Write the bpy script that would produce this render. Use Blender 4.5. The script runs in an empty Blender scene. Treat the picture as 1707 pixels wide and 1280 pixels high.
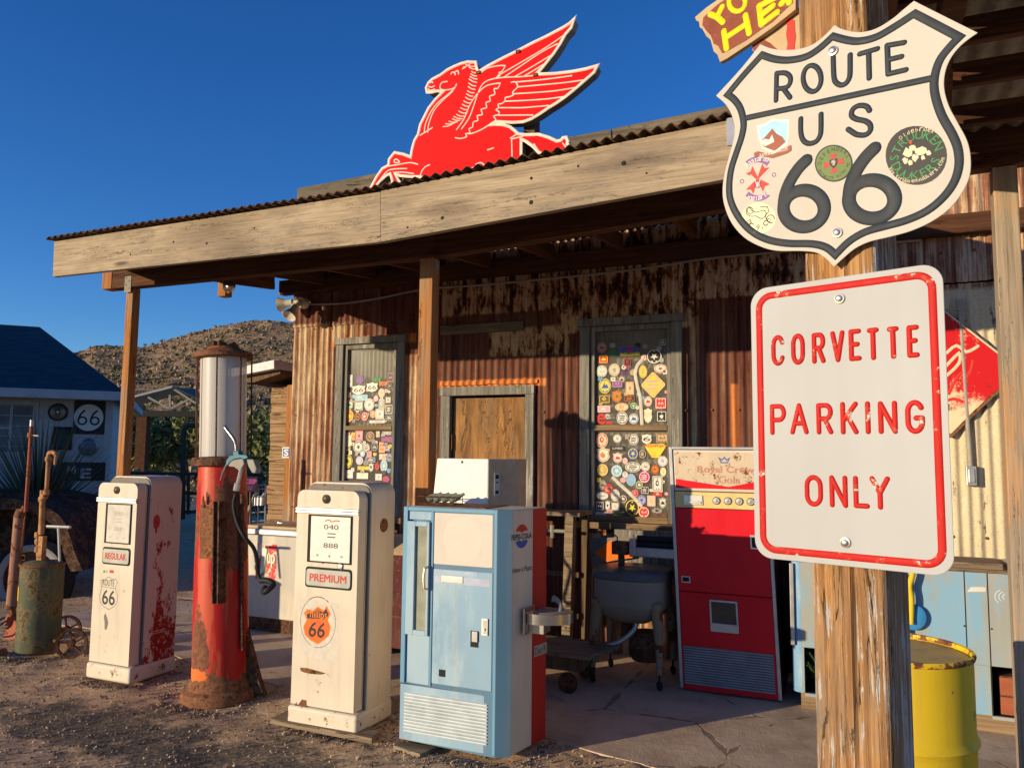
import bpy, bmesh, math, random
from mathutils import Vector, Matrix, noise, geometry
random.seed(7)
R = math.radians
scene = bpy.context.scene
COL = scene.collection

# ------------------------------------------------------------------ camera
FPX, CAMH = 1300.0, 1.58
yaw, pitch, roll = R(23.5), R(5.2), R(0.6)
CAM = Vector((0, 0, CAMH))
cf = Vector((-math.sin(yaw)*math.cos(pitch), math.cos(yaw)*math.cos(pitch), math.sin(pitch)))
_r0 = Vector((math.cos(yaw), math.sin(yaw), 0)); _u0 = _r0.cross(cf)
cr = _r0*math.cos(roll) + _u0*math.sin(roll); cu = cr.cross(cf)
cam = bpy.data.objects.new('camera', bpy.data.cameras.new('camera')); COL.objects.link(cam)
cam.matrix_world = Matrix(((cr.x, cu.x, -cf.x, 0), (cr.y, cu.y, -cf.y, 0), (cr.z, cu.z, -cf.z, CAMH), (0, 0, 0, 1)))
cam.data.sensor_width = 36; cam.data.lens = FPX/1707*36
cam.data.clip_start = 0.05; cam.data.clip_end = 3000
scene.camera = cam

# ------------------------------------------------------------------ light
SUN_AZ, SUN_EL = R(39.0), R(8.0)           # light travels to +X+Y, 39 degrees off +Y
ld = Vector((math.sin(SUN_AZ)*math.cos(SUN_EL), math.cos(SUN_AZ)*math.cos(SUN_EL), -math.sin(SUN_EL)))
sun = bpy.data.objects.new('sun', bpy.data.lights.new('sun', 'SUN')); COL.objects.link(sun)
sun.data.energy = 4.1; sun.data.angle = R(0.5); sun.data.color = (1.0, 0.79, 0.50)
sun.rotation_euler = ld.to_track_quat('-Z', 'Y').to_euler()
W = bpy.data.worlds.new('World'); scene.world = W; W.use_nodes = True
wn, wl = W.node_tree.nodes, W.node_tree.links
sky = wn.new('ShaderNodeTexSky'); sky.sky_type = 'NISHITA'; sky.sun_disc = False
sky.sun_elevation = SUN_EL; sky.sun_rotation = math.pi + SUN_AZ
sky.altitude = 1200; sky.air_density = 1.0; sky.dust_density = 0.2; sky.ozone_density = 4.0
wn['Background'].inputs['Strength'].default_value = 0.15
hs_ = wn.new('ShaderNodeHueSaturation'); hs_.inputs['Saturation'].default_value = 1.14; hs_.inputs['Hue'].default_value = 0.513
wl.new(sky.outputs[0], hs_.inputs['Color']); wl.new(hs_.outputs[0], wn['Background'].inputs['Color'])
scene.view_settings.view_transform = 'Standard'; scene.view_settings.look = 'None'
scene.view_settings.exposure = 0.45; scene.view_settings.gamma = 1.0
scene.cycles.max_bounces = 6; scene.cycles.use_denoising = True

# ------------------------------------------------------------------ geometry helpers
class Frame:
    """plane with origin, u, v axes and outward normal n"""
    def __init__(s, o, u, v=(0, 0, 1)):
        s.o = Vector(o); s.u = Vector(u).normalized(); s.v = Vector(v).normalized(); s.n = s.u.cross(s.v).normalized()
    def P(s, u, v, n=0.0): return s.o + s.u*u + s.v*v + s.n*n
    def px(s, x, y):
        d = cf + cr*((x-853.5)/FPX) - cu*((y-640)/FPX)
        t = (s.o-CAM).dot(s.n)/d.dot(s.n); q = CAM + d*t - s.o
        return (q.dot(s.u), q.dot(s.v))
def crop(fr, ox, oy, sc):
    return lambda x, y: fr.px(ox + x/sc, oy + y/sc)
def rectof(m, x0, y0, x1, y1):
    xm, ym = (x0+x1)/2, (y0+y1)/2
    return (m(x0, ym)[0], m(x1, ym)[0], m(xm, y1)[1], m(xm, y0)[1])
def facade(y): return Frame((0, y, 0), (1, 0, 0))           # n = -Y (towards the camera)
def at(x, y, Y):
    u, v = facade(Y).px(x, y); return Vector((u, Y, v))
def at_depth(x, y, dep):
    d = cf + cr*((x-853.5)/FPX) - cu*((y-640)/FPX); hf = Vector((cf.x, cf.y, 0)).normalized()
    return CAM + d*(dep/d.dot(hf))
def onground(x, y, z=0.0):
    d = cf + cr*((x-853.5)/FPX) - cu*((y-640)/FPX); return CAM + d*((z-CAMH)/d.z)

PARENT_M = {}
def link(o): COL.objects.link(o); return o
def props(o, label=None, cat=None, group=None, kind=None):
    if label: o['label'] = label
    if cat: o['category'] = cat
    if group: o['group'] = group
    if kind: o['kind'] = kind
    return o
def thing(name, label, cat, loc=(0, 0, 0), rz=0.0, group=None, rot=None):
    o = link(bpy.data.objects.new(name, None)); o.location = loc
    o.rotation_euler = rot if rot else (0, 0, rz); o.empty_display_size = 0.2
    props(o, label, cat, group)
    PARENT_M[o.name] = Matrix.Translation(Vector(loc)) @ o.rotation_euler.to_matrix().to_4x4()
    return o

class MB:
    def __init__(s): s.v = []; s.f = []; s.m = []
    def add(s, vs, fs, m=0):
        b = len(s.v); s.v += [tuple(v) for v in vs]
        s.f += [tuple(i+b for i in f) for f in fs]; s.m += [m]*len(fs); return s
    def box(s, x0, x1, y0, y1, z0, z1, m=0, M=None):
        vs = [Vector(p) for p in ((x0,y0,z0),(x1,y0,z0),(x1,y1,z0),(x0,y1,z0),(x0,y0,z1),(x1,y0,z1),(x1,y1,z1),(x0,y1,z1))]
        if M: vs = [M @ v for v in vs]
        return s.add(vs, [(0,3,2,1),(4,5,6,7),(0,1,5,4),(1,2,6,5),(2,3,7,6),(3,0,4,7)], m)
    def fbox(s, fr, u0, u1, v0, v1, n0, n1, m=0):
        M = Matrix(((fr.u.x, fr.v.x, fr.n.x, fr.o.x), (fr.u.y, fr.v.y, fr.n.y, fr.o.y), (fr.u.z, fr.v.z, fr.n.z, fr.o.z), (0,0,0,1)))
        return s.box(min(u0,u1), max(u0,u1), min(v0,v1), max(v0,v1), n0, n1, m, M)
    def bar(s, a, b, w, h, up=(0, 0, 1), m=0):
        a, b = Vector(a), Vector(b); d = (b-a); L = d.length; d.normalize()
        sd = d.cross(Vector(up)).normalized(); u = sd.cross(d)
        M = Matrix(((d.x, sd.x, u.x, a.x), (d.y, sd.y, u.y, a.y), (d.z, sd.z, u.z, a.z), (0,0,0,1)))
        return s.box(0, L, -w/2, w/2, -h/2, h/2, m, M)
    def poly(s, fr, pts, n0, n1, m=0, ms=None):
        """prism of a 2D outline between offsets n0 < n1 along the frame normal"""
        k = len(pts); tri = geometry.tessellate_polygon([[Vector((p[0], p[1], 0)) for p in pts]])
        area = sum(pts[i][0]*pts[(i+1) % k][1]-pts[(i+1) % k][0]*pts[i][1] for i in range(k))
        tt = []
        for t in tri:
            a, b, c = (pts[i] for i in t)
            if (b[0]-a[0])*(c[1]-a[1])-(b[1]-a[1])*(c[0]-a[0]) < 0: t = (t[0], t[2], t[1])
            tt.append(tuple(t))
        top = [fr.P(p[0], p[1], n1) for p in pts]
        s.add(top, tt, m)
        if n1 - n0 > 1e-6:
            bot = [fr.P(p[0], p[1], n0) for p in pts]
            s.add(bot, [(t[0], t[2], t[1]) for t in tt], m if ms is None else ms)
            q = [(i, (i+1) % k, k+(i+1) % k, k+i) for i in range(k)]
            if area < 0: q = [f[::-1] for f in q]
            s.add(bot+top, q, m if ms is None else ms)
        return s
    def tube(s, pts, r, seg=10, m=0, caps=True):
        pts = [Vector(p) for p in pts]; n = len(pts)
        rs = r if isinstance(r, (list, tuple)) else [r]*n
        vs = []; prev = None
        for i, p in enumerate(pts):
            d = (pts[min(i+1, n-1)]-pts[max(i-1, 0)]).normalized()
            if prev is None:
                a = Vector((0, 0, 1)) if abs(d.z) < 0.9 else Vector((1, 0, 0)); x = d.cross(a).normalized()
            else:
                x = (prev-d*prev.dot(d)).normalized()
            prev = x; y = d.cross(x)
            vs += [p + (x*math.cos(2*math.pi*k/seg)+y*math.sin(2*math.pi*k/seg))*rs[i] for k in range(seg)]
        fs = [(i*seg+k, i*seg+(k+1) % seg, (i+1)*seg+(k+1) % seg, (i+1)*seg+k) for i in range(n-1) for k in range(seg)]
        if caps: fs += [tuple(range(seg))[::-1], tuple((n-1)*seg+k for k in range(seg))]
        return s.add(vs, fs, m)
    def lathe(s, prof, c=(0, 0, 0), ax=(0, 0, 1), seg=32, m=0):
        c = Vector(c); ax = Vector(ax).normalized()
        a = Vector((1, 0, 0)) if abs(ax.x) < 0.9 else Vector((0, 1, 0))
        x = (a-ax*a.dot(ax)).normalized(); y = ax.cross(x); vs = []
        for r, h in prof:
            vs += [c+ax*h+(x*math.cos(2*math.pi*k/seg)+y*math.sin(2*math.pi*k/seg))*max(r, 1e-4) for k in range(seg)]
        n = len(prof)
        fs = [(i*seg+k, i*seg+(k+1) % seg, (i+1)*seg+(k+1) % seg, (i+1)*seg+k) for i in range(n-1) for k in range(seg)]
        return s.add(vs, fs, m)
    def stroke(s, fr, pts, w, h, n=0.0, m=0, seg=6, closed=False):
        """raised rounded line of half width w and height h lying on a frame"""
        P = [Vector((p[0], p[1])) for p in pts]; k = len(P); prof = [(math.cos(math.pi*j/seg), math.sin(math.pi*j/seg)) for j in range(seg+1)]
        rows = []
        def off(i):
            if closed: a, b = P[(i-1) % k], P[(i+1) % k]
            else: a, b = P[max(i-1, 0)], P[min(i+1, k-1)]
            e1 = (P[i]-a); e2 = (b-P[i])
            if e1.length < 1e-9: e1 = e2
            if e2.length < 1e-9: e2 = e1
            e1 = e1.normalized(); e2 = e2.normalized(); t = (e1+e2)
            t = t.normalized() if t.length > 1e-6 else e1
            nn = Vector((-t.y, t.x)); c = max(0.35, nn.dot(Vector((-e1.y, e1.x)))); return nn, 1/c, t
        idx = list(range(k))
        if not closed:
            nn, c, t = off(0)
            for a in (80, 50, 22):
                rows.append([fr.P(*(P[0]-t*w*math.sin(R(a))+nn*w*math.cos(R(a))*q[0]), n+h*q[1]*math.cos(R(a))) for q in prof])
        for i in idx:
            nn, c, t = off(i)
            rows.append([fr.P(*(P[i]+nn*w*c*q[0]), n+h*q[1]) for q in prof])
        if not closed:
            nn, c, t = off(k-1)
            for a in (22, 50, 80):
                rows.append([fr.P(*(P[-1]+t*w*math.sin(R(a))+nn*w*math.cos(R(a))*q[0]), n+h*q[1]*math.cos(R(a))) for q in prof])
        L = len(rows); q = seg+1; vs = [v for r_ in rows for v in r_]
        rng = range(L) if closed else range(L-1)
        return s.add(vs, [(i*q+j, i*q+j+1, ((i+1) % L)*q+j+1, ((i+1) % L)*q+j) for i in rng for j in range(seg)], m)
    def ball(s, c, r, m=0, seg=12, rings=8, sc=(1, 1, 1)):
        c = Vector(c); vs = []
        for i in range(rings+1):
            a = math.pi*i/rings
            for k in range(seg):
                b = 2*math.pi*k/seg
                vs.append(c+Vector((r*sc[0]*math.sin(a)*math.cos(b), r*sc[1]*math.sin(a)*math.sin(b), r*sc[2]*math.cos(a))))
        return s.add(vs, [(i*seg+k, (i+1)*seg+k, (i+1)*seg+(k+1) % seg, i*seg+(k+1) % seg) for i in range(rings) for k in range(seg)], m)
    def build(s, name, mats, parent=None, smooth=False, bevel=0.0, seg=2, label=None, solid=0.0, local=False, cat=None, group=None, kind=None):
        me = bpy.data.meshes.new(name); vs = s.v
        if parent is not None and not local and parent.name in PARENT_M:
            Mi = PARENT_M[parent.name].inverted(); vs = [tuple(Mi @ Vector(v)) for v in vs]
        me.from_pydata(vs, [], s.f)
        if not isinstance(mats, (list, tuple)): mats = [mats]
        for m_ in mats: me.materials.append(m_)
        me.polygons.foreach_set('material_index', s.m)
        bm = bmesh.new(); bm.from_mesh(me)
        bmesh.ops.remove_doubles(bm, verts=bm.verts, dist=1e-5)
        bm.to_mesh(me); bm.free()
        if smooth:
            bm = bmesh.new(); bm.from_mesh(me)
            for e in bm.edges:
                e.smooth = not (len(e.link_faces) == 2 and e.calc_face_angle(0) > R(38))
            for f in bm.faces: f.smooth = True
            bm.to_mesh(me); bm.free()
        o = link(bpy.data.objects.new(name, me)); o.parent = parent
        if parent is not None: PARENT_M[o.name] = PARENT_M[parent.name]
        if parent is not None and parent.type == 'MESH':      # sub-part: its parent mesh sits at its own parent's origin
            pass
        if bevel > 0:
            b = o.modifiers.new('bevel', 'BEVEL'); b.width = bevel; b.segments = seg; b.limit_method = 'ANGLE'; b.angle_limit = R(35); b.harden_normals = False
        if solid > 0:
            b = o.modifiers.new('solid', 'SOLIDIFY'); b.thickness = solid; b.offset = 0
        return props(o, label, cat, group, kind)
def wrap(o):     # a thing that is one mesh built at the world origin: remember its frame
    PARENT_M[o.name] = Matrix.Identity(4); return o

def ell(cx, cy, rx, ry, a0=0, a1=360, n=28, closed=True):
    k = n if closed else n
    return [(cx+rx*math.cos(R(a0+(a1-a0)*i/(n if closed else n-1))), cy+ry*math.sin(R(a0+(a1-a0)*i/(n if closed else n-1)))) for i in range(k)]
def rrect(u0, u1, v0, v1, r, n=6):
    out = []
    for (cx, cy, a) in ((u1-r, v1-r, 0), (u0+r, v1-r, 90), (u0+r, v0+r, 180), (u1-r, v0+r, 270)):
        out += [(cx+r*math.cos(R(a+90*i/n)), cy+r*math.sin(R(a+90*i/n))) for i in range(n+1)]
    return out
def smoothpath(pts, n=4, closed=False):
    k = len(pts); out = []
    g = (lambda i: pts[i % k]) if closed else (lambda i: pts[max(0, min(k-1, i))])
    for i in range(k if closed else k-1):
        p0, p1, p2, p3 = g(i-1), g(i), g(i+1), g(i+2)
        for j in range(n):
            t = j/n
            out.append(tuple(0.5*((2*p1[q])+(-p0[q]+p2[q])*t+(2*p0[q]-5*p1[q]+4*p2[q]-p3[q])*t*t+(-p0[q]+3*p1[q]-3*p2[q]+p3[q])*t**3) for q in range(len(p1))))
    if not closed: out.append(tuple(pts[-1]))
    return out

def smoothkeep(pts, n=4, lim=32):
    k = len(pts); sh = []
    for i in range(k):
        a = Vector((pts[i][0]-pts[i-1][0], pts[i][1]-pts[i-1][1])); b = Vector((pts[(i+1) % k][0]-pts[i][0], pts[(i+1) % k][1]-pts[i][1]))
        if a.angle(b) > R(lim): sh.append(i)
    out = []
    for q, i in enumerate(sh):
        j = sh[(q+1) % len(sh)]; j2 = j if j > i else j+k
        out += smoothpath([pts[m % k] for m in range(i, j2+1)], n)[:-1]
    return out
_tc = {}
def glyphs(body):
    if body in _tc: return _tc[body]
    c = bpy.data.curves.new('t', 'FONT'); c.body = body; c.size = 1; c.resolution_u = 3
    o = bpy.data.objects.new('t', c); COL.objects.link(o)
    dg = bpy.context.evaluated_depsgraph_get(); me = o.evaluated_get(dg).to_mesh()
    vs = [(v.co.x, v.co.y) for v in me.vertices]; fs = [tuple(p.vertices) for p in me.polygons]
    o.evaluated_get(dg).to_mesh_clear(); bpy.data.objects.remove(o); bpy.data.curves.remove(c)
    x0 = min(v[0] for v in vs); x1 = max(v[0] for v in vs); y0 = min(v[1] for v in vs); y1 = max(v[1] for v in vs)
    _tc[body] = ([((v[0]-x0)/(x1-x0), (v[1]-y0)/(y1-y0)) for v in vs], fs, (x1-x0)/(y1-y0)); return _tc[body]
def text(mb, fr, body, u0, u1, v0, v1, n=0.002, m=0, bold=0.0, slant=0.0):
    vs, fs, _ = glyphs(body)
    offs = [(0, 0)] if not bold else [(0, 0), (bold, 0), (-bold, 0), (0, bold), (0, -bold)]
    for i, (du, dv) in enumerate(offs):
        mb.add([fr.P(u0+(u1-u0)*a+du+slant*(v1-v0)*b, v0+(v1-v0)*b+dv, n+i*0.00012) for a, b in vs], fs, m)
def arctext(mb, fr, body, cx, cy, r, h, a0, a1, n=0.002, m=0, inward=False, wf=0.75):
    k = len(body)
    for i, ch in enumerate(body):
        if ch == ' ': continue
        a = R(a0+(a1-a0)*(i/(max(1, k-1)))); vs, fs, asp = glyphs(ch)
        w = min(h*wf, h*asp) if ch not in '.,-' else h*0.3; hh = h if ch not in '.,-' else h*0.25
        if inward: ux, uy = -math.sin(a), math.cos(a); vx, vy = -math.cos(a), -math.sin(a); ux, uy = -math.sin(a), math.cos(a)
        else: ux, uy = math.sin(a), -math.cos(a); vx, vy = math.cos(a), math.sin(a)
        px_, py_ = cx+r*math.cos(a), cy+r*math.sin(a)
        mb.add([fr.P(px_+ux*(x-.5)*w+vx*y*hh, py_+uy*(x-.5)*w+vy*y*hh, n) for x, y in vs], fs, m)

# ------------------------------------------------------------------ materials
class G:
    def __init__(s, name):
        s.m = bpy.data.materials.new(name); s.m.use_nodes = True
        s.N = s.m.node_tree.nodes; s.L = s.m.node_tree.links; s.b = s.N['Principled BSDF']; s.tc = s.N.new('ShaderNodeTexCoord').outputs['Object']
    def k(s, inp, v):
        if v is None: return
        if hasattr(v, 'is_output') or isinstance(v, bpy.types.NodeSocket): s.L.new(v, inp)
        else:
            if inp.type == 'RGBA' and len(v) == 3: v = (*v, 1)
            inp.default_value = v
    def fin(s): s.b.inputs['Specular IOR Level'].default_value = .18
    def set(s, **kw):
        s.fin()
        for a, v in kw.items(): s.k(s.b.inputs[a.replace('_', ' ')], v)
    def vec(s, sc=(1, 1, 1), off=(0, 0, 0), src=None):
        n = s.N.new('ShaderNodeMapping'); s.k(n.inputs['Vector'], src or s.tc); n.inputs['Scale'].default_value = sc; n.inputs['Location'].default_value = off; return n.outputs[0]
    def noise(s, sc=(1, 1, 1), scale=1.0, det=6, rough=0.6, off=(0, 0, 0), dist=0.0, src=None):
        n = s.N.new('ShaderNodeTexNoise'); s.k(n.inputs['Vector'], s.vec(sc, off, src)); n.inputs['Scale'].default_value = scale
        n.inputs['Detail'].default_value = det; n.inputs['Roughness'].default_value = rough; n.inputs['Distortion'].default_value = dist; return n.outputs['Fac']
    def voro(s, sc=(1, 1, 1), scale=1.0, feat='F1', out='Distance', off=(0, 0, 0), src=None):
        n = s.N.new('ShaderNodeTexVoronoi'); n.feature = feat; s.k(n.inputs['Vector'], s.vec(sc, off, src)); n.inputs['Scale'].default_value = scale; return n.outputs[out]
    def ramp(s, f, stops):
        n = s.N.new('ShaderNodeValToRGB'); s.k(n.inputs[0], f); e = n.color_ramp.elements
        while len(e) > 1: e.remove(e[-1])
        for i, (p, c) in enumerate(stops):
            x = e[0] if i == 0 else e.new(p); x.position = p
            x.color = (c, c, c, 1) if isinstance(c, (int, float)) else (*c, 1)
        return n.outputs[0]
    def mix(s, f, a, b, mode='MIX'):
        n = s.N.new('ShaderNodeMixRGB'); n.blend_type = mode; s.k(n.inputs[0], f); s.k(n.inputs[1], a); s.k(n.inputs[2], b); return n.outputs[0]
    def math(s, op, a, b=0.0, c=0.0, clamp=False):
        n = s.N.new('ShaderNodeMath'); n.operation = op; n.use_clamp = clamp; s.k(n.inputs[0], a); s.k(n.inputs[1], b)
        if op in ('MULTIPLY_ADD',): s.k(n.inputs[2], c)
        return n.outputs[0]
    def step(s, f, lo, hi):
        n = s.N.new('ShaderNodeMapRange'); s.k(n.inputs[0], f); n.inputs[1].default_value = lo; n.inputs[2].default_value = hi; n.clamp = True; return n.outputs[0]
    def sep(s, ax):
        n = s.N.new('ShaderNodeSeparateXYZ'); s.k(n.inputs[0], s.tc); return n.outputs[ax]
    def bump(s, h, strength=0.4, dist=0.01, prev=None):
        n = s.N.new('ShaderNodeBump'); s.k(n.inputs['Height'], h); n.inputs['Strength'].default_value = strength; n.inputs['Distance'].default_value = dist
        if prev: s.k(n.inputs['Normal'], prev)
        s.k(s.b.inputs['Normal'], n.outputs[0]); return n.outputs[0]
    def spot(s, c, r):
        """1 at the centre of an ellipsoid, 0 at its surface"""
        n = s.N.new('ShaderNodeMapping'); s.k(n.inputs['Vector'], s.tc)
        n.inputs['Scale'].default_value = tuple(1/x for x in r); n.inputs['Location'].default_value = tuple(-a/x for a, x in zip(c, r))
        l = s.N.new('ShaderNodeVectorMath'); l.operation = 'LENGTH'; s.L.new(n.outputs[0], l.inputs[0])
        return s.math('SUBTRACT', 1.0, l.outputs['Value'], clamp=True)

def plain(name, col, rough=0.5, metal=0.0, var=0.15, scale=12, bump=0.1):
    g = G(name); n = g.noise(scale=scale, det=5)
    c = g.mix(g.step(n, .3, .7), tuple(x*(1-var) for x in col), tuple(min(1, x*(1+var)) for x in col))
    g.set(Base_Color=c, Roughness=g.step(n, -1.2+rough, 1.2+rough) if False else rough, Metallic=metal)
    if bump: g.bump(n, bump, 0.004)
    return g.m
RUST = ((0.06, 0.022, 0.013), (0.22, 0.075, 0.028))
def paint(name, col, rough=0.38, chips=0.60, scale=9, spots=(), rust=RUST, dirt=0.25, second=None, dirtcol=(0.30, 0.22, 0.14), metal=0.0, chipscale=None):
    """enamel on steel: mottled colour, streaky grime, chips down to rust where noise (plus chosen spots) passes a level"""
    g = G(name); n1 = g.noise(scale=scale*0.25, det=4, rough=.5); n2 = g.noise((6, 6, .5), scale*0.4, 5, .6, off=(3, 1, 0)); n3 = g.noise(scale=chipscale or scale, det=9, rough=.72, off=(7, 3, 5))
    base = g.mix(g.step(n1, .35, .65), tuple(x*.92 for x in col), tuple(min(1, x*1.05) for x in col))
    if second: base = g.mix(g.step(g.noise((1, 1, .35), scale*.3, 8, .7, off=(1, 9, 2)), .47, .56), base, second)
    base = g.mix(g.math('MULTIPLY', g.step(n2, .52, .75), dirt), base, dirtcol)
    lvl = n3
    for (c, r, a) in spots: lvl = g.math('ADD', lvl, g.math('MULTIPLY', g.spot(c, r), a))
    msk = g.step(lvl, chips, chips+.012); halo = g.step(lvl, chips-.05, chips)
    base = g.mix(g.math('MULTIPLY', halo, .35), base, (0.45, 0.25, 0.12))
    rc = g.mix(g.step(g.noise(scale=40, det=4), .35, .65), rust[0], rust[1])
    g.set(Base_Color=g.mix(msk, base, rc), Roughness=g.mix(msk, g.mix(g.step(n2, .3, .8), (rough,)*3, (min(1, rough+.25),)*3), (.85,)*3), Metallic=metal)
    g.bump(g.math('ADD', g.math('MULTIPLY', msk, -.6), g.math('MULTIPLY', n3, .35)), .35, .004); return g.m
def wood(name, cols, axis='z', fine=70.0, along=1.0, crack=.5, grey=None, greyamt=.5, paintc=None, paintlv=.6, knots=True, rough=.8, bumpd=.006, swirl=1.0, smudges=()):
    """board: colours from dark to light along the grain, cracks, weathered silver patches"""
    g = G(name); lo = {'x': 0, 'y': 1, 'z': 2}[axis]
    s1 = [fine]*3; s1[lo] = 1.6*along; s2 = [fine*.25]*3; s2[lo] = .9*along; s3 = [9.0]*3; s3[lo] = .6*along; s4 = [3.5*along**.5]*3; s4[lo] = 1.0*along
    a = g.noise(tuple(s1), 1, 5, .65, dist=.3*swirl); b = g.noise(tuple(s2), 1, 6, .6, dist=1.6*swirl, off=(4, 2, 7)); c = g.noise(tuple(s3), 1, 4, .6, off=(1, 8, 3))
    f = g.math('ADD', g.math('MULTIPLY', a, .5), g.math('MULTIPLY', b, .5))
    k = len(cols); col = g.ramp(f, [(.33+.34*i/(k-1), cc) for i, cc in enumerate(cols)])
    if grey: col = g.mix(g.math('MULTIPLY', g.step(g.noise(tuple(s4), 1, 7, .7, off=(5, 5, 5)), .5-.1*greyamt, .62), g.step(b, .35, .6)), col, grey)
    ck = g.step(g.math('ABSOLUTE', g.math('SUBTRACT', b, .5)), 0.0, .012*crack+.0001)
    ckm = g.math('MULTIPLY', g.math('SUBTRACT', 1.0, ck), g.step(c, .48, .58))
    col = g.mix(ckm, col, tuple(x*.18 for x in cols[0]))
    if knots:
        v = g.voro(tuple((1.1 if i == lo else 5.0) for i in range(3)), 1.0, off=(2, 4, 1))
        kn = g.math('SUBTRACT', 1.0, g.step(v, .05, .11)); col = g.mix(g.math('MULTIPLY', kn, .8), col, tuple(x*.4 for x in cols[0]))
    if paintc:
        pm = g.step(g.math('ADD', g.math('MULTIPLY', g.noise(tuple(s4), 1, 8, .7, off=(9, 1, 2)), .6), g.math('MULTIPLY', a, .4)), paintlv, paintlv+.015)
        col = g.mix(pm, col, paintc)
    for sc_, sr_ in smudges: col = g.mix(g.math('MULTIPLY', g.step(g.math('ADD', g.spot(sc_, sr_), g.math('MULTIPLY', g.math('SUBTRACT', b, .5), .9)), .2, .95), .6), col, (.11, .08, .055))
    g.set(Base_Color=col, Roughness=rough)
    h = g.math('SUBTRACT', f, g.math('MULTIPLY', ckm, .9)); g.bump(h, .9, bumpd); return g.m

def corrugated_mat(name, zones, xoff=0.0):
    """zones: list of (x0, x1, z0, z1, palette) blended over a dark maroon base, streaked down the sheet"""
    g = G(name)
    st = g.noise((22, 22, .55), 1, 8, .68, off=(3, 3, 1)); st2 = g.noise((55, 55, 1.6), 1, 6, .7, off=(8, 1, 4)); big = g.noise((1.6, 1.6, 1.3), 1, 7, .7)
    bl = g.noise((9, 9, 3.2), 1, 9, .75, off=(2, 6, 6)); fine = g.noise(scale=90, det=4)
    x = g.math('ADD', g.sep('X'), xoff); z = g.sep('Z')
    pal = {
     'maroon': [(.36, (.022, .010, .009)), (.44, (.07, .022, .016)), (.50, (.16, .055, .035)), (.55, (.13, .075, .055)), (.60, (.27, .12, .07)), (.64, (.46, .30, .18))],
     'cream': [(.36, (.05, .02, .013)), (.43, (.17, .065, .035)), (.48, (.30, .14, .08)), (.52, (.48, .33, .20)), (.57, (.64, .51, .34)), (.61, (.30, .16, .10)), (.68, (.66, .54, .38))],
     'peel': [(.36, (.012, .008, .007)), (.455, (.04, .016, .010)), (.485, (.26, .09, .03)), (.515, (.52, .34, .19)), (.66, (.66, .50, .32))],
     'paintcream': [(.30, (.06, .07, .075)), (.415, (.15, .14, .13)), (.43, (.58, .49, .33)), (.6, (.66, .57, .40)), (.7, (.60, .52, .38))],
     'orange': [(.34, (.28, .07, .02)), (.46, (.55, .16, .04)), (.60, (.72, .28, .09)), (.7, (.75, .45, .22))],
     'grey': [(.3, (.22, .20, .17)), (.5, (.42, .38, .32)), (.7, (.56, .50, .42))],
    }
    f = g.math('ADD', g.math('ADD', g.math('MULTIPLY', st, .50), g.math('MULTIPLY', st2, .22)), g.math('MULTIPLY', bl, .28))
    fb = g.math('ADD', g.math('MULTIPLY', bl, .72), g.math('MULTIPLY', st, .28))
    col = None
    for (x0, x1, z0, z1, p, soft) in zones:
        c = g.ramp(fb if p in ('peel', 'paintcream') else f, pal[p])
        if col is None: col = c; continue
        j = g.math('MULTIPLY', g.math('SUBTRACT', st, .5), soft*3); jz = g.math('MULTIPLY', g.math('SUBTRACT', bl, .5), soft*3)
        xx = g.math('ADD', x, j); zz = g.math('ADD', z, g.math('ADD', jz, g.math('MULTIPLY', g.math('SUBTRACT', st, .5), soft*2)))
        m = g.math('MULTIPLY', g.math('MULTIPLY', g.step(xx, x0-.01, x0+.01), g.step(xx, x1+.01, x1-.01)), g.math('MULTIPLY', g.step(zz, z0-.01, z0+.01), g.step(zz, z1+.01, z1-.01)))
        col = g.mix(m, col, c)
    col = g.mix(g.math('MULTIPLY', g.step(fine, .45, .75), .3), col, (.05, .02, .012))
    g.set(Base_Color=col, Roughness=.72, Metallic=0.0); g.bump(g.math('ADD', bl, g.math('MULTIPLY', fine, .3)), .35, .004); return g.m

M = {}
M['fascia'] = wood('fascia_wood', [(.18, .135, .09), (.33, .255, .17), (.43, .34, .23), (.50, .40, .28)], 'x', 100, 1.8, .3, grey=(.22, .18, .14), greyamt=.35, smudges=[((-1.35, -.55, 3.05), (.55, .4, .26)), ((-1.15, -.55, 2.90), (.35, .4, .12)), ((.4, -.55, 2.98), (.3, .4, .08)), ((1.5, -.55, 3.1), (.5, .4, .07))])
M['beam'] = wood('dark_beam_wood', [(.035, .016, .009), (.08, .033, .016), (.14, .06, .027)], 'x', 50, 1.0, .5)
M['rafter'] = wood('rafter_wood', [(.05, .024, .012), (.12, .052, .024), (.20, .09, .04)], 'y', 50, 1.0, .5)
M['post'] = wood('post_wood', [(.22, .085, .025), (.38, .16, .05), (.50, .23, .075)], 'z', 70, 1.0, .5, grey=(.26, .21, .16), greyamt=.2)
M['post_grey'] = wood('grey_post_wood', [(.17, .14, .11), (.32, .26, .20), (.46, .37, .28)], 'z', 85, 1.0, .4, grey=(.52, .25, .09), greyamt=.05)
M['bigpost'] = wood('big_post_wood', [(.10, .055, .025), (.28, .14, .055), (.50, .26, .095), (.60, .36, .16)], 'z', 130, 2.2, 1.2, grey=(.20, .17, .135), greyamt=1.0, paintc=(.46, .44, .42), paintlv=.545, bumpd=.012)
M['parapet'] = wood('parapet_wood', [(.06, .05, .035), (.16, .13, .09), (.27, .22, .15)], 'x', 30, 1.0, 1.0, grey=(.10, .085, .06), greyamt=.6)
M['greyframe'] = wood('blue_grey_frame', [(.10, .095, .085), (.20, .19, .17), (.30, .285, .25)], 'z', 60, 1.0, .5, paintc=(.36, .35, .32), paintlv=.56, knots=False)
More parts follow.
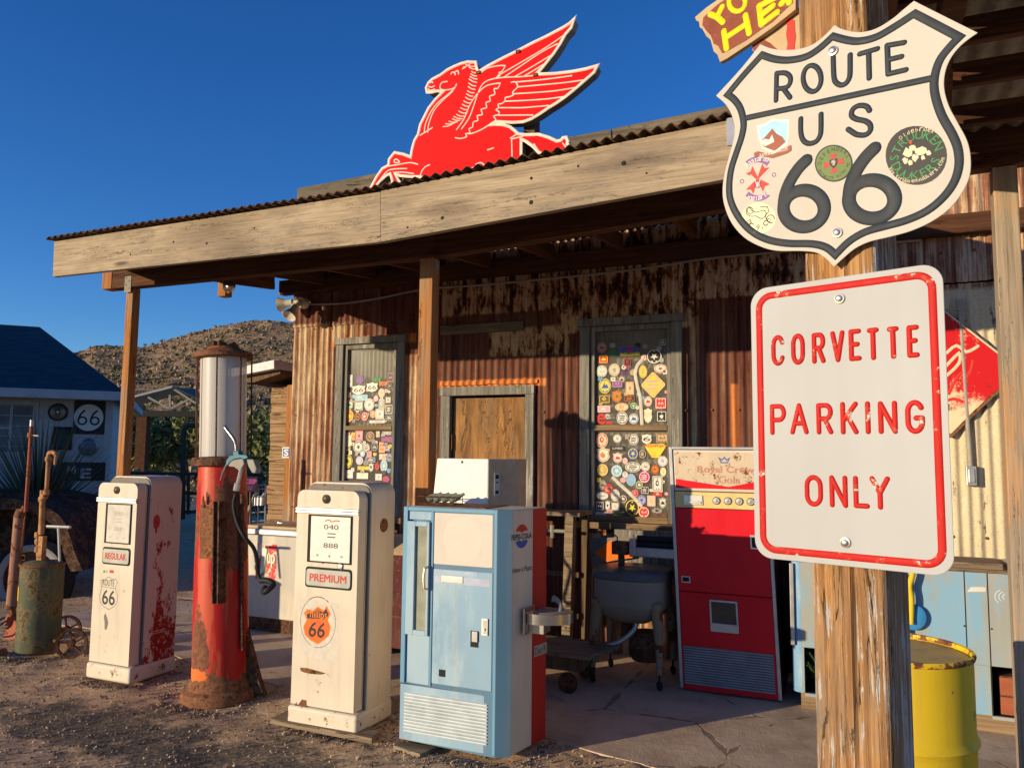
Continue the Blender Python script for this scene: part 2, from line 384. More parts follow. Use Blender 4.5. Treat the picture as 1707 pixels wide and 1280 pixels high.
M['browntrim'] = wood('brown_sash_wood', [(.10, .065, .035), (.24, .16, .09), (.38, .27, .16)], 'x', 60, 1.0, .4, knots=False)
M['ply'] = wood('old_plywood', [(.10, .055, .025), (.24, .12, .045), (.42, .21, .07), (.50, .27, .10)], 'z', 16, 1.0, .8, grey=(.13, .10, .07), greyamt=.9, knots=False, swirl=2.2)
M['shedwood'] = wood('shed_plank_wood', [(.12, .07, .035), (.32, .20, .105), (.46, .31, .17)], 'x', 55, 1.0, .9)
M['plank'] = wood('grey_plank', [(.10, .075, .05), (.24, .18, .12), (.35, .27, .18)], 'x', 60, 1.0, .6)
M['darkplank'] = wood('dark_plank', [(.05, .035, .02), (.13, .085, .05), (.20, .13, .08)], 'z', 60, 1.0, .6)
M['tan'] = plain('tan_board', (.50, .37, .22), .7)
M['roofrust'] = paint('rusty_roof_sheet', (.055, .032, .025), rough=.8, chips=.52, rust=((.03, .018, .014), (.10, .05, .03)), scale=12)
M['underroof'] = corrugated_mat('weathered_roof_underside', [(-99, 99, -99, 99, 'grey', .05)])
M['wall'] = corrugated_mat('rusty_corrugated_wall', [
    (-99, 99, -99, 99, 'maroon', .1), (-5.3, -4.62, -9, 2.86, 'cream', .02), (-3.84, -3.45, -9, 2.50, 'cream', .03),
    (-4.66, -3.7, 2.62, 2.70, 'orange', .03), (-4.78, -4.30, 2.70, 2.84, 'cream', .06),
    (-3.42, -.05, 2.84, 9, 'peel', .02), (-2.95, -2.2, 2.45, 2.70, 'peel', .03), (-3.5, -2.40, 2.18, 2.245, 'orange', .012), (-2.3, -1.1, 2.62, 2.84, 'peel', .02), (-1.16, -1.10, 1.2, 2.7, 'cream', .012),
    (-2.0, -1.1, -9, .95, 'cream', .03), (-.85, -.80, 1.5, 2.15, 'orange', .012), (-.04, 99, -9, 2.82, 'paintcream', .03), (-.04, 99, 2.78, 9, 'cream', .03)], -1.0)
M['white'] = paint('cream_enamel', (.66, .59, .475), chips=.665, spots=(((0, 0, .05), (.5, .5, .07), .16), ((-.1, -.2, 1.36), (.2, .2, .05), .14)), second=None)
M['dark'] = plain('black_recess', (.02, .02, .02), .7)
M['black'] = plain('black_ink', (.025, .025, .028), .5, var=.1, bump=0)
M['navy'] = paint('navy_enamel', (.030, .040, .054), rough=.45, chips=.70, dirt=.1, rust=((.4, .35, .28), (.6, .5, .4)))
M['chrome'] = plain('chrome', (.60, .57, .53), .42, 1.0, var=.1, bump=.05)
M['steel'] = plain('brushed_steel', (.55, .52, .48), .3, 1.0)
M['rust'] = paint('rusty_iron', (.17, .07, .04), rough=.8, chips=.50, rust=((.05, .02, .012), (.32, .13, .05)), scale=14)
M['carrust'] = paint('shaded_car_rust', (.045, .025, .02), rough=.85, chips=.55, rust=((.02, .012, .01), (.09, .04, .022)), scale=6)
M['darkrust'] = paint('dark_rust', (.07, .035, .025), rough=.85, chips=.52, rust=((.03, .014, .01), (.14, .055, .03)), scale=10)
M['tanrust'] = paint('tan_rusty_pipe', (.42, .22, .10), rough=.75, chips=.52, rust=((.20, .08, .03), (.42, .20, .09)), scale=16)
M['rubber'] = plain('black_rubber', (.02, .02, .022), .6)
M['red'] = paint('red_enamel', (.55, .02, .02), rough=.35, chips=.72, dirt=.1)
M['signred'] = paint('sign_red', (.50, .016, .014), rough=.5, chips=.605, scale=26, dirt=.05, rust=((.75, .68, .6), (.8, .75, .66)))
M['signwhite'] = paint('sign_white', (.44, .455, .465), rough=.5, chips=.80, dirt=.22, scale=6, dirtcol=(.42, .41, .37))
M['signcream'] = paint('sign_cream', (.54, .515, .46), rough=.5, chips=.80, dirt=.12, scale=6, dirtcol=(.52, .45, .34))
M['signedge'] = paint('sign_edge_cream', (.78, .68, .46), rough=.3, chips=.80, dirt=.1, scale=6)
M['horsered'] = plain('horse_red', (.80, .002, .004), .7, var=.04, bump=0)
M['horseline'] = plain('horse_white_line', (.80, .66, .55), .4, bump=0)
M['canside'] = paint('sign_can_side', (.24, .23, .20), rough=.6, chips=.64)
M['bluepale'] = paint('pale_blue_enamel', (.26, .41, .54), chips=.70, second=(.34, .48, .58), dirt=.3, dirtcol=(.55, .48, .36), spots=(((0, -.2, .0), (.6, .3, .08), .2),), rust=((.45, .30, .15), (.5, .36, .2)))
M['blueside'] = paint('blue_steel_side', (.10, .20, .30), chips=.70)
M['bluemid'] = paint('mid_blue_trim', (.15, .33, .48), chips=.70)
M['creampanel'] = paint('blank_cream_panel', (.62, .57, .50), chips=.75, dirt=.08)
M['whiteside'] = paint('white_side', (.72, .61, .48), chips=.75, dirt=.2)
M['redside'] = paint('red_side', (.50, .025, .015), chips=.72, dirt=.2, dirtcol=(.3, .05, .03))
M['glassdull'] = plain('dusty_display_glass', (.30, .31, .24), .15, var=.2)
M['rcred'] = paint('bright_red_door', (.66, .008, .02), rough=.35, chips=.76, dirt=.06, dirtcol=(.35, .02, .02))
M['rccream'] = paint('faded_header', (.60, .50, .38), rough=.4, chips=.585, scale=17, dirt=.3)
M['yellowpanel'] = paint('butter_yellow_panel', (.72, .58, .25), chips=.75)
M['maroonframe'] = plain('maroon_frame', (.10, .03, .035), .4)
M['slat'] = plain('grille_slat', (.33, .33, .36), .5)
M['slatback'] = plain('grille_back', (.13, .13, .15), .7)
M['yellow'] = paint('yellow_drum_paint', (.68, .48, .02), rough=.42, chips=.655, scale=7, dirt=.45, dirtcol=(.40, .28, .07))
M['chest'] = paint('patina_blue_chest', (.34, .36, .34), rough=.45, chips=.72, second=(.22, .40, .56), dirt=.5, dirtcol=(.40, .36, .28), scale=8)
M['chestblue'] = paint('chest_blue', (.18, .36, .56), rough=.4, chips=.70, second=(.38, .48, .52), dirt=.3, scale=8)
M['tub'] = paint('grey_tub_enamel', (.25, .245, .22), rough=.4, chips=.70, dirt=.3)
M['leg'] = paint('worn_tan_leg', (.24, .19, .13), rough=.6, chips=.55)
M['orange'] = plain('safety_orange', (.95, .17, .01), .5, bump=0, var=.05)
M['greysign'] = paint('grey_sign_back', (.19, .18, .16), rough=.6, chips=.6)
M['green'] = paint('faded_green_tank', (.085, .10, .065), rough=.6, chips=.54, rust=((.05, .035, .02), (.16, .13, .05)), scale=7)
M['yellowlabel'] = plain('yellow_label', (.80, .42, .01), .6)
M['cooler'] = paint('white_cooler', (.62, .57, .49), rough=.45, chips=.70, second=(.50, .48, .44), dirt=.35, dirtcol=(.40, .36, .31))
M['silver'] = plain('dull_silver_trim', (.42, .42, .43), .4, .6)
M['glass'] = plain('cloudy_glass', (.50, .48, .43), .3)
M['lamp'] = plain('floodlight_white', (.62, .58, .50), .4)
M['conduit'] = plain('grey_conduit', (.32, .30, .27), .5)
M['siding'] = plain('white_siding', (.50, .49, .47), .7, scale=3)
M['sidingwin'] = plain('dim_window', (.16, .17, .19), .2, scale=2, var=.5)
M['shingle'] = None
g = G('teal_shingle'); br = g.noise((3, 3, 40), 1, 3, .5); b2 = g.voro((5, 5, 9), 1, out='Color')
g.set(Base_Color=g.mix(g.step(br, .3, .7), (.022, .045, .055), (.05, .085, .095)), Roughness=.9); g.bump(br, .6, .02); M['shingle'] = g.m
g = G('ground_gravel')
n1 = g.noise(scale=.7, det=6); n2 = g.noise(scale=55, det=6, rough=.75); n3 = g.noise(scale=3.2, det=6, rough=.7, off=(3, 3, 3)); n4 = g.noise(scale=16, det=5, rough=.7)
soil = g.ramp(g.math('ADD', g.math('MULTIPLY', n2, .65), g.math('MULTIPLY', n4, .35)), [(.36, (.26, .165, .095)), (.48, (.60, .41, .25)), (.58, (.74, .54, .35)), (.68, (.84, .68, .47))])
asp = g.ramp(g.math('ADD', g.math('MULTIPLY', n2, .8), g.math('MULTIPLY', n4, .2)), [(.38, (.07, .06, .048)), (.50, (.20, .165, .12)), (.60, (.38, .30, .20)), (.66, (.54, .43, .29))])
lv = n3
for c, r_, a in (((-3.2, 3.2, 0), (1.7, .9, 3), .28), ((-1.6, 3.3, 0), (1.2, .75, 3), .3), ((-4.4, 3.35, 0), (.9, .35, 3), .25)): lv = g.math('ADD', lv, g.math('MULTIPLY', g.spot(c, r_), a))
g.set(Base_Color=g.mix(g.step(lv, .60, .69), soil, asp), Roughness=.95); g.bump(g.math('ADD', n2, g.math('MULTIPLY', n4, .6)), 1.0, .02); M['gravel'] = g.m
g = G('slab_concrete'); n1 = g.noise(scale=2.2, det=8, rough=.65); n2 = g.noise(scale=70, det=5, rough=.7); ve = g.voro((1, 1, 0), .9, 'DISTANCE_TO_EDGE', off=(.3, .2, 0), src=None)
cw = g.noise(scale=5, det=5, off=(2, 2, 2)); ck = g.math('SUBTRACT', 1.0, g.step(g.math('ADD', ve, g.math('MULTIPLY', g.math('SUBTRACT', cw, .5), .07)), .0, .0022))
g.set(Base_Color=g.mix(g.math('MULTIPLY', ck, .55), g.mix(g.math('MULTIPLY', g.step(n2, .4, .7), .3), g.ramp(n1, [(.35, (.42, .31, .21)), (.5, (.58, .44, .32)), (.65, (.66, .52, .39))]), (.20, .15, .11)), (.08, .055, .04)), Roughness=.9)
g.bump(g.math('SUBTRACT', g.math('ADD', n1, g.math('MULTIPLY', n2, .15)), g.math('MULTIPLY', ck, .3)), .8, .015); M['slab'] = g.m
g = G('hill_soil'); n1 = g.noise(scale=.05, det=8, rough=.7); n2 = g.noise(scale=.35, det=8, rough=.75, off=(5, 5, 0)); n3 = g.noise(scale=.8, det=6, rough=.7, off=(1, 5, 9))
h = g.ramp(n2, [(.38, (.16, .105, .065)), (.48, (.34, .225, .13)), (.58, (.46, .32, .19)), (.68, (.52, .39, .26))])
g.set(Base_Color=g.mix(g.step(n3, .55, .64), h, (.13, .115, .055)), Roughness=1.0); g.bump(g.math('ADD', n2, n3), 1.0, 1.2); M['hill'] = g.m
def leafmat(name, c1, c2):
    g = G(name); n = g.noise(scale=1.3, det=4); n2 = g.noise(scale=9, det=2)
    g.set(Base_Color=g.mix(g.step(g.math('ADD', g.math('MULTIPLY', n, .6), g.math('MULTIPLY', n2, .4)), .38, .62), c1, c2), Roughness=.75); return g.m
M['bush'] = leafmat('desert_bush_leaf', (.10, .09, .045), (.22, .19, .105)); M['bush2'] = leafmat('green_tree_leaf', (.09, .12, .04), (.24, .25, .10))
M['cholla'] = leafmat('pale_cholla', (.17, .14, .07), (.34, .28, .16)); M['yucca'] = leafmat('yucca_leaf', (.05, .085, .06), (.10, .14, .10)); M['cactus'] = leafmat('cactus_green', (.03, .06, .02), (.07, .11, .04))
M['boulder'] = plain('hill_boulder', (.36, .25, .16), .95, scale=1, var=.25)
M['bark'] = plain('grey_bark', (.12, .09, .06), .95)
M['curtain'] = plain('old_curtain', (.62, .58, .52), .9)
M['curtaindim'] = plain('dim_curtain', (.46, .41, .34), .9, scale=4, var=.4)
g = G('window_pane'); tr = g.N.new('ShaderNodeBsdfTransparent'); tr.inputs[0].default_value = (.86, .87, .85, 1); mx = g.N.new('ShaderNodeMixShader'); gl = g.b; g.set(Base_Color=(.30, .28, .25), Roughness=.12)
mx.inputs[0].default_value = .22; g.L.new(tr.outputs[0], mx.inputs[1]); g.L.new(gl.outputs[0], mx.inputs[2]); g.L.new(mx.outputs[0], g.N['Material Output'].inputs[0]); M['pane'] = g.m
g = G('pump_cylinder_glass'); tr = g.N.new('ShaderNodeBsdfTransparent'); tr.inputs[0].default_value = (.80, .79, .76, 1); mx = g.N.new('ShaderNodeMixShader'); g.set(Base_Color=(.72, .69, .66), Roughness=.35)
mx.inputs[0].default_value = .66; g.L.new(tr.outputs[0], mx.inputs[1]); g.L.new(g.b.outputs[0], mx.inputs[2]); g.L.new(mx.outputs[0], g.N['Material Output'].inputs[0]); M['cyl'] = g.m
_sc = {}
PAL = dict(W=(.78,.74,.66), K=(.03,.03,.035), R=(.62,.04,.03), B=(.04,.12,.42), L=(.25,.50,.68), Y=(.78,.62,.06), O=(.80,.22,.03), G=(.04,.26,.08), P=(.75,.40,.45), C=(.72,.60,.42), T=(.55,.38,.20), U=(.22,.10,.32), V=(.42,.40,.62), M=(.62,.03,.18), D=(.10,.13,.04), E=(.38,.37,.34), N=(.16,.08,.05), g=(.13,.20,.06), b=(.35,.65,.78), r=(.45,.05,.05), n=(.30,.09,.06), t=(.85,.05,.03), y=(.70,.62,.0))
def sm(c):
    if c not in _sc: _sc[c] = plain('sticker_'+{'W':'white','K':'black','R':'red','B':'blue','L':'light_blue','Y':'yellow','O':'orange','G':'green','P':'pink','C':'cream','T':'tan','U':'purple','V':'lavender','M':'magenta','D':'dark_olive','E':'grey','N':'brown','g':'olive','b':'sky_blue','r':'dark_red','n':'red_brown','t':'bright_red','y':'letter_yellow'}[c], PAL[c], .45, bump=0, var=.12, scale=30)
    return _sc[c]
# ------------------------------------------------------------------ ground, slab, hill
def axis_pts(a, b, fa, fb, fine, coarse):
    out = []; x = a
    while x < b:
        out.append(x); d = max(fa-x, x-fb, 0); x += fine if d <= 0 else min(coarse, fine+d*.16)
    out.append(b); return out
xs = axis_pts(-1500, 1500, -6.6, -.3, .05, 200); ys = axis_pts(-300, 2200, 2.0, 6.6, .05, 200)
front = [(-7.0, 4.95), (-6.1, 5.05), (-5.2, 4.78), (-4.4, 4.52), (-3.5, 4.40), (-2.9, 4.52), (-2.4, 4.38), (-1.9, 4.32), (-1.45, 4.20), (-1.2, 4.13), (-1.0, 4.10), (-.6, 4.0), (0, 3.9), (.8, 3.7), (4, 3.5)]
def slab_y(x):
    for (a, b), (c, d) in zip(front, front[1:]):
        if a <= x <= c: return b+(d-b)*(x-a)/(c-a)
    return 99
def gz(x, y):
    e = slab_y(x)-y if y < 6.6 else 9
    if e < -.03: return -.04
    if e < .5: 
        w = max(0, e)/.5; return (gz0(x, y))*w+(1-w)*(.001+.006*noise.noise(Vector((x*5, y*5, 1))))
    return gz0(x, y)
def gz0(x, y):
    k = 1 if (-9 < x < 2 and 0 < y < 9) else .4
    return -.022+k*(.016*noise.noise(Vector((x*.8, y*.8, 0)))+.012*noise.noise(Vector((x*4, y*4, 3)))+.005*noise.noise(Vector((x*13, y*13, 5))))
mb = MB(); nx = len(xs)
mb.add([(x, y, gz(x, y)) for y in ys for x in xs], [(j*nx+i, j*nx+i+1, (j+1)*nx+i+1, (j+1)*nx+i) for j in range(len(ys)-1) for i in range(nx-1)])
mb.build('ground', M['gravel'], smooth=True, kind='structure')
mb = MB(); rs = random.Random(3)
BASES = [(-3.05, 3.84, -2.6, 4.2), (-4.95, 3.98, -4.53, 4.37), (-4.10, 3.86, -3.6, 4.3), (-2.32, 3.80, -1.62, 4.2), (-6.05, 4.15, -5.8, 4.5)]
for _ in range(30000):
    y = 2.2+rs.random()**1.3*4.6; x = -.2-rs.random()*(1.2+y*1.25)
    if _ > 25000:
        a0, b0, a1, b1 = rs.choice(BASES); e_ = abs(rs.gauss(0, .05))+.012
        x, y = rs.choice(((rs.uniform(a0, a1), b0-e_), (rs.uniform(a0, a1), b0-e_), (a0-e_, rs.uniform(b0, b1)), (a1+e_, rs.uniform(b0, b1))))
    if y > slab_y(x)-.02 and _ < 25001 and rs.random() < .93: continue
    s = .0025+.008*rs.random()**3 + (.018*rs.random() if _ % 220 == 0 else 0); z = gz(x, y)+s*.25; a = rs.random()*6.3
    p = [Vector((x+s*math.cos(a+k*2.1)*(.7+rs.random()*.6), y+s*math.sin(a+k*2.1)*(.7+rs.random()*.6), z-s*.6)) for k in range(3)]
    t = [Vector((x+s*.6*math.cos(a+1+k*2.1), y+s*.6*math.sin(a+1+k*2.1), z+s*(.5+.5*rs.random()))) for k in range(3)]
    mb.add(p+t, [(3, 4, 5), (0, 1, 4, 3), (1, 2, 5, 4), (2, 0, 3, 5)], rs.choice((0, 0, 1, 1, 2)))
mb.build('gravel', [plain('pebble_tan', (.46, .35, .25), .9, var=.3), plain('pebble_brown', (.24, .16, .11), .9, var=.3), plain('pebble_dark', (.10, .085, .075), .9, var=.3)], kind='stuff', label='small loose pebbles scattered over the dirt forecourt', cat='gravel')
mb = MB(); fr = Frame((0, 0, 0), (1, 0, 0), (0, 1, 0))
front = [(x+(rs.random()-.5)*.02, y+.03*noise.noise(Vector((x*3, 0, 9)))) for x, y in smoothpath(front, 6)]
mb.poly(fr, front+[(4, 6.4), (-7, 6.4)], -.05, .004)
mb.build('pavement', M['slab'], kind='structure')

# hill: polar height field round the viewer
ridge = [(-500, 640), (-250, 615), (-100, 600), (0, 592), (60, 588), (130, 586), (160, 574), (200, 573), (245, 576), (300, 560), (350, 545), (395, 537), (440, 535), (495, 537), (560, 529), (640, 534), (760, 545), (900, 560), (1100, 600), (1300, 650), (1500, 700), (1700, 740)]
def ridge_y(px):
    for (a, b), (c, d) in zip(ridge, ridge[1:]):
        if a <= px <= c: return b+(d-b)*(px-a)/(c-a)
    return 760
mb = MB(); cols_, rows_ = 300, 110; vs = []
for j in range(rows_+1):
    t = j/rows_
    for i in range(cols_+1):
        px = -500+2200*i/cols_; D = 230+25*math.sin(px*.006); q = at_depth(px, ridge_y(px), D); Hr = q.z-.3
        d2 = Vector((q.x, q.y)).normalized(); d0, d1 = 58.0, Vector((q.x, q.y)).length
        tt = t/.8
        if tt <= 1: r_ = d0+(d1-d0)*tt; h = Hr*(tt**1.25); am = min(1, tt*3)*(1-.55*tt)
        else: r_ = d1+(tt-1)*220; h = Hr*(1-(tt-1)*1.6); am = .5
        x, y = d2.x*r_, d2.y*r_
        h += am*(3.2*noise.noise(Vector((x*.035, y*.035, 1)))+1.6*abs(noise.noise(Vector((x*.11, y*.11, 2))))+.8*noise.noise(Vector((x*.35, y*.35, 4))))
        if tt > .9: h += .9*max(0, noise.noise(Vector((x*.13, y*.13, 8))))+.5*noise.noise(Vector((x*.5, y*.5, 3)))
        vs.append((x, y, h-.05))
mb.add(vs, [(j*(cols_+1)+i, j*(cols_+1)+i+1, (j+1)*(cols_+1)+i+1, (j+1)*(cols_+1)+i) for j in range(rows_) for i in range(cols_)])
hill = mb.build('hill', M['hill'], smooth=False, kind='structure')
HV = vs
def hillpt(fi, fj):
    i, j = int(fi), int(fj); return Vector(HV[j*(cols_+1)+i])
mb = MB(); mbb = MB()
def clump(mb, c, r, n, lf, m=0, flat=.8, rnd=random):
    for _ in range(n):
        v = Vector((rnd.gauss(0, 1), rnd.gauss(0, 1), rnd.gauss(0, 1))).normalized()*r*(.45+.55*rnd.random())
        p = Vector(c)+Vector((v.x, v.y, v.z*flat)); a = Vector((rnd.random()-.5, rnd.random()-.5, rnd.random()-.5)).normalized(); b = a.cross(Vector((rnd.random()-.5, rnd.random()-.5, rnd.random()-.5))).normalized()
        s = lf*(.6+.8*rnd.random()); mb.add([p-a*s-b*s*.4, p+a*s-b*s*.4, p+a*s*.7+b*s*.6, p-a*s*.7+b*s*.6], [(0, 1, 2, 3)], m)
hr = random.Random(5)
for _ in range(5200):
    i = (130+820*hr.random()+370)/2200*cols_; j = hr.random()**.8*rows_*.80; p = hillpt(i, j)+Vector((hr.random()*2-1, hr.random()*2-1, 0))
    if hr.random() < .55:
        r_ = .3+.45*hr.random(); clump(mb, p+Vector((0, 0, r_*.4)), r_, 7, r_*.5, 0, .7, hr)
    else:
        r_ = .12+.36*hr.random()**2.5; b = len(mbb.v); s_ = [1+.5*(hr.random()-.5) for _ in range(40)]
        vs2 = []; 
        for k in range(5):
            a = math.pi*k/4
            for q in range(6): vs2.append(p+Vector((math.sin(a)*math.cos(q*1.047+k), math.sin(a)*math.sin(q*1.047+k), math.cos(a)*.8+.25))*r_*s_[(k*6+q) % 40])
        mbb.add(vs2, [(k*6+q, (k+1)*6+q, (k+1)*6+(q+1) % 6, k*6+(q+1) % 6) for k in range(4) for q in range(6)])
mb.build('hillside_scrub', M['bush'], kind='stuff', label='dark desert scrub dotted over the sunlit hillside', cat='scrub')
mbb.build('hillside_boulders', M['boulder'], kind='stuff', label='tan boulders scattered over the sunlit hillside', cat='boulders')

# ------------------------------------------------------------------ corrugated store building
WY = 6.25; FW = facade(WY)
PITCH, AMP = .0677, .009
def sheet(mb, x0, x1, z0, z1, yoff=0.0, fz=None, rows=1, m=0):
    n = max(2, int((x1-x0)/PITCH*8)); vs = []
    for j in range(rows+1):
        for i in range(n+1):
            x = x0+(x1-x0)*i/n; z = z0+(z1-z0)*j/rows
            vs.append((x, WY+yoff+AMP*math.sin(2*math.pi*x/PITCH)+.006*noise.noise(Vector((x*1.5, z*1.2, 3))), z+(fz(x) if fz and j in (0,) else 0)))
    mb.add(vs, [(j*(n+1)+i, j*(n+1)+i+1, (j+1)*(n+1)+i+1, (j+1)*(n+1)+i) for j in range(rows) for i in range(n)], m)
store = thing('corrugated_store', 'old store building clad in rusty streaked corrugated iron under the porch', 'building', (-1.0, WY, 0))
W1 = (-4.565, -3.815, 1.0, 2.625); W2 = (-2.075, -1.235, 1.045, 2.665); DR = (-3.40, -2.505, .02, 2.185)
mb = MB()
for (a, b, c, d) in ((-5.12, W1[0], -.02, 2.86), (W1[0], W1[1], W1[3], 2.86), (W1[0], W1[1], -.02, W1[2]), (W1[1], DR[0], -.02, 2.86), (DR[0], DR[1], DR[3], 2.86), (DR[1], W2[0], -.02, 2.86), (W2[0], W2[1], W2[3], 2.86), (W2[0], W2[1], -.02, W2[2]), (W2[1], -.04, -.02, 2.86), (-.05, 3.6, -.02, 2.82)):
    sheet(mb, a, b, c, d, rows=6)
wfz = lambda x: .012*noise.noise(Vector((x*6, 0, 2)))
sheet(mb, -5.13, 3.6, 2.83, 3.98, -.012, wfz, 5)
sheet(mb, -3.43, -2.47, 2.20, 2.235, -.02, wfz, 1)
for zn in (.25, 1.05, 1.95, 2.80, 3.05):
    x = -5.09+.03
    while x < 3.4:
        if not any(a-.03 < x < b+.03 and c-.03 < zn < d+.03 for a, b, c, d in (W1, W2, DR)):
            mb.lathe([(.011, -.002), (.010, .003), (.004, .005), (0, .005)], (x, WY-(.022 if zn > 2.83 else .010), zn+.006*noise.noise(Vector((x*9, zn, 0)))), (0, -1, 0), 7, 1)
        x += PITCH*3
wallo = mb.build('wall', [M['wall'], M['rust']], store, smooth=True)
mb = MB(); mb.box(-5.10, -5.06, WY+.02, WY+6, 0, 4.0); mb.box(-5.06, 3.6, WY+5.96, WY+6, 0, 4.0); mb.box(3.56, 3.6, WY+.02, WY+5.9, 0, 4.0)
mb.build('side_wall', M['darkrust'], store)
mb = MB(); mb.box(-5.1, 3.6, WY+.02, WY+6.1, 3.98, 4.06); mb.build('roof', M['darkrust'], store)
mb = MB()
for x0, x1, za, zb, hgt in ((-5.10, -3.5, 4.255, 4.30, .17), (-3.49, -1.8, 4.30, 4.345, .18), (-1.79, .4, 4.35, 4.43, .20), (.41, 3.6, 4.43, 4.52, .2)):
    mb.poly(facade(WY-.05), [(x0, za-hgt), (x1, zb-hgt), (x1, zb), (x0, za)], -.05, 0)
    mb.poly(facade(WY-.045), [(x0, za-hgt-.25), (x1, zb-hgt-.25), (x1, zb-hgt-.006), (x0, za-hgt-.006)], -.045, 0)
mb.build('parapet', M['parapet'], store, bevel=.006)
mb = MB(); mb.box(-5.22, 3.5, WY-.11, WY-.012, 3.16, 3.30); mb.build('header_beam', M['beam'], store, bevel=.005)
mb = MB(); mb.box(-5.235, -5.222, WY-.11, WY-.012, 3.16, 3.30); mb.build('beam_end', M['post'], store)

def window(nm, Wn, railz, tape):
    x0, x1, z0, z1 = Wn; fr = .075
    mb = MB()
    mb.fbox(FW, x0-.01, x0+fr, z0, z1, -.08, .035); mb.fbox(FW, x1-fr, x1+.01, z0, z1, -.08, .035)
    mb.fbox(FW, x0-.03, x1+.03, z1+.001, z1+.065, -.08, .05)
    w = mb.build('window', M['greyframe'], store, bevel=.004)
    mb = MB(); mb.fbox(FW, x0-.03, x1+.03, z0-.055, z0-.001, -.08, .06); mb.build('sill', M['browntrim'], w, bevel=.004)
    mb = MB(); a, b = x0+fr+.005, x1-fr-.005
    mb.fbox(FW, a, a+.035, z0+.003, z1-.004, -.05, .012); mb.fbox(FW, b-.035, b, z0+.003, z1-.004, -.05, .012)
    mb.fbox(FW, a+.036, b-.036, z1-.045, z1-.004, -.05, .011); mb.build('sash', M['greyframe'], w, bevel=.003)
    mb = MB(); mb.fbox(FW, a+.036, b-.036, railz-.022, railz+.022, -.05, .018); mb.build('meeting_rail', M['browntrim'], w, bevel=.003)
    mb = MB(); mb.fbox(FW, a+.036, b-.036, z0+.003, z0+.05, -.05, .015); mb.build('bottom_rail', M['browntrim'], w, bevel=.003)
    mb = MB(); mb.fbox(FW, a+.03, b-.03, z0+.03, z1-.02, -.024, -.018); mb.build('pane', M['pane'], w)
    mb = MB(); n = 90
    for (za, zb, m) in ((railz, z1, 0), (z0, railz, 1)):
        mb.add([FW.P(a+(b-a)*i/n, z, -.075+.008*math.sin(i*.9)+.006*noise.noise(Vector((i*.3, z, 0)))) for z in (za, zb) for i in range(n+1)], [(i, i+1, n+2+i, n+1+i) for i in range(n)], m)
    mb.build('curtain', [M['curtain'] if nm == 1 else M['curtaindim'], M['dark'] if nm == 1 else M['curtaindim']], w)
    return w
win1 = window(1, W1, FW.px(615, 713)[1], None); win2 = window(2, W2, FW.px(1050, 713)[1], None)
FS = Frame((0, WY+.016, 0), (1, 0, 0))
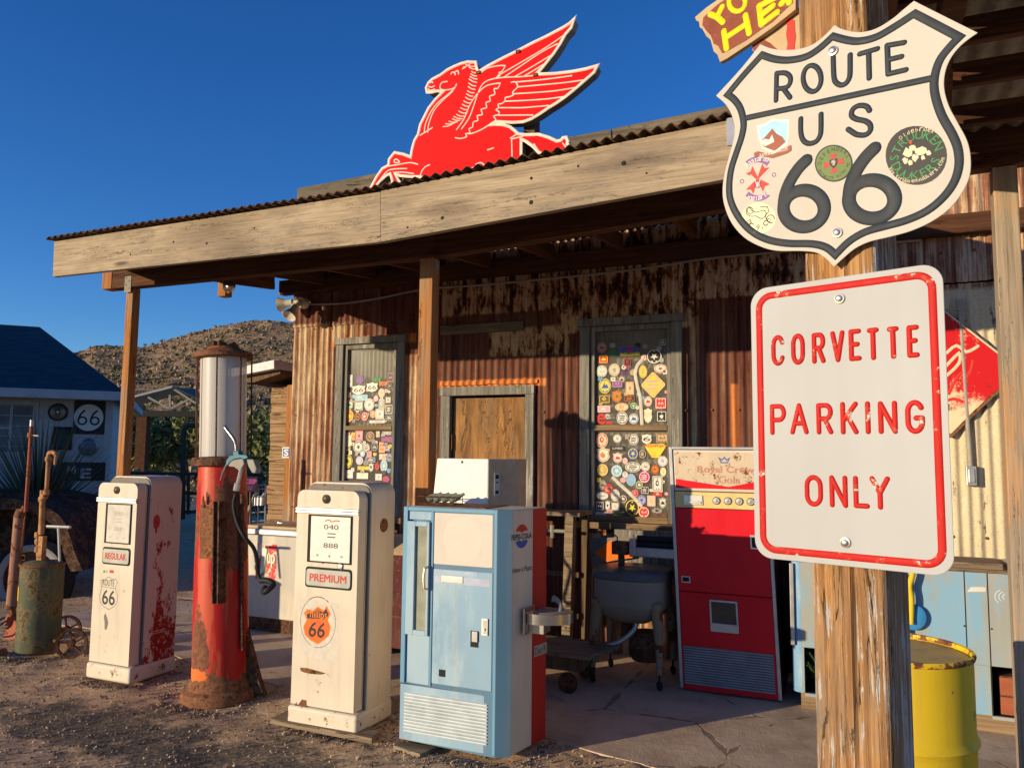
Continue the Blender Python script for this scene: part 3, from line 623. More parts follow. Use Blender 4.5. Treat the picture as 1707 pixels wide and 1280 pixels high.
def sticker(par, mp, x, y, rx, ry, kind, c1, c2, txt=None, i=0, rot=0.0):
    u0, u1, v0, v1 = rectof(mp, x-rx, y-ry, x+rx, y+ry); cx, cy, a, b = (u0+u1)/2, (v0+v1)/2, (u1-u0)/2, (v1-v0)/2
    rr = random.Random(i*7+3); mb = MB(); n0 = .0006*(i % 4)
    def sh(k, s, kind=kind):
        if kind == 'c': p = ell(cx, cy, a*s, b*s, n=22)
        elif kind == 'd': p = [(cx+a*s*1.05*math.cos(R(q+d)), cy+b*s*1.05*math.sin(R(q+d))) for q in (0, 90, 180, 270) for d in (-5, 5)]
        elif kind == 's': p = [(cx-a*s, cy+b*s*.75), (cx-a*s*.5, cy+b*s*.8), (cx, cy+b*s), (cx+a*s*.5, cy+b*s*.8), (cx+a*s, cy+b*s*.75), (cx+a*s*.85, cy+b*s*.2), (cx+a*s, cy-b*s*.25), (cx+a*s*.65, cy-b*s*.75), (cx, cy-b*s), (cx-a*s*.65, cy-b*s*.75), (cx-a*s, cy-b*s*.25), (cx-a*s*.85, cy+b*s*.2)]
        else: p = rrect(cx-a*s, cx+a*s, cy-b*s, cy+b*s, min(a, b)*.15*s, 2)
        if rot: p = [(cx+(q[0]-cx)*math.cos(rot)-(q[1]-cy)*math.sin(rot), cy+(q[0]-cx)*math.sin(rot)+(q[1]-cy)*math.cos(rot)) for q in p]
        return p
    mb.poly(FS, sh(0, 1), n0, n0+.0008, 0)
    if txt:
        text(mb, FS, txt, cx-a*.72, cx+a*.72, cy-b*.45, cy+b*.45, n0+.0016, 1)
    else:
        if min(a, b) > .018: mb.stroke(FS, sh(0, .84), min(a, b)*.06, .0005, n0+.0009, 1, seg=2, closed=True)
        k = rr.choice((3, 4, 5))
        off = rr.random()*6
        vr = (i*5+1) % 6
        if vr == 0: text(mb, FS, rr.choice(('66', 'US', 'AZ', 'RT', 'MC', '4x4')), cx-a*.5, cx+a*.5, cy-b*.25, cy+b*.3, n0+.0012, 1)
        elif vr == 1: mb.poly(FS, [(cx-a*.55, cy-b*.3), (cx-a*.1, cy+b*.45), (cx+a*.1, cy+b*.05), (cx+a*.3, cy+b*.3), (cx+a*.6, cy-b*.3)], n0+.0009, n0+.0014, 1)
        elif vr == 2:
            for q in (-.3, 0, .3): mb.poly(FS, [(cx-a*.55, cy+b*(q-.08)), (cx+a*(.55-.3*rr.random()), cy+b*(q-.08)), (cx+a*(.55-.3*rr.random()), cy+b*(q+.08)), (cx-a*.5, cy+b*(q+.08))], n0+.0009, n0+.0014, 1)
        elif vr == 3: mb.poly(FS, [(cx+a*(.5 if q % 2 else .2)*math.cos(q*.628+.3), cy+b*(.5 if q % 2 else .2)*math.sin(q*.628+.3)) for q in range(10)], n0+.0009, n0+.0014, 1)
        elif vr == 4: mb.poly(FS, ell(cx-a*.05, cy+b*.1, a*.34, b*.38, n=12), n0+.0009, n0+.0014, 1); mb.poly(FS, ell(cx, cy+b*.12, a*.18, b*.2, n=10), n0+.0016, n0+.0018, 0)
        else: mb.poly(FS, [(cx+a*.5*(.4+.6*rr.random())*math.cos(off+6.283*q/9), cy+b*.5*(.4+.6*rr.random())*math.sin(off+6.283*q/9)) for q in range(9)], n0+.0009, n0+.0014, 1)
        for q in range(k):
            vv = cy+b*(.62 if q % 2 else -.62); w = a*.09; uu = cx+(q-k/2+.5)*a*.26
            if kind in 'rc': mb.poly(FS, [(uu-w, vv-b*.07), (uu+w, vv-b*.07), (uu+w, vv+b*.07), (uu-w, vv+b*.07)], n0+.001, n0+.0015, 1)
    mb.build('sticker', [sm(c1), sm(c2)], par)
L = crop(FS, 540, 540, 4.0); RR = crop(FS, 900, 480, 3.2)
LS = [(167,380,24,40,'r','W','E'),(240,372,26,30,'c','B','R'),(232,440,44,32,'s','W','K','66'),(322,422,38,32,'s','W','K','66'),(357,372,25,15,'r','G','K'),(400,397,30,15,'r','O','K'),(438,412,20,14,'r','K','E'),(445,357,20,36,'r','K','P'),(160,475,20,25,'s','O','W'),(242,492,50,20,'r','L','W'),(385,460,22,30,'c','C','P'),(348,497,16,20,'c','P','W'),(170,538,25,32,'c','W','G'),(233,545,28,30,'r','W','K'),(303,538,33,42,'c','W','E'),(385,535,20,35,'r','E','W'),(428,507,17,20,'r','W','N'),(433,570,26,34,'r','K','W'),(166,612,33,42,'c','O','Y'),(225,617,23,28,'c','K','O'),(272,617,22,30,'c','R','W'),(327,602,20,26,'s','O','W'),(373,600,28,34,'r','W','E'),(355,651,50,9,'r','W','K','ED MASKEN'),(433,625,26,16,'r','K','W'),
 (160,780,26,50,'s','W','Y'),(235,745,25,35,'r','P','R'),(310,750,30,35,'c','N','T'),(230,820,33,40,'c','W','K'),(283,825,24,30,'c','W','K'),(338,820,26,30,'c','K','E'),(388,822,20,36,'r','O','W'),(258,865,16,20,'c','b','W'),(302,868,17,22,'r','P','R'),(158,915,34,46,'c','Y','K'),(238,910,24,30,'c','V','W'),(310,905,35,18,'r','B','Y'),(265,960,40,13,'r','Y','K'),(315,955,17,30,'s','W','K'),(355,950,17,28,'c','R','K'),(400,945,24,42,'c','L','W'),(405,885,35,20,'r','W','R'),(436,890,22,28,'c','E','B'),(418,770,35,20,'r','U','R'),(158,1000,36,28,'r','W','P'),(257,1012,38,20,'r','W','C'),(365,1020,22,22,'r','W','E'),(415,1035,24,22,'c','R','B'),(360,735,12,20,'r','C','E'),(420,728,30,12,'r','E','W')]
RS = [(330,318,26,28,'c','E','R'),(390,347,22,20,'c','G','D'),(475,332,55,24,'r','B','R'),(480,353,52,8,'r','Y','N'),(610,365,44,42,'c','K','W'),(655,290,18,18,'r','K','W'),(340,380,24,22,'r','R','Y'),(330,445,30,32,'c','W','E'),(397,437,30,34,'c','C','E'),(550,447,22,34,'c','Y','E'),(643,430,33,24,'c','W','R'),(605,517,60,64,'d','Y','P'),(347,523,33,40,'c','Y','B'),(413,512,28,18,'r','U','P'),(480,535,22,34,'r','C','O'),(345,593,30,22,'r','N','Y'),(411,578,26,32,'s','O','g'),(478,590,30,16,'r','K','O'),(577,605,22,27,'c','W','R'),(645,615,30,30,'r','R','W'),(340,645,36,18,'r','P','W'),(437,635,36,22,'c','C','O'),(500,628,18,18,'c','G','W'),(440,693,30,34,'c','W','K'),(500,697,26,28,'c','W','B'),(577,680,22,40,'s','W','Y'),(650,685,27,30,'r','K','W'),
 (332,813,32,40,'c','C','R'),(413,803,22,22,'c','W','E'),(500,808,27,30,'c','W','K'),(570,805,27,26,'s','W','K','6'),(653,800,32,25,'r','T','K'),(337,890,36,40,'s','W','O'),(415,855,38,12,'r','K','W','LUMBER'),(497,883,28,32,'c','B','Y'),(548,885,20,25,'c','K','C'),(415,905,26,28,'s','W','R'),(455,922,14,17,'c','P','W'),(655,923,26,28,'c','W','V'),(335,970,30,33,'c','T','Y'),(410,975,30,32,'c','L','W'),(497,955,42,28,'c','W','K'),(563,952,24,25,'c','W','E'),(615,968,20,24,'c','O','K'),(658,980,16,24,'c','W','Y'),(455,995,16,18,'c','W','E'),(487,1023,26,33,'c','L','V'),(558,1008,30,32,'c','M','W'),(335,1050,22,26,'c','E','N'),(368,1073,25,28,'c','R','W','HOE DOE'),(530,1050,20,22,'c','g','W'),(628,1045,27,42,'r','W','K'),(628,1098,26,10,'r','R','W'),(560,1078,22,20,'r','K','W'),(333,1108,32,20,'c','W','E'),(403,1105,24,32,'c','W','E'),(445,1125,20,22,'c','N','W'),(507,1095,20,20,'c','R','P'),(543,1130,24,26,'c','V','B'),(595,1135,22,28,'r','C','P'),(655,1145,20,28,'s','W','K'),(320,1162,22,24,'r','K','W'),(362,1160,14,28,'s','W','K'),(403,1165,20,20,'r','W','E'),(493,1172,40,48,'c','K','Y'),(322,1210,32,18,'r','W','R'),(405,1210,35,16,'r','g','Y'),(555,1195,30,30,'c','R','W'),(625,1188,28,16,'c','E','K'),(640,1212,36,11,'r','N','K')]
def fillers(ST, x0, x1, bands, n, seed):
    rr = random.Random(seed); out = []
    for _ in range(9000):
        if len(out) >= n: break
        y0_, y1_ = rr.choice(bands); x, y = rr.uniform(x0, x1), rr.uniform(y0_, y1_); r_ = rr.uniform(9, 20)
        if all(math.hypot((x-q[0])/(q[2]*.86+r_), (y-q[1])/(q[3]*.86+r_)) > .86 for q in ST+out): out.append((x, y, r_, r_*rr.uniform(.8, 1.25), rr.choice('crrcs'), rr.choice('WWWCELPYKT'), rr.choice('KERBNK')))
    return out
LS += fillers(LS, 145, 445, ((420, 655), (720, 1035)), 34, 5)
RS += fillers(RS+[(617, 865, 60, 40), (535, 470, 25, 90), (470, 1085, 50, 50)], 312, 680, ((300, 720), (785, 1215)), 30, 9)
for i, a in enumerate(LS): sticker(win1, L, *a[:7], txt=a[7] if len(a) > 7 else None, i=i)
for i, a in enumerate(RS): sticker(win2, RR, *a[:7], txt=a[7] if len(a) > 7 else None, i=i)
mb = MB(); u0, u1, v0, v1 = rectof(RR, 557, 832, 677, 905)
mb.poly(FS, [(u0, v1-.012), (u0+.02, v1), (u1-.02, v1), (u1, v1-.012), (u1-.015, v1-.035), ((u0+u1)/2+.03, v0), ((u0+u1)/2-.03, v0), (u0+.015, v1-.035)], .003, .004, 0)
text(mb, FS, 'PIZZAPOJAT', u0+.004, u1-.004, v1-.030, v1-.006, .0048, 1, bold=.001); text(mb, FS, 'SINCE 1998', u0+.03, u1-.03, v0+.012, v0+.02, .0048, 1)
mb.build('sticker', [sm('Y'), sm('R')], win2)
mb = MB(); u0, u1, v0, v1 = rectof(RR, 432, 412, 478, 440); text(mb, FS, 'I    A', u0, u1, v0, v1, .001, 0, bold=.001)
mb.poly(FS, [((u0+u1)/2, v0+.003), (u0+.011, v1-.006), (u0+.014, v1), ((u0+u1)/2, v1-.006), (u1-.016, v1), (u1-.012, v1-.007)], .001, .0018, 1)
u0, u1, v0, v1 = rectof(RR, 430, 447, 476, 470); text(mb, FS, 'AUS', u0, u1, v0, v1, .001, 0, bold=.001); mb.build('sticker', [sm('U'), sm('R')], win2)
mb = MB(); u0, u1, v0, v1 = rectof(RR, 305, 672, 350, 725); text(mb, FS, 'e', u0, u1, v0, v1, .001, 0, bold=.003); u0, u1, v0, v1 = rectof(RR, 355, 712, 386, 726); mb.poly(FS, [(u0, v0), (u1, v0), (u1, v1), (u0, v1)], .001, .0018, 0)
u0, u1, v0, v1 = rectof(RR, 355, 682, 402, 698); text(mb, FS, 'uskio', u0, u1, v0, v1, .001, 1); mb.build('sticker', [sm('R'), sm('E')], win2)
for pts in ([(545, 385), (520, 415), (510, 460), (520, 520), (535, 580), (540, 640), (545, 725)], [(392, 1012), (430, 1050), (470, 1085), (505, 1120), (540, 1160)]):
    mb = MB(); p = smoothpath([RR(*q) for q in pts], 4); mb.stroke(FS, p, .014, .0025, .003, 0, seg=4)
    for k in range(0, len(p)-1, 2): mb.stroke(FS, [(p[k][0]-.010, p[k][1]), (p[k][0]+.010, p[k][1]+.002)], .0012, .001, .0052, 1, seg=2)
    mb.build('tape_strip', [M['curtain'], sm('E')], win2)

# door
mb = MB(); x0, x1, z0, z1 = DR
mb.fbox(FW, x0-.01, x0+.085, z0, z1-.08, -.08, .03); mb.fbox(FW, x1-.075, x1+.005, z0, z1-.08, -.08, .03); mb.fbox(FW, x0-.02, x1+.01, z1-.079, z1, -.08, .036)
dfr = mb.build('door_frame', M['greyframe'], store, bevel=.004)
mb = MB(); mb.fbox(FW, x0+.10, x1-.085, z0+.01, z1-.10, -.055, -.02); door = mb.build('door', M['ply'], store, bevel=.003)
mb = MB(); mb.fbox(FW, x0+.085, x0+.10, 1.63, 1.75, -.02, .004); mb.tube([FW.P(x0+.10, 1.62, .006), FW.P(x0+.10, 1.76, .006)], .006); mb.build('hinge', M['rust'], door)
mb = MB()
for uu in (x0+.33, x0+.58): mb.stroke(FW, [(uu+.01*noise.noise(Vector((uu, z*3, 0))), z) for z in [1.25+.05*k for k in range(17)]], .002, .001, -.021, seg=2)
mb.build('board_gap', M['dark'], door)
mb = MB(); u0, u1, v0, v1 = rectof(crop(FW, 440, 380, 3.05), 905, 488, 1325, 535); mb.fbox(FW, u0, u1, v0, v1, .012, .035); mb.build('plank', M['parapet'], store, bevel=.004)
# pale conduit along the wall top, with the pipe and box on the right
mb = MB(); pts = [(-4.92, 3.05), (-4.5, 3.03), (-4.1, 3.05), (-3.6, 3.10), (-3.0, 3.095), (-2.4, 3.10), (-1.9, 3.105), (-1.4, 3.125), (-.9, 3.155), (.5, 3.15)]
mb.tube([FW.P(a, b, .045) for a, b in smoothpath(pts, 5)], .010, 8); mb.build('conduit', M['conduit'], store, smooth=True)
mb = MB(); q = crop(FW, 1240, 420, 2.3704); a = q(850, 225); b = q(893, 850)
mb.tube([FW.P(a[0], a[1], .04), FW.P(b[0], b[1], .04)], .016, 10); mb.tube([FW.P(a[0], a[1]-.02, .04), FW.P(a[0], a[1]+.06, .04)], .026, 10)
cp = mb.build('conduit', M['conduit'], store, smooth=True)
mb = MB(); u0, u1, v0, v1 = rectof(q, 874, 845, 915, 922); mb.fbox(FW, u0, u1, v0, v1, .012, .07); mb.fbox(FW, u0+.012, u1-.012, v0+.02, v1-.02, .07, .078); mb.build('junction_box', M['silver'], cp, bevel=.004)

# ------------------------------------------------------------------ porch canopy
def zt(x):
    for (a, za), (b, zb) in zip(((-5.5, 3.133), (-2.54, 3.150), (-.5, 3.255)), ((-2.54, 3.150), (-.5, 3.255), (5, 3.50))):
        if x <= b: return za+(zb-za)*(x-a)/(b-a)
    return 3.5
can = thing('porch_canopy', 'long sagging timber porch with rusty corrugated roof and weathered fascia boards', 'porch', (-2.5, 4.4, 0))
FY = 3.85; FF = facade(FY)
mb = MB(); mb.poly(FF, [(-5.392, 2.859), (-2.535, 2.832), (-2.545, 3.139), (-5.401, 3.123)], -.04, 0); mb.build('fascia_board', M['fascia'], can, bevel=.004)
mb = MB(); mb.poly(FF, [(-2.533, 2.832), (-.40, 2.953), (-.40, 3.249), (-2.543, 3.143)], -.04, .003); mb.build('fascia_board', M['fascia'], can, bevel=.004)
mb = MB()
for x, z, r_ in ((-2.12, 2.93, .011), (-1.57, 2.955, .013), (-1.05, 3.10, .014), (-1.57, 3.09, .009), (-.93, 3.03, .006), (-2.35, 2.90, .007), (-4.6, 2.95, .007), (-4.2, 3.0, .008), (-3.5, 3.02, .007), (-1.3, 3.12, .007), (-3.9, 2.96, .009)):
    mb.lathe([(0, .0015), (r_*.6, .0012), (r_, 0)], FF.P(x, z, .0035 if x > -2.53 else .0005), FF.n, 10)
mb.build('knot_hole', M['dark'], can)
mb = MB(); n = int((-.30+5.43)/PITCH*8); vs = []; ny = 10
for j in range(ny+1):
    for i in range(n+1):
        x = -5.43+(5.13)*i/n; y = FY-.045+(6.22-FY+.045)*j/ny
        vs.append((x, y, zt(x)+.012+.105*(y-FY)+AMP*1.1*math.sin(2*math.pi*x/PITCH)+.008*noise.noise(Vector((x*1.3, y, 0)))))
mb.add(vs, [(j*(n+1)+i, j*(n+1)+i+1, (j+1)*(n+1)+i+1, (j+1)*(n+1)+i) for j in range(ny) for i in range(n)])
mb.build('roof_sheet', M['roofrust'], can, smooth=True, solid=.004)
BY = 4.40
mb = MB()
for x0, x1, b0, b1 in ((-5.45, -2.46, 2.882, 2.872), (-2.458, -.3, 2.872, 2.99), (-.298, 3.2, 2.99, 3.14)):
    mb.poly(facade(BY), [(x0, b0), (x1, b1), (x1, b1+.235), (x0, b0+.235)], -.09, 0)
mb.build('beam', M['beam'], can, bevel=.005)
mb = MB(); mb.fbox(facade(BY), -5.56, -5.452, 2.885, 3.02, -.10, .004); mb.build('beam_end', M['post'], can, bevel=.004)
for i, x in enumerate((-5.30, -4.7, -4.1, -3.5, -2.9, -2.3, -1.7, -1.1, -.55)):
    z0 = zt(x)-.15; mb = MB(); mb.bar((x, FY+.045, z0+.055), (x, 6.13, z0+.055+.105*2.28), .042, .13); mb.build('rafter', M['rafter'], can)
for y in (4.9, 5.45):
    mb = MB(); mb.bar((-5.35, y, zt(-5.3)-.045+.105*(y-FY)), (-.4, y, zt(-2.5)-.0+.105*(y-FY)), .08, .035); mb.build('purlin', M['beam'], can)
def post(px0, px1, ytop, Y, mat, w, zb=0.0, ztop=None, label=None):
    a = at(px0, ytop, Y); mb = MB(); x0 = a.x; z1 = ztop or a.z
    mb.box(x0, x0+w, Y, Y+w, zb-.03, z1); return mb.build('post', mat, can, bevel=.005, label=label), x0, z1
p1, xa, za = post(211, 232, 477, 4.42, M['post'], .074, ztop=2.88)
p2, xb, zb_ = post(700, 722, 429, 4.42, M['post'], .098, ztop=2.874)
p3, xc, zc = post(1654, 1692, 270, 4.40, M['post_grey'], .105, ztop=3.03, label='grey weathered post with an orange worn patch')
def bracket(x, z, Y, par, r_=.035):
    mb = MB(); f = facade(Y); mb.fbox(f, x-r_, x+r_, z-.08, z+.05, 0, .003)
    for k in range(4): mb.lathe([(.006, 0), (.005, .004), (0, .005)], f.P(x+(-1)**k*r_*.5, z-.05+.03*k, .003), f.n, 8)
    mb.build('bracket', M['silver'], par)
M['galv'] = plain('dull_galvanised', (.22, .21, .19), .6)
bracket(xa+.04, 2.92, BY-.001, can)
bpy.data.objects['bracket'].data.materials[0] = M['galv']
mb = MB(); mb.box(xb+.100, xb+.103, 4.44, 4.50, 2.80, 2.87)
for z in (2.82, 2.85): mb.lathe([(.006, 0), (0, .004)], (xb+.103, 4.47, z), (1, 0, 0), 8)
mb.build('bracket', M['silver'], can)
q = FF.px(1224, 220); mb = MB(); mb.fbox(FF, q[0]-.035, q[0]+.03, q[1]-.07, q[1]+.07, .003, .012); mb.fbox(FF, q[0]+.026, q[0]+.03, q[1]-.07, q[1]+.07, .012, .06); mb.build('bracket', M['silver'], can)
mb = MB(); q = at(372, 462, 5.45); mb.box(-5.33+.0, -5.24, 5.42, 5.51, at(380, 494, 5.45).z, 3.16); hb = mb.build('hanging_block', M['post'], can, bevel=.004)
mb = MB(); mb.ball((-5.20, 5.44, at(385, 478, 5.45).z), .05, sc=(1, .9, 1)); mb.lathe([(.055, 0), (.06, .01), (.04, .03)], (-5.24, 5.44, at(385, 478, 5.45).z), (1, 0, 0), 16); mb.build('bell', M['steel'], hb, smooth=True)

# right-hand porch roof close overhead
can2 = thing('lean_to_roof', 'dark timber lean-to roof with grey corrugated sheets overhead at the right edge', 'roof', (1.5, 3.4, 0))
mb = MB(); n = int(3.4/PITCH*8); vs = []
for j in range(9):
    for i in range(n+1):
        x = .16+3.4*i/n; y = 1.2+3.3*j/8; vs.append((x, y, 3.20+.01*(y-1.2)+AMP*1.3*math.sin(2*math.pi*x/.09)))
mb.add(vs, [(j*(n+1)+i, j*(n+1)+i+1, (j+1)*(n+1)+i+1, (j+1)*(n+1)+i) for j in range(8) for i in range(n)])
mb.build('roof_sheet', M['underroof'], can2, smooth=True, solid=.003)
for y in (1.45, 1.95, 2.45, 2.80, 3.15, 3.52, 3.96):
    mb = MB(); mb.box(.18, 3.4, y-.02, y+.022, 3.09, 3.185); mb.build('purlin', M['beam'], can2, bevel=.003)
mb = MB(); mb.box(.13, .175, 1.3, 4.38, 3.03, 3.17); mb.build('rafter', M['rafter'], can2, bevel=.003)
mb = MB(); mb.box(.30, .37, 1.3, 4.38, 3.0, 3.088); mb.build('rafter', M['beam'], can2, bevel=.003)
mb = MB(); mb.bar((.45, 4.35, 3.02), (.35, 3.2, 3.06), .07, .07); mb.build('brace', M['beam'], can2)

# floodlights on the store corner
fl = thing('floodlight', 'pair of white floodlight heads on the store corner under the porch roof', 'floodlight', (-4.98, 6.1, 3.05))
mb = MB(); c = Vector((-4.93, 6.12, 3.05)); mb.lathe([(0, .03), (.05, .025), (.055, 0), (.055, -.05)], c, (0, -1, 0), 20); base = mb.build('mount', M['lamp'], fl, smooth=True)
for d in (Vector((-.95, -.25, -.12)), Vector((-.05, -.55, -.75))):
    d.normalize(); mb = MB(); s_ = c+Vector((0, -.05, 0)); mb.lathe([(.018, 0), (.022, .05), (.035, .06), (.035, .12), (.045, .14), (.068, .19), (.072, .20), (.066, .20), (.05, .185), (0, .175)], s_, d, 22); mb.ball(s_, .026); mb.build('lamp_head', M['lamp'], fl, smooth=True)
#@@PART3
# ------------------------------------------------------------------ winged horse sign
HF = facade(4.62); H6 = crop(HF, 560, 0, 3.556)
horse = thing('winged_horse_sign', 'red winged horse sign with white outlines standing on the porch roof', 'sign', (-2.6, 4.66, 3.3))
hp = [(843,428),(900,392),(980,350),(1080,300),(1160,258),(1250,215),(1345,165),(1385,140),(1413,112),(1395,165),(1360,205),(1330,260),(1290,320),(1250,370),(1210,420),(1192,441),(1300,437),(1400,425),(1480,410),(1550,390),(1530,430),(1490,465),(1450,500),(1410,535),(1360,575),(1310,610),(1260,640),(1210,675),(1160,705),(1110,723),(1050,727),(950,722),(905,745),(940,738),(990,740),(1030,752),(1060,775),(1080,795),(1130,800),(1200,797),(1260,815),(1310,838),(1335,832),(1345,818),(1365,815),(1375,840),(1370,855),(1410,882),(1380,876),(1345,897),(1290,912),(1225,916),(1200,902),(1165,866),(1125,838),(1098,826),(1098,945),(1100,1010),(980,1040),(800,1075),(600,1110),(545,1075),(500,1048),(440,1048),(380,1042),(352,1032),(382,1090),(400,1130),(345,1135),(332,1060),(322,1030),(300,1040),(260,1075),(225,1118),(215,1150),(180,1150),(207,1112),(240,1050),(275,1000),(312,980),(315,945),(347,905),(400,915),(443,932),(452,880),(465,835),(488,795),(500,740),(520,700),(550,640),(590,590),(635,545),(622,543),(600,540),(570,548),(540,548),(535,520),(550,490),(572,470),(620,445),(660,415),(700,395),(740,378),(780,368),(828,370),(832,395),(838,415)]
HP = [H6(*p) for p in hp]
mb = MB(); mb.poly(HF, HP, -.085, 0, 0, 1)
hb_ = mb.build('horse_face', [M['horsered'], M['canside']], horse)
mb = MB(); LWm = .0105
mb.stroke(HF, HP, .0105, .004, 0, 0, seg=3, closed=True); mb.build('outline', M['horseline'], horse)
mb = MB()
lines = [[(745,765),(790,700),(820,620),(840,560),(870,500),(920,472),(1000,460),(1100,456),(1192,447)],
 [(715,770),(760,705),(800,612),(850,545),(900,507),(972,494)],[(1065,488),(1180,478),(1300,464),(1398,450)],[(1078,517),(1200,506),(1350,492),(1482,474)],[(1048,558),(1180,550),(1300,540),(1410,522)],[(1000,602),(1120,597),(1250,588),(1362,573)],[(972,640),(1100,640),(1180,634),(1262,627)],[(965,685),(1060,684),(1168,683)],
 [(950,722),(905,745),(865,768),(820,788),(790,795)],
 [(1040,490),(1065,488),(1078,515),(1060,535),(1048,548),(1055,562),(1030,575),(1005,580),(1003,598),(985,615),(962,620),(965,640),(950,652),(968,665),(962,682),(935,690),(948,712),(915,735)],
 [(975,495),(960,525),(938,528),(942,560),(912,572),(915,600),(890,610),(893,640),(862,650),(868,680),(838,688),(842,715),(815,725),(810,755),(790,765),(795,790),(770,795),(775,812),(740,822),(708,818)],
 [(1003,395),(985,425),(968,432),(972,450),(945,465)],[(860,432),(900,405),(960,392),(1003,390)],[(960,450),(1100,370),(1250,280),(1360,205)],[(1000,457),(1100,390),(1220,310),(1312,262)],[(1062,455),(1150,405),(1283,325)],[(1112,455),(1180,415),(1250,372)],[(1168,450),(1210,408)],
 [(545,785),(550,740),(580,660),(630,600),(690,545),(715,500)],[(500,803),(530,785),(572,758)],[(525,783),(530,740),(560,670),(600,615),(660,565),(700,530)],[(660,485),(630,490),(618,510),(622,530),(650,535),(690,528),(712,512)],
 [(682,440),(690,430),(703,432),(708,445)],[(705,430),(722,420),(728,440)],[(552,515),(570,518),(585,510)],[(560,492),(568,487),(575,492)],[(548,530),(562,538),(585,530)],
 [(315,985),(380,975),(440,965),(485,975)],[(352,1022),(400,1022),(460,1030)],[(500,1045),(510,1015),(530,990),(556,978)],[(345,950),(350,965),(378,962),(360,945),(345,950)],[(320,1030),(345,1090)],[(235,1105),(290,1030),(330,1005),(420,1000)],
 [(1042,825),(1045,945)],[(1042,825),(1098,812),(1110,808)],[(1035,820),(1075,795)],[(900,890),(935,878)],[(830,975),(860,965),(885,985)],[(800,1000),(840,985),(880,990)],[(1175,855),(1190,880),(1205,900)],[(1345,850),(1360,870),(1375,885)],[(1320,880),(1345,890)]]
for l in lines: mb.stroke(HF, smoothpath([H6(*p) for p in l], 3), .0045, .002, .0, 0, seg=3)
for a, b in (((832,432),(805,425)),((835,452),(800,440)),((838,470),(795,455)),((835,490),(790,470)),((830,512),(788,495)),((825,532),(785,515)),((820,552),(780,540)),((812,572),(775,558)),((805,592),(768,578)),((797,612),(758,600)),((790,632),(750,620)),((782,652),(740,640)),((772,672),(728,660)),((760,690),(715,680)),((748,705),(700,692)),((735,715),(690,705)),((720,724),(670,720)),((705,730),(650,735)),((690,738),(635,752)),((830,410),(790,400)),((825,395),(770,385)),((800,378),(755,400)),((780,385),(750,410))):
    mb.stroke(HF, smoothpath([H6(*a), H6((a[0]+b[0])/2, (a[1]+b[1])/2+5), H6(*b)], 2), .0038, .002, .0, 0, seg=3)
mb.build('line_drawing', M['horseline'], horse)
mb = MB(); a = H6(1105, 735); mb.fbox(HF, a[0]-.03, a[0]+.05, 3.2, a[1]+.10, -.19, -.095); mb.build('support_post', M['darkplank'], horse)
mb = MB(); 
for p in ((1080, 310), (845, 433), (1183, 447)):
    a = H6(*p); mb.fbox(HF, a[0]-.014, a[0]+.014, a[1]-.010, a[1]+.010, -.10, .012)
mb.build('clip', M['rust'], horse)

# ------------------------------------------------------------------ timber post with its signs
SL, SR = Vector((-.154, 1.478, 0)), Vector((.132, 1.378, 0)); tdir = (SR-SL).normalized()
SG = Frame(SL, tdir)                                   # plane of the parking sign
PF = Frame(SL-SG.n*.016, tdir)
q0 = PF.px(1352, 960)[0]; q1 = PF.px(1475, 960)[0]; pw = q1-q0
mb = MB(); zs = [-.02+.06*i for i in range(60)]; ring = []
pr_ = random.Random(4)
cr_u = q0+pw*.58
def postring(z):
    pts = []; n_ = 26
    for i in range(n_+1):
        u = q0+pw*i/n_; g_ = .0035*noise.noise(Vector((i*.9, z*.9, 1)))+.0025*noise.noise(Vector((i*2.1, z*.5, 5)))
        ed = min(i, n_-i)
        if ed == 0: g_ -= .008
        elif ed == 1: g_ -= .0015
        cc = cr_u+.012*noise.noise(Vector((z*2.2, 0, 3)))+.02*(1.5-z)*.2
        if abs(u-cc) < pw/n_*.55 and z < 1.65: g_ -= .012*(.6+.4*noise.noise(Vector((z*5, 2, 2))))
        pts.append(PF.P(u, z, min(0, g_)))
    for i in range(1, 9):
        pts.append(PF.P(q1, z, -pw*i/9)+SG.u*.002*noise.noise(Vector((i, z*.8, 4))))
    pts.append(PF.P(q1, z, -pw)); pts.append(PF.P(q0, z, -pw))
    return pts
rings = [postring(z) for z in [(-.03+.045*i) for i in range(72)]]; k = len(rings[0])
mb.add([p for r_ in rings for p in r_], [(j*k+i, j*k+(i+1) % k, (j+1)*k+(i+1) % k, (j+1)*k+i) for j in range(len(rings)-1) for i in range(k)])
tp = wrap(props(mb.build('timber_post', M['bigpost'], smooth=True), 'thick weathered square timber post with peeling grey paint that carries the white signs', 'post'))

def bolt(fr, u, v, par, n=.002, s=1.0):
    mb = MB(); mb.lathe([(.0088*s, 0), (.0085*s, .0012), (.0055*s, .002), (.0052*s, .005*s), (.003*s, .0062*s), (0, .0064*s)], fr.P(u, v, n), fr.n, 20)
    mb.build('bolt', M['chrome'], par, smooth=True)
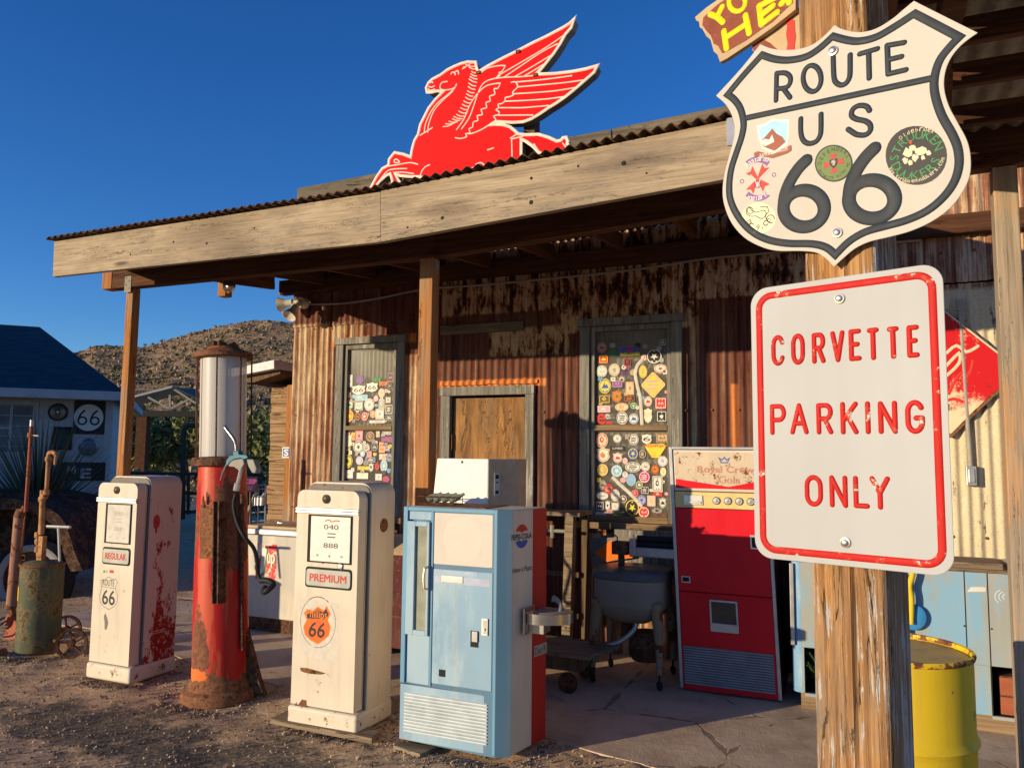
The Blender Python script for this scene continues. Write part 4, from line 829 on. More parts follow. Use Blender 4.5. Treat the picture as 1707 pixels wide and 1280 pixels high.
# parking sign
ps = thing('parking_sign', 'white rectangular metal sign with red border reading CORVETTE PARKING ONLY', 'sign', tuple(SG.P(.15, 1.33)), math.atan2(tdir.y, tdir.x))
C2 = crop(SG, 1240, 420, 2.3704)
cn = [SG.px(1253, 478), SG.px(1574, 452), SG.px(1588, 950), SG.px(1262, 928)]
uL = C2(24, 190)[0]; uR = C2(808, 700)[0]; vT = (C2(100, 128)[1]+C2(690, 66)[1])/2; vB = (C2(110, 1216)[1]+C2(760, 1272)[1])/2
uL = (C2(24, 190)[0]+C2(46, 1130)[0])/2; uR = (C2(790, 180)[0]+C2(831, 1200)[0])/2
mb = MB(); mb.poly(SG, rrect(uL, uR, vB, vT, .032, 8), -.0018, 0); body = mb.build('sign_plate', M['signwhite'], ps, bevel=.0006, seg=1)
ins = .0115; mb = MB(); mb.stroke(SG, rrect(uL+ins+.0045, uR-ins-.0045, vB+ins+.0045, vT-ins-.0045, .024, 8), .0062, .0022, 0, 0, seg=6, closed=True); mb.build('red_border', M['signred'], ps, smooth=True)
# stroke alphabet on a unit box
def arc(cx, cy, rx, ry, a0, a1, n=10): return [(cx+rx*math.cos(R(a0+(a1-a0)*i/n)), cy+ry*math.sin(R(a0+(a1-a0)*i/n))) for i in range(n+1)]
AL = {'C': [arc(.5, .68, .5, .32, 20, 180)+arc(.5, .32, .5, .32, 180, 340)], 'O': [arc(.5, .68, .5, .32, 0, 180)+arc(.5, .32, .5, .32, 180, 360)+[(1, .68)]],
 'R': [[(0, 0), (0, 1)], [(0, 1), (.5, 1)]+arc(.6, .75, .4, .25, 90, -90)+[(0, .5)], [(.5, .5), (1, 0)]], 'V': [[(0, 1), (.5, 0), (1, 1)]], 'E': [[(1, 1), (0, 1), (0, 0), (1, 0)], [(0, .52), (.8, .52)]],
 'T': [[(0, 1), (1, 1)], [(.5, 1), (.5, 0)]], 'P': [[(0, 0), (0, 1)], [(0, 1), (.5, 1)]+arc(.6, .74, .4, .26, 90, -90)+[(0, .48)]], 'A': [[(0, 0), (.5, 1), (1, 0)], [(.18, .33), (.82, .33)]],
 'K': [[(0, 0), (0, 1)], [(1, 1), (.05, .42)], [(.35, .58), (1, 0)]], 'I': [[(.5, 0), (.5, 1)]], 'N': [[(0, 0), (0, 1), (1, 0), (1, 1)]],
 'G': [arc(.5, .68, .5, .32, 25, 180)+arc(.5, .32, .5, .32, 180, 360)+[(1, .46), (.58, .46)]], 'L': [[(0, 1), (0, 0), (1, 0)]], 'Y': [[(0, 1), (.5, .5), (1, 1)], [(.5, .5), (.5, 0)]],
 'U': [[(0, 1), (0, .3)]+arc(.5, .28, .5, .28, 180, 360)+[(1, 1)]]}
AL['S'] = [arc(.5, .745, .46, .255, 25, 200)[:-1]+[(.12, .60), (.5, .51), (.88, .40)]+arc(.5, .255, .46, .255, -5+10, -160)]
def splitsharp(pts, lim=40):
    out = [[pts[0]]]
    for i in range(1, len(pts)):
        out[-1].append(pts[i])
        if i < len(pts)-1:
            a = Vector((pts[i][0]-pts[i-1][0], pts[i][1]-pts[i-1][1])); b = Vector((pts[i+1][0]-pts[i][0], pts[i+1][1]-pts[i][1]))
            if a.length > 1e-9 and b.length > 1e-9 and a.angle(b) > R(lim): out.append([pts[i]])
    return [o for o in out if len(o) > 1]
def letter(mb, fr, mp, ch, x0, x1, y0, y1, w, h, m=0, inset=True):
    u0, u1, v0, v1 = rectof(mp, x0, y0, x1, y1)
    if inset: u0 += w; u1 -= w; v0 += w; v1 -= w
    for i, st in enumerate(AL[ch]):
        for seg_ in splitsharp([(u0+(u1-u0)*a, v0+(v1-v0)*b) for a, b in st]): mb.stroke(fr, seg_, w, h*(1+.02*i), 0, m, seg=6)
rows = {'CORVETTE': [(108,162,328,450),(186,242,322,446),(268,323,318,441),(342,400,311,436),(414,465,304,431),(487,535,299,428),(566,614,294,423),(643,694,288,418)],
 'PARKING': [(103,168,600,723),(182,256,597,721),(286,353,596,721),(381,453,591,721),(481,499,589,720),(530,608,588,719),(637,716,584,719)],
 'ONLY': [(240,313,880,1006),(338,411,882,1010),(432,497,884,1013),(497,580,885,1018)]}
for wd, bx in rows.items():
    for ch, (a, b, c, d) in zip(wd, bx):
        mb = MB(); letter(mb, SG, C2, ch, a, b, c, d, .0043, .0028); mb.build('letter', M['signred'], body, smooth=True)
for p in ((379, 185), (402, 1147)): a = C2(*p); bolt(SG, a[0], a[1], ps)

# route shield
rs_ = thing('route_shield_sign', 'big cream shield shaped highway sign with dark embossed ROUTE US 66 and stickers', 'sign', tuple(SG.P(.15, 1.9)), math.atan2(tdir.y, tdir.x))
SH = Frame(SG.o+SG.n*.001, tdir); C7 = crop(SH, 1140, 0, 2.9083)
out = [(1115,5),(1180,38),(1310,103),(1425,160),(1375,195),(1330,235),(1290,290),(1266,355),(1262,430),(1285,515),(1330,600),(1372,680),(1390,760),(1386,850),(1352,930),(1290,1010),(1200,1075),(1100,1120),(1000,1148),(900,1172),(830,1205),(775,1250),(727,1294),(690,1255),(640,1225),(560,1217),(450,1216),(370,1195),(290,1150),(230,1080),(197,1000),(187,930),(195,850),(218,760),(240,680),(246,620),(232,560),(200,505),(155,465),(230,385),(300,305),(370,215),(420,235),(480,243),(560,238),(630,213),(690,165),(730,122),(770,143),(850,157),(930,140),(1010,92),(1070,42)]
mb = MB(); mb.poly(SH, smoothkeep([C7(*p) for p in out]), -.0018, 0); sb = mb.build('shield_plate', M['signcream'], rs_, bevel=.0006, seg=1)
bd = [(1118,68),(1180,100),(1335,182),(1290,228),(1240,295),(1215,380),(1218,460),(1250,560),(1300,650),(1328,720),(1334,800),(1312,880),(1260,955),(1180,1022),(1080,1068),(980,1096),(880,1125),(800,1172),(735,1236),(690,1200),(620,1183),(500,1180),(400,1160),(320,1115),(260,1045),(226,970),(220,900),(230,820),(255,740),(280,665),(290,600),(275,530),(245,485),(212,459),(290,365),(378,268),(440,288),(510,293),(590,277),(655,238),(722,178),(790,196),(850,201),(930,182),(1015,135)]
mb = MB(); mb.stroke(SH, smoothkeep([C7(*p) for p in bd]), .0068, .0022, 0, 0, seg=6, closed=True); mb.build('border', M['navy'], rs_, smooth=True)
mb = MB(); mb.stroke(SH, [C7(308, 572), C7(1216, 378)], .0058, .0022, 0, 0, seg=6); mb.build('divider', M['navy'], rs_, smooth=True)
glyph = [('R', [[(447,488),(450,357)],[(450,357),(490,355),(514,372),(516,400),(498,425),(450,432)],[(482,430),(515,474)]], 1),
 ('O', [[(622+43*math.cos(R(a))-6*math.sin(R(a)), 382-63*math.sin(R(a))-6*math.cos(R(a))) for a in range(0, 361, 12)]], 0), ('U', [[(724,278),(727,365),(735,398),(760,414),(785,406),(802,380),(806,345),(806,268)]], 0),
 ('T', [[(853,263),(938,238)],[(896,252),(899,380)]], 1), ('E', [[(1068,208),(986,222),(991,360),(1076,340)],[(988,292),(1055,276)]], 1),
 ('U', [[(567,577),(567,640),(578,680),(605,697),(640,688),(660,660),(665,625),(665,555)]], 0), ('S', [[(900,537),(885,517),(850,513),(820,530),(813,560),(835,578),(880,588),(903,607),(903,635),(880,655),(840,654),(812,638),(797,628)]], 0)]
for nm, sts, cor in glyph:
    mb = MB()
    for st in sts:
        p = [C7(*q) for q in st]
        for seg_ in (splitsharp(p) if cor and len(st) < 5 else [smoothpath(p, 3)]): mb.stroke(SH, seg_, .0048, .0025, 0, 0, seg=6)
    mb.build('letter', M['navy'], sb, smooth=True)
for cx, cy, rx, ry, stem in ((582, 1012, 99, 89, [(594, 778), (555, 818), (515, 880), (490, 945), (483, 1005)]), (911, 967, 111, 93, [(924, 720), (880, 765), (836, 830), (808, 900), (801, 965)])):
    mb = MB(); ringp = [C7(cx+rx*math.cos(R(a)), cy-ry*math.sin(R(a))) for a in range(0, 360, 8)]
    mb.stroke(SH, ringp, .0118, .0024, 0, 0, seg=8, closed=True); mb.stroke(SH, smoothpath([C7(*q) for q in stem], 3), .0116, .0026, 0, 0, seg=8); mb.build('numeral', M['navy'], sb, smooth=True)
for p in ((724, 250), (745, 1130)): a = C7(*p); bolt(SH, a[0], a[1], rs_)
def pathm(mp, pts): return [mp(*q) for q in pts]
# stickers on the shield
def mapc(x, y): return C7(x, y)
K = 1/2.9083*1.21/1300
def disc(mb, x, y, rx, ry, n0, m, mp=C7, fr=SH):
    mb.poly(fr, [mp(x+rx*math.cos(R(a)), y-ry*math.sin(R(a))) for a in range(0, 360, 12)], n0, n0+.0004, m)
mb = MB(); disc(mb, 1127, 755, 149, 143, 0, 0)
c = C7(1127, 755); Rr = (C7(1276, 755)[0]-C7(978, 755)[0])/2
arctext(mb, SH, 'Oldebroek', c[0], c[1], Rr*.86, Rr*.14, 122, 52, .0008, 1); arctext(mb, SH, 'STRUUKEN', c[0], c[1], Rr*.58, Rr*.30, 172, 12, .0008, 2, wf=1.0)
arctext(mb, SH, 'DUUKERS', c[0], c[1], Rr*.86, Rr*.30, 200, 330, .0008, 2, inward=True, wf=1.0); arctext(mb, SH, 'www.struukenduukers.com', c[0], c[1], Rr*.97, Rr*.11, 197, 338, .0008, 1, inward=True)
rr = random.Random(11)
for x, y, r_ in ((1085, 740, 26), (1110, 720, 18), (1150, 735, 28), (1120, 765, 20), (1075, 780, 16), (1100, 790, 14), (1160, 765, 13), (1185, 745, 14)):
    mb.poly(SH, [C7(x+r_*(.6+.6*rr.random())*math.cos(q*.7), y+r_*(.6+.6*rr.random())*math.sin(q*.7)) for q in range(9)], .0005, .0007+.00005*rr.random(), 3)
disc(mb, 1100, 693, 8, 8, .0008, 4)
mb.build('sticker', [sm('K'), sm('C'), sm('G'), sm('C'), sm('R')], rs_)
mb = MB(); disc(mb, 727, 793, 92, 90, 0, 0); disc(mb, 727, 793, 85, 83, .0005, 1)
c = C7(727, 793); r1 = (C7(819, 793)[0]-C7(635, 793)[0])/2
arctext(mb, SH, 'DEFENDERS', c[0], c[1], r1*.66, r1*.22, 165, 15, .0012, 0); arctext(mb, SH, 'SECURITY WITH MC', c[0], c[1], r1*.88, r1*.17, 195, 345, .0012, 0, inward=True)
for a in (0, 90, 180, 270):
    ca, sa = math.cos(R(a)), math.sin(R(a)); pt = [(.08, .05), (.52, .2), (.52, -.2), (.08, -.05)]
    mb.poly(SH, [(c[0]+r1*(x*ca-y*sa), c[1]+r1*(x*sa+y*ca)) for x, y in pt], .001, .0012, 2)
mb.poly(SH, [(c[0]+r1*x, c[1]+r1*y) for x, y in ((-.2, .22), (.2, .22), (.2, -.05), (0, -.3), (-.2, -.05))], .0014, .0017, 0)
mb.poly(SH, [(c[0]+r1*x, c[1]+r1*y) for x, y in ((-.1, .15), (.05, .18), (.12, .05), (.05, -.15), (-.08, -.1), (-.02, 0), (-.12, .02))], .0018, .002, 3)
mb.build('sticker', [sm('K'), sm('g'), sm('r'), sm('E')], rs_)
mb = MB(); mb.poly(SH, pathm(C7, [(353, 612), (395, 600), (430, 577), (470, 583), (512, 580), (510, 640), (505, 700), (440, 745), (380, 720), (362, 670)]), 0, .0004, 0)
mb.poly(SH, pathm(C7, [(362, 618), (400, 607), (432, 587), (468, 592), (503, 590), (500, 640), (494, 690), (440, 733), (388, 712), (371, 668)]), .0005, .0008, 1)
mb.poly(SH, pathm(C7, [(372, 690), (400, 660), (430, 625), (450, 650), (478, 665), (494, 690), (440, 734), (390, 714)]), .001, .0012, 2)
mb.poly(SH, pathm(C7, [(372, 690), (395, 675), (415, 680), (430, 655), (440, 690), (420, 700), (395, 712)]), .0014, .0016, 0)
mb.poly(SH, pathm(C7, [(340, 745), (360, 735), (430, 752), (520, 705), (522, 730), (500, 745), (430, 768), (365, 758), (345, 765)]), .0012, .0015, 2)
u0, u1, v0, v1 = rectof(C7, 370, 728, 505, 745); text(mb, SH, 'RAMS & PINNACLES', u0, u1, v0-.001, v1-.001, .0017, 0)
mb.build('sticker', [sm('W'), sm('b'), sm('n')], rs_)
mb = MB()
for a, b, tx, inw in ((50, 130, 'Bastardo', False), (230, 310, 'Anglarte', True)):
    cx, cy = 358, 868; o_, i_ = 108, 80
    mb.poly(SH, [C7(cx+o_*.85*math.cos(R(t)), cy-o_*math.sin(R(t))) for t in range(a, b+1, 8)]+[C7(cx+i_*.85*math.cos(R(t)), cy-i_*math.sin(R(t))) for t in range(b, a-1, -8)], 0, .0004, 0)
    c = C7(cx, cy); s_ = (C7(cx, cy-100)[1]-c[1])/100
    if inw: arctext(mb, SH, tx, c[0], c[1], 104*s_, 20*s_, a+8, b-8, .0008, 2, inward=True)
    else: arctext(mb, SH, tx, c[0], c[1], 84*s_, 20*s_, b-8, a+8, .0008, 2)
c = C7(358, 868); s_ = (C7(358, 768)[1]-c[1])/100
for a in (52, 128, 232, 308):
    ca, sa = math.cos(R(a)), math.sin(R(a)); mb.poly(SH, [(c[0]+s_*(x*ca-y*sa), c[1]+s_*(x*sa+y*ca)) for x, y in ((2, 4), (68, 22), (56, 0), (68, -22), (2, -4))], .0003, .0006, 1)
mb.stroke(SH, [C7(358+16*math.cos(R(t)), 895-16*math.sin(R(t))) for t in range(0, 360, 30)], .0006, .0004, .0008, 0, seg=2, closed=True)
mb.stroke(SH, pathm(C7, [(325, 850), (345, 870), (358, 905), (372, 868), (412, 825)]), .0009, .0004, .0008, 2, seg=2)
for x, y in ((282, 880), (437, 848)): mb.stroke(SH, [C7(x+9*math.cos(R(t)), y-9*math.sin(R(t))) for t in range(0, 360, 40)], .0007, .0004, .0, 0, seg=2, closed=True)
mb.build('sticker', [sm('U'), sm('R'), sm('W')], rs_)
mb = MB(); disc(mb, 363, 1058, 84, 75, 0, 0); c = C7(363, 1050)
sc_ = s_
arctext(mb, SH, 'mc-9.ch', c[0], c[1], 66*sc_, 27*sc_, 200, 330, .0006, 1, inward=True)
for p in ([(305, 1012), (318, 1002), (330, 1022), (355, 1030), (385, 1020), (400, 1035), (380, 1062), (350, 1048), (325, 1050), (303, 1035), (305, 1012)], [(370, 1005), (405, 1003), (410, 1030)], [(410, 1030), (395, 1050), (410, 1075), (430, 1080)]): mb.stroke(SH, smoothpath(pathm(C7, p), 2), .0007, .0004, .0004, 1, seg=2)
mb.stroke(SH, [C7(421+19*math.cos(R(t)), 1062-19*math.sin(R(t))) for t in range(0, 330, 30)], .0008, .0004, .0004, 1, seg=2); mb.stroke(SH, [C7(322+15*math.cos(R(t)), 1022-15*math.sin(R(t))) for t in range(0, 360, 30)], .0007, .0004, .0004, 1, seg=2)
mb.build('sticker', [plain('pale_yellow_sticker', (.76, .70, .45), .4, bump=0), sm('K')], rs_)

# yellow lettered board at the top
YF = Frame(SG.o-SG.n*.09, tdir); CY = crop(YF, 1120, 0, 5.69)
yb = thing('painted_board', 'torn brown board with fat yellow letters YO HE behind the shield', 'sign', tuple(YF.P(0, 2.2)), math.atan2(tdir.y, tdir.x))
ol = [(218, 165), (330, 70), (520, -60), (760, -220), (1175, -420), (1175, 90), (1100, 150), (960, 260), (840, 345), (760, 400), (640, 480), (520, 560), (455, 592), (430, 520), (395, 490), (365, 380), (325, 345), (290, 280), (262, 260), (256, 210), (228, 195)]
mb = MB(); mb.poly(YF, pathm(CY, ol), -.012, 0); bb = mb.build('board', M['tan'], yb, bevel=.001)
g = G('brown_board_paint'); nn_ = g.noise((9, 9, 22), 3, 8, .75); g.set(Base_Color=g.mix(g.step(nn_, .60, .615), g.mix(g.step(g.noise(scale=20), .3, .7), (.20, .055, .035), (.30, .09, .055)), (.55, .38, .27)), Roughness=.7)
ol2 = [(300, 170), (420, 60), (560, -40), (780, -180), (1120, -370), (1150, 30), (1060, 110), (960, 210), (840, 290), (700, 390), (560, 470), (480, 510), (440, 440), (400, 420), (370, 340), (330, 300), (290, 240)]
mb = MB(); mb.poly(YF, pathm(CY, ol2), .0004, .001); mb.build('brown_paint', g.m, yb)
mb = MB(); Wy = .0062
for st in ([(365, 140), (430, 165), (478, 70)], [(430, 165), (485, 215)], [(620+78*math.cos(R(a)), 25-88*math.sin(R(a))) for a in range(0, 361, 24)], [(495, 300), (520, 465)], [(530, 350), (720, 225)], [(700, 150), (735, 320)], [(830, 60), (850, 235)], [(835, 60), (985, -20)], [(850, 150), (960, 60)], [(850, 235), (1000, 120)], [(1090, -60), (1115, 30)], [(1040, 40), (1130, -60)]):
    mb.stroke(YF, pathm(CY, st), Wy*(1.0 if st[0][1] != 25 else .8), .0012, .001, 0, seg=4)
mb.build('lettering', sm('y'), yb)
YB2 = Frame(SG.o-SG.n*.105, tdir); CZ = crop(YB2, 1120, 0, 5.69)
rb = thing('red_striped_board', 'tan and brown cardboard arrow with a red torn stripe tucked behind the yellow lettered board', 'sign', tuple(YB2.P(0, 2.1)), math.atan2(tdir.y, tdir.x))
mb = MB(); mb.poly(YB2, pathm(CZ, [(760, 380), (1000, 150), (1240, 60), (1240, 560), (850, 560), (765, 480)]), -.012, 0); mb.build('board', M['tan'], rb)
mb = MB(); mb.poly(YB2, pathm(CZ, [(762, 395), (850, 368), (930, 410), (1010, 480), (850, 545), (770, 478)]), .0004, .001); mb.build('brown_paint', g.m, rb)
mb = MB(); mb.poly(YB2, pathm(CZ, [(1080, 180), (1165, 195), (1168, 290), (1178, 350), (1165, 430), (1168, 540), (1080, 540), (1100, 420), (1085, 330), (1095, 260)]), .0004, .0014); mb.build('red_stripe', sm('R'), rb)
# orange-red bolt end behind shield left
# ------------------------------------------------------------------ gas pumps
def pump(name, label, X0, X1, Y0, Y1, ztop, word, base_z=.0):
    t = thing(name, label, 'gas pump', ((X0+X1)/2, (Y0+Y1)/2, 0), group='cream enamel gas pumps')
    def prof(x0, x1, z1, r, z0=.10): return [(x0, z0), (x1, z0)]+[(x1-r+r*math.cos(R(a)), z1-r+r*math.sin(R(a))) for a in range(0, 91, 10)]+[(x0+r-r*math.sin(R(a)), z1-r+r*math.cos(R(a))) for a in range(0, 91, 10)]
    mb = MB(); mb.poly(facade(Y0), prof(X0+.008, X1-.02, ztop-.045, .05, .115), -.085, 0); dr = mb.build('front_door', M['white'], t, smooth=True, bevel=.022, seg=5)
    mb = MB(); mb.poly(facade(Y0+.092), prof(X0+.006, X1-.008, ztop-.010, .06, .10), -.02, 0); mb.build('door_gap', M['greysign'], t)
    mb = MB(); mb.poly(facade(Y0+.10), prof(X0, X1, ztop, .075, .10), -(Y1-Y0-.10), 0); bd = mb.build('body', M['white'], t, smooth=True, bevel=.03, seg=5)
    mb = MB(); mb.box(X0-.008, X1+.012, Y0-.012, Y1+.01, base_z, .108); mb.build('base_skirt', M['white'], t, smooth=True, bevel=.02, seg=4)
    zc = ztop-.165
    mb = MB(); mb.box(X0+.004, X1-.014, Y0-.012, Y0+.012, zc-.017, zc+.017); mb.box(X0+.002, X1-.012, Y0-.016, Y0+.012, zc-.004, zc+.004); mb.build('chrome_band', M['chrome'], dr, smooth=True, bevel=.004)
    f = facade(Y0); xm = (X0+X1-.012)/2
    mb = MB(); mb.box(X1-.0225, X1-.017, Y0+.074, Y0+.083, .14, ztop-.10); mb.build('chrome_edge', M['chrome'], dr)
    mb = MB(); mb.lathe([(.024, 0), (.027, .006), (.018, .010), (.012, .014), (0, .016)], f.P(xm-.01, ztop-.095), f.n, 20); mb.build('lock_button', plain('brass_lock', (.10, .08, .05), .45, .6) if 'brass_lock' not in bpy.data.materials else bpy.data.materials['brass_lock'], dr, smooth=True)
    wx0, wx1, wz0, wz1 = X0+.11, X1-.075, ztop-.455, ztop-.20
    mb = MB(); mb.fbox(f, wx0-.016, wx1+.014, wz0-.012, wz1+.012, .001, .004); mb.build('window_surround', M['dark'], dr, bevel=.002)
    mb = MB(); mb.fbox(f, wx0+.010, wx1+.006, wz0-.003, wz1+.004, .004, .010)
    dial = mb.build('dial_face', sm('W') if word == 'PREMIUM' else M['curtain'], dr, bevel=.003)
    mb = MB(); w = wx1-wx0
    for txt, a, b, c, d in (('000', .36, .74, .74, .82), ('00', .44, .66, .40, .47), ('888', .32, .74, .34, .43), ('5 6 0', .22, .82, .08, .13)):
        pass
    for txt, cx, cz, hw, hh in (('040', .55, .78, .18, .055), ('888', .55, .36, .18, .055), ('9', .22, .12, .03, .028), ('4', .52, .12, .03, .028), ('9', .82, .12, .03, .028)):
        text(mb, f, txt, wx0+w*(cx-hw), wx0+w*(cx+hw), wz0+(wz1-wz0)*(cz-hh), wz0+(wz1-wz0)*(cz+hh), .0108, 0)
    for cz in (.63, .55): mb.fbox(f, wx0+w*.46, wx0+w*.66, wz0+(wz1-wz0)*cz-.003, wz0+(wz1-wz0)*cz+.003, .0102, .0112)
    mb.build('dial_numbers', sm('K') if word == 'PREMIUM' else sm('E'), dial)
    if word == 'PREMIUM':
        mb = MB(); mb.stroke(f, smoothpath([(wx0+w*.40, wz1-.022), (wx0+w*.50, wz1-.016), (wx0+w*.55, wz1-.026), (wx0+w*.66, wz1-.018), (wx0+w*.75, wz1-.020)], 3), .003, .001, .010, 0); mb.build('dial_script', sm('R'), dial)
    px0, px1, pz0, pz1 = X0+.10, X1-.065, ztop-.60, ztop-.505
    mb = MB(); mb.poly(f, rrect(px0-.012, px1+.008, pz0-.012, pz1+.012, .018), .0, .004); mb.build('panel_surround', M['dark'], dr)
    mb = MB(); mb.poly(f, rrect(px0, px1+.004, pz0, pz1, .015), .004, .011); pl = mb.build('grade_plate', plain('grade_plate_'+word.lower(), (.45, .47, .41), .5), dr, bevel=.003)
    mb = MB(); text(mb, f, word, px0+.025, px1-.022, pz0+.026, pz1-.026, .0118, 0, bold=.0012); mb.build('lettering', sm('R'), pl)
    s = Frame((X1, 0, 0), (0, 1, 0))                                   # right-hand side, normal +X
    mb = MB(); mb.lathe([(.042, 0), (.040, .004), (.030, .003), (.022, .006), (0, .006)], s.P(Y0+.235, ztop-.255, .001), s.n, 24)
    if word == 'PREMIUM': mb.build('round_badge', M['rust'], bd)
    for z in (ztop-.12, ztop-.135): pass
    mb = MB()
    for z in (ztop-.125, ztop-.14, ztop-.155, .30, .315): mb.fbox(s, Y0+.17, Y0+.29, z, z+.003, -.001, .002)
    mb.build('louvre', M['whiteside'], bd)
    return t, f, s, dr, bd, xm
pm, f, s, dr, bd, xm = pump('gas_pump', 'cream gas pump with PREMIUM plate and orange Phillips 66 shield', -3.075, -2.605, 3.835, 4.19, 1.405, 'PREMIUM')
P3 = crop(f, 440, 740, 2.371)
mb = MB(); c = P3(213, 703); rr_ = (P3(282, 703)[0]-P3(144, 703)[0])/2; rv = (P3(213, 603)[1]-P3(213, 804)[1])/2
for a0, a1 in ((70, 250), (262, 405), (415, 425)): mb.stroke(f, ell(c[0], c[1], rr_, rv, a0, a1, 24, False), .0022, .0008, 0, 0, seg=2)
def shp(m_, k=1.0):
    pts = [(168,640),(190,632),(213,625),(236,632),(258,640),(266,668),(250,690),(262,720),(255,752),(235,770),(213,785),(188,770),(165,752),(157,722),(172,692),(158,668)]
    pts = [(172, 655), (192, 660), (213, 643), (236, 658), (247, 640), (262, 672), (251, 695), (262, 722), (255, 755), (236, 772), (213, 788), (186, 773), (164, 752), (157, 722), (170, 693), (160, 668)]
    return [(c[0]+(m_(*q)[0]-c[0])*k, c[1]+(m_(*q)[1]-c[1])*k) for q in pts]
mb.poly(f, shp(P3, 1.04), 0, .0006, 1); mb.poly(f, shp(P3, .97), .0008, .0012, 2)
mb.poly(f, [P3(*q) for q in ((174, 662), (192, 667), (213, 652), (234, 665), (246, 650), (256, 672), (247, 692), (172, 688), (166, 668))], .0013, .0016, 0)
u0, u1, v0, v1 = rectof(P3, 168, 655, 250, 697); text(mb, f, 'Phillips', u0, u1, v0, v1, .0020, 1, bold=.0004); u0, u1, v0, v1 = rectof(P3, 176, 703, 238, 762); text(mb, f, '66', u0, u1, v0, v1, .0016, 0, bold=.0015, slant=.15)
mb.build('emblem', [sm('K'), sm('O'), plain('emblem_orange', (.85, .14, .025), .4, bump=0)], dr)
mb = MB(); a = P3(193, 896)
mb.poly(f, [P3(*q) for q in ((143, 882), (170, 884), (200, 892), (245, 905), (225, 910), (190, 908), (160, 902), (145, 895))], 0, .0008); mb.poly(f, [P3(*q) for q in ((138, 1025), (150, 1008), (168, 1012), (170, 1040), (150, 1060), (140, 1045))], 0, .0008); mb.poly(f, [P3(*q) for q in ((120, 1030), (130, 1018), (134, 1060), (122, 1070))], 0, .0008)
mb.build('rust_patch', M['rust'], dr)
mb = MB(); mb.poly(f, [P3(*q) for q in ((140, 610), (296, 630), (292, 862), (140, 830))], 0, .0003); mb.build('decal_residue', plain('decal_residue', (.60, .55, .47), .6, var=.1, scale=30), dr)
mb = MB(); hpth = [(-3.085, 4.05, .98), (-3.12, 4.05, .93), (-3.155, 4.04, .80), (-3.175, 4.04, .62), (-3.17, 4.04, .50), (-3.13, 4.05, .43), (-3.08, 4.06, .42)]
mb.tube(smoothpath(hpth, 5), .014, 10); mb.build('hose', M['rubber'], pm, smooth=True)
mb = MB(); a = P3(304, 485); mb.lathe([(.014, 0), (.012, .006), (0, .008)], f.P(a[0], a[1], 0), f.n, 14); mb.tube([f.P(a[0]-.012, a[1]+.02, .004), f.P(a[0]+.014, a[1]+.012, .006), f.P(a[0]+.008, a[1]-.022, .006)], .003, 6); mb.build('latch', M['chrome'], dr)
pr2, f2, s2, dr2, bd2, xm2 = pump('gas_pump', 'cream gas pump with REGULAR plate and ROUTE 66 decal, red patches on its side', -4.955, -4.545, 3.985, 4.36, 1.40, 'REGULAR')
Q2 = crop(f2, 0, 830, 4.571)
mb = MB()
shd = [(768,625),(790,628),(808,612),(825,598),(845,610),(862,618),(880,612),(895,640),(883,668),(880,690),(895,740),(893,790),(870,825),(828,848),(790,825),(765,795),(758,740),(775,690),(772,660)]
mb.stroke(f2, [Q2(*q) for q in shd], .0016, .0006, .0, 0, seg=2, closed=True); mb.stroke(f2, [Q2(775, 672), Q2(882, 690)], .0014, .0006, 0, 0, seg=2)
u0, u1, v0, v1 = rectof(Q2, 782, 620, 872, 668); text(mb, f2, 'ROUTE', u0, u1, v0, v1, .0006, 0); u0, u1, v0, v1 = rectof(Q2, 780, 700, 875, 812); text(mb, f2, '66', u0, u1, v0, v1, .0006, 0, bold=.0012)
mb.build('decal', sm('K'), dr2)
mb = MB(); mb.poly(f2, [Q2(*q) for q in ((802, 875), (815, 905), (825, 950), (812, 1000), (798, 1000), (797, 940), (792, 900))], 0, .0008); mb.build('rust_patch', M['greysign'], dr2)
mb = MB()
for x0_, c_ in ((788, 0), (806, 1), (835, 2)): u0, u1, v0, v1 = rectof(Q2, x0_, 548, x0_+(12 if c_ < 2 else 32), 570); mb.fbox(f2, u0, u1, v0, v1, .0, .0006, c_)
mb.build('flag_sticker', [sm('G'), sm('E'), sm('R')], dr2)
g = G('regular_side_enamel'); nz = g.noise((1, 10, 5), 1.6, 10, .75); nz2 = g.noise(scale=30, det=6, rough=.7)
lv = nz
for c_, r_, a in (((-4.5, 4.25, .22), (.2, .16, .38), .34), ((-4.5, 4.20, .50), (.2, .05, .35), .24), ((-4.5, 4.2, .90), (.2, .09, .10), .20), ((-4.5, 4.06, .1), (.2, .1, .2), .2)): lv = g.math('ADD', lv, g.math('MULTIPLY', g.spot(c_, r_), a))
sd_mask = g.step(lv, .60, .615)
g.set(Base_Color=g.mix(sd_mask, (.62, .52, .45), g.mix(g.step(nz2, .55, .58), (.30, .018, .014), (.50, .36, .30))), Roughness=.45); g.bump(g.math('MULTIPLY', sd_mask, -1), .4, .002)
bd2.data.materials[0] = g.m
pb = PARENT_M['gas_pump.001'] if 'gas_pump.001' in PARENT_M else None
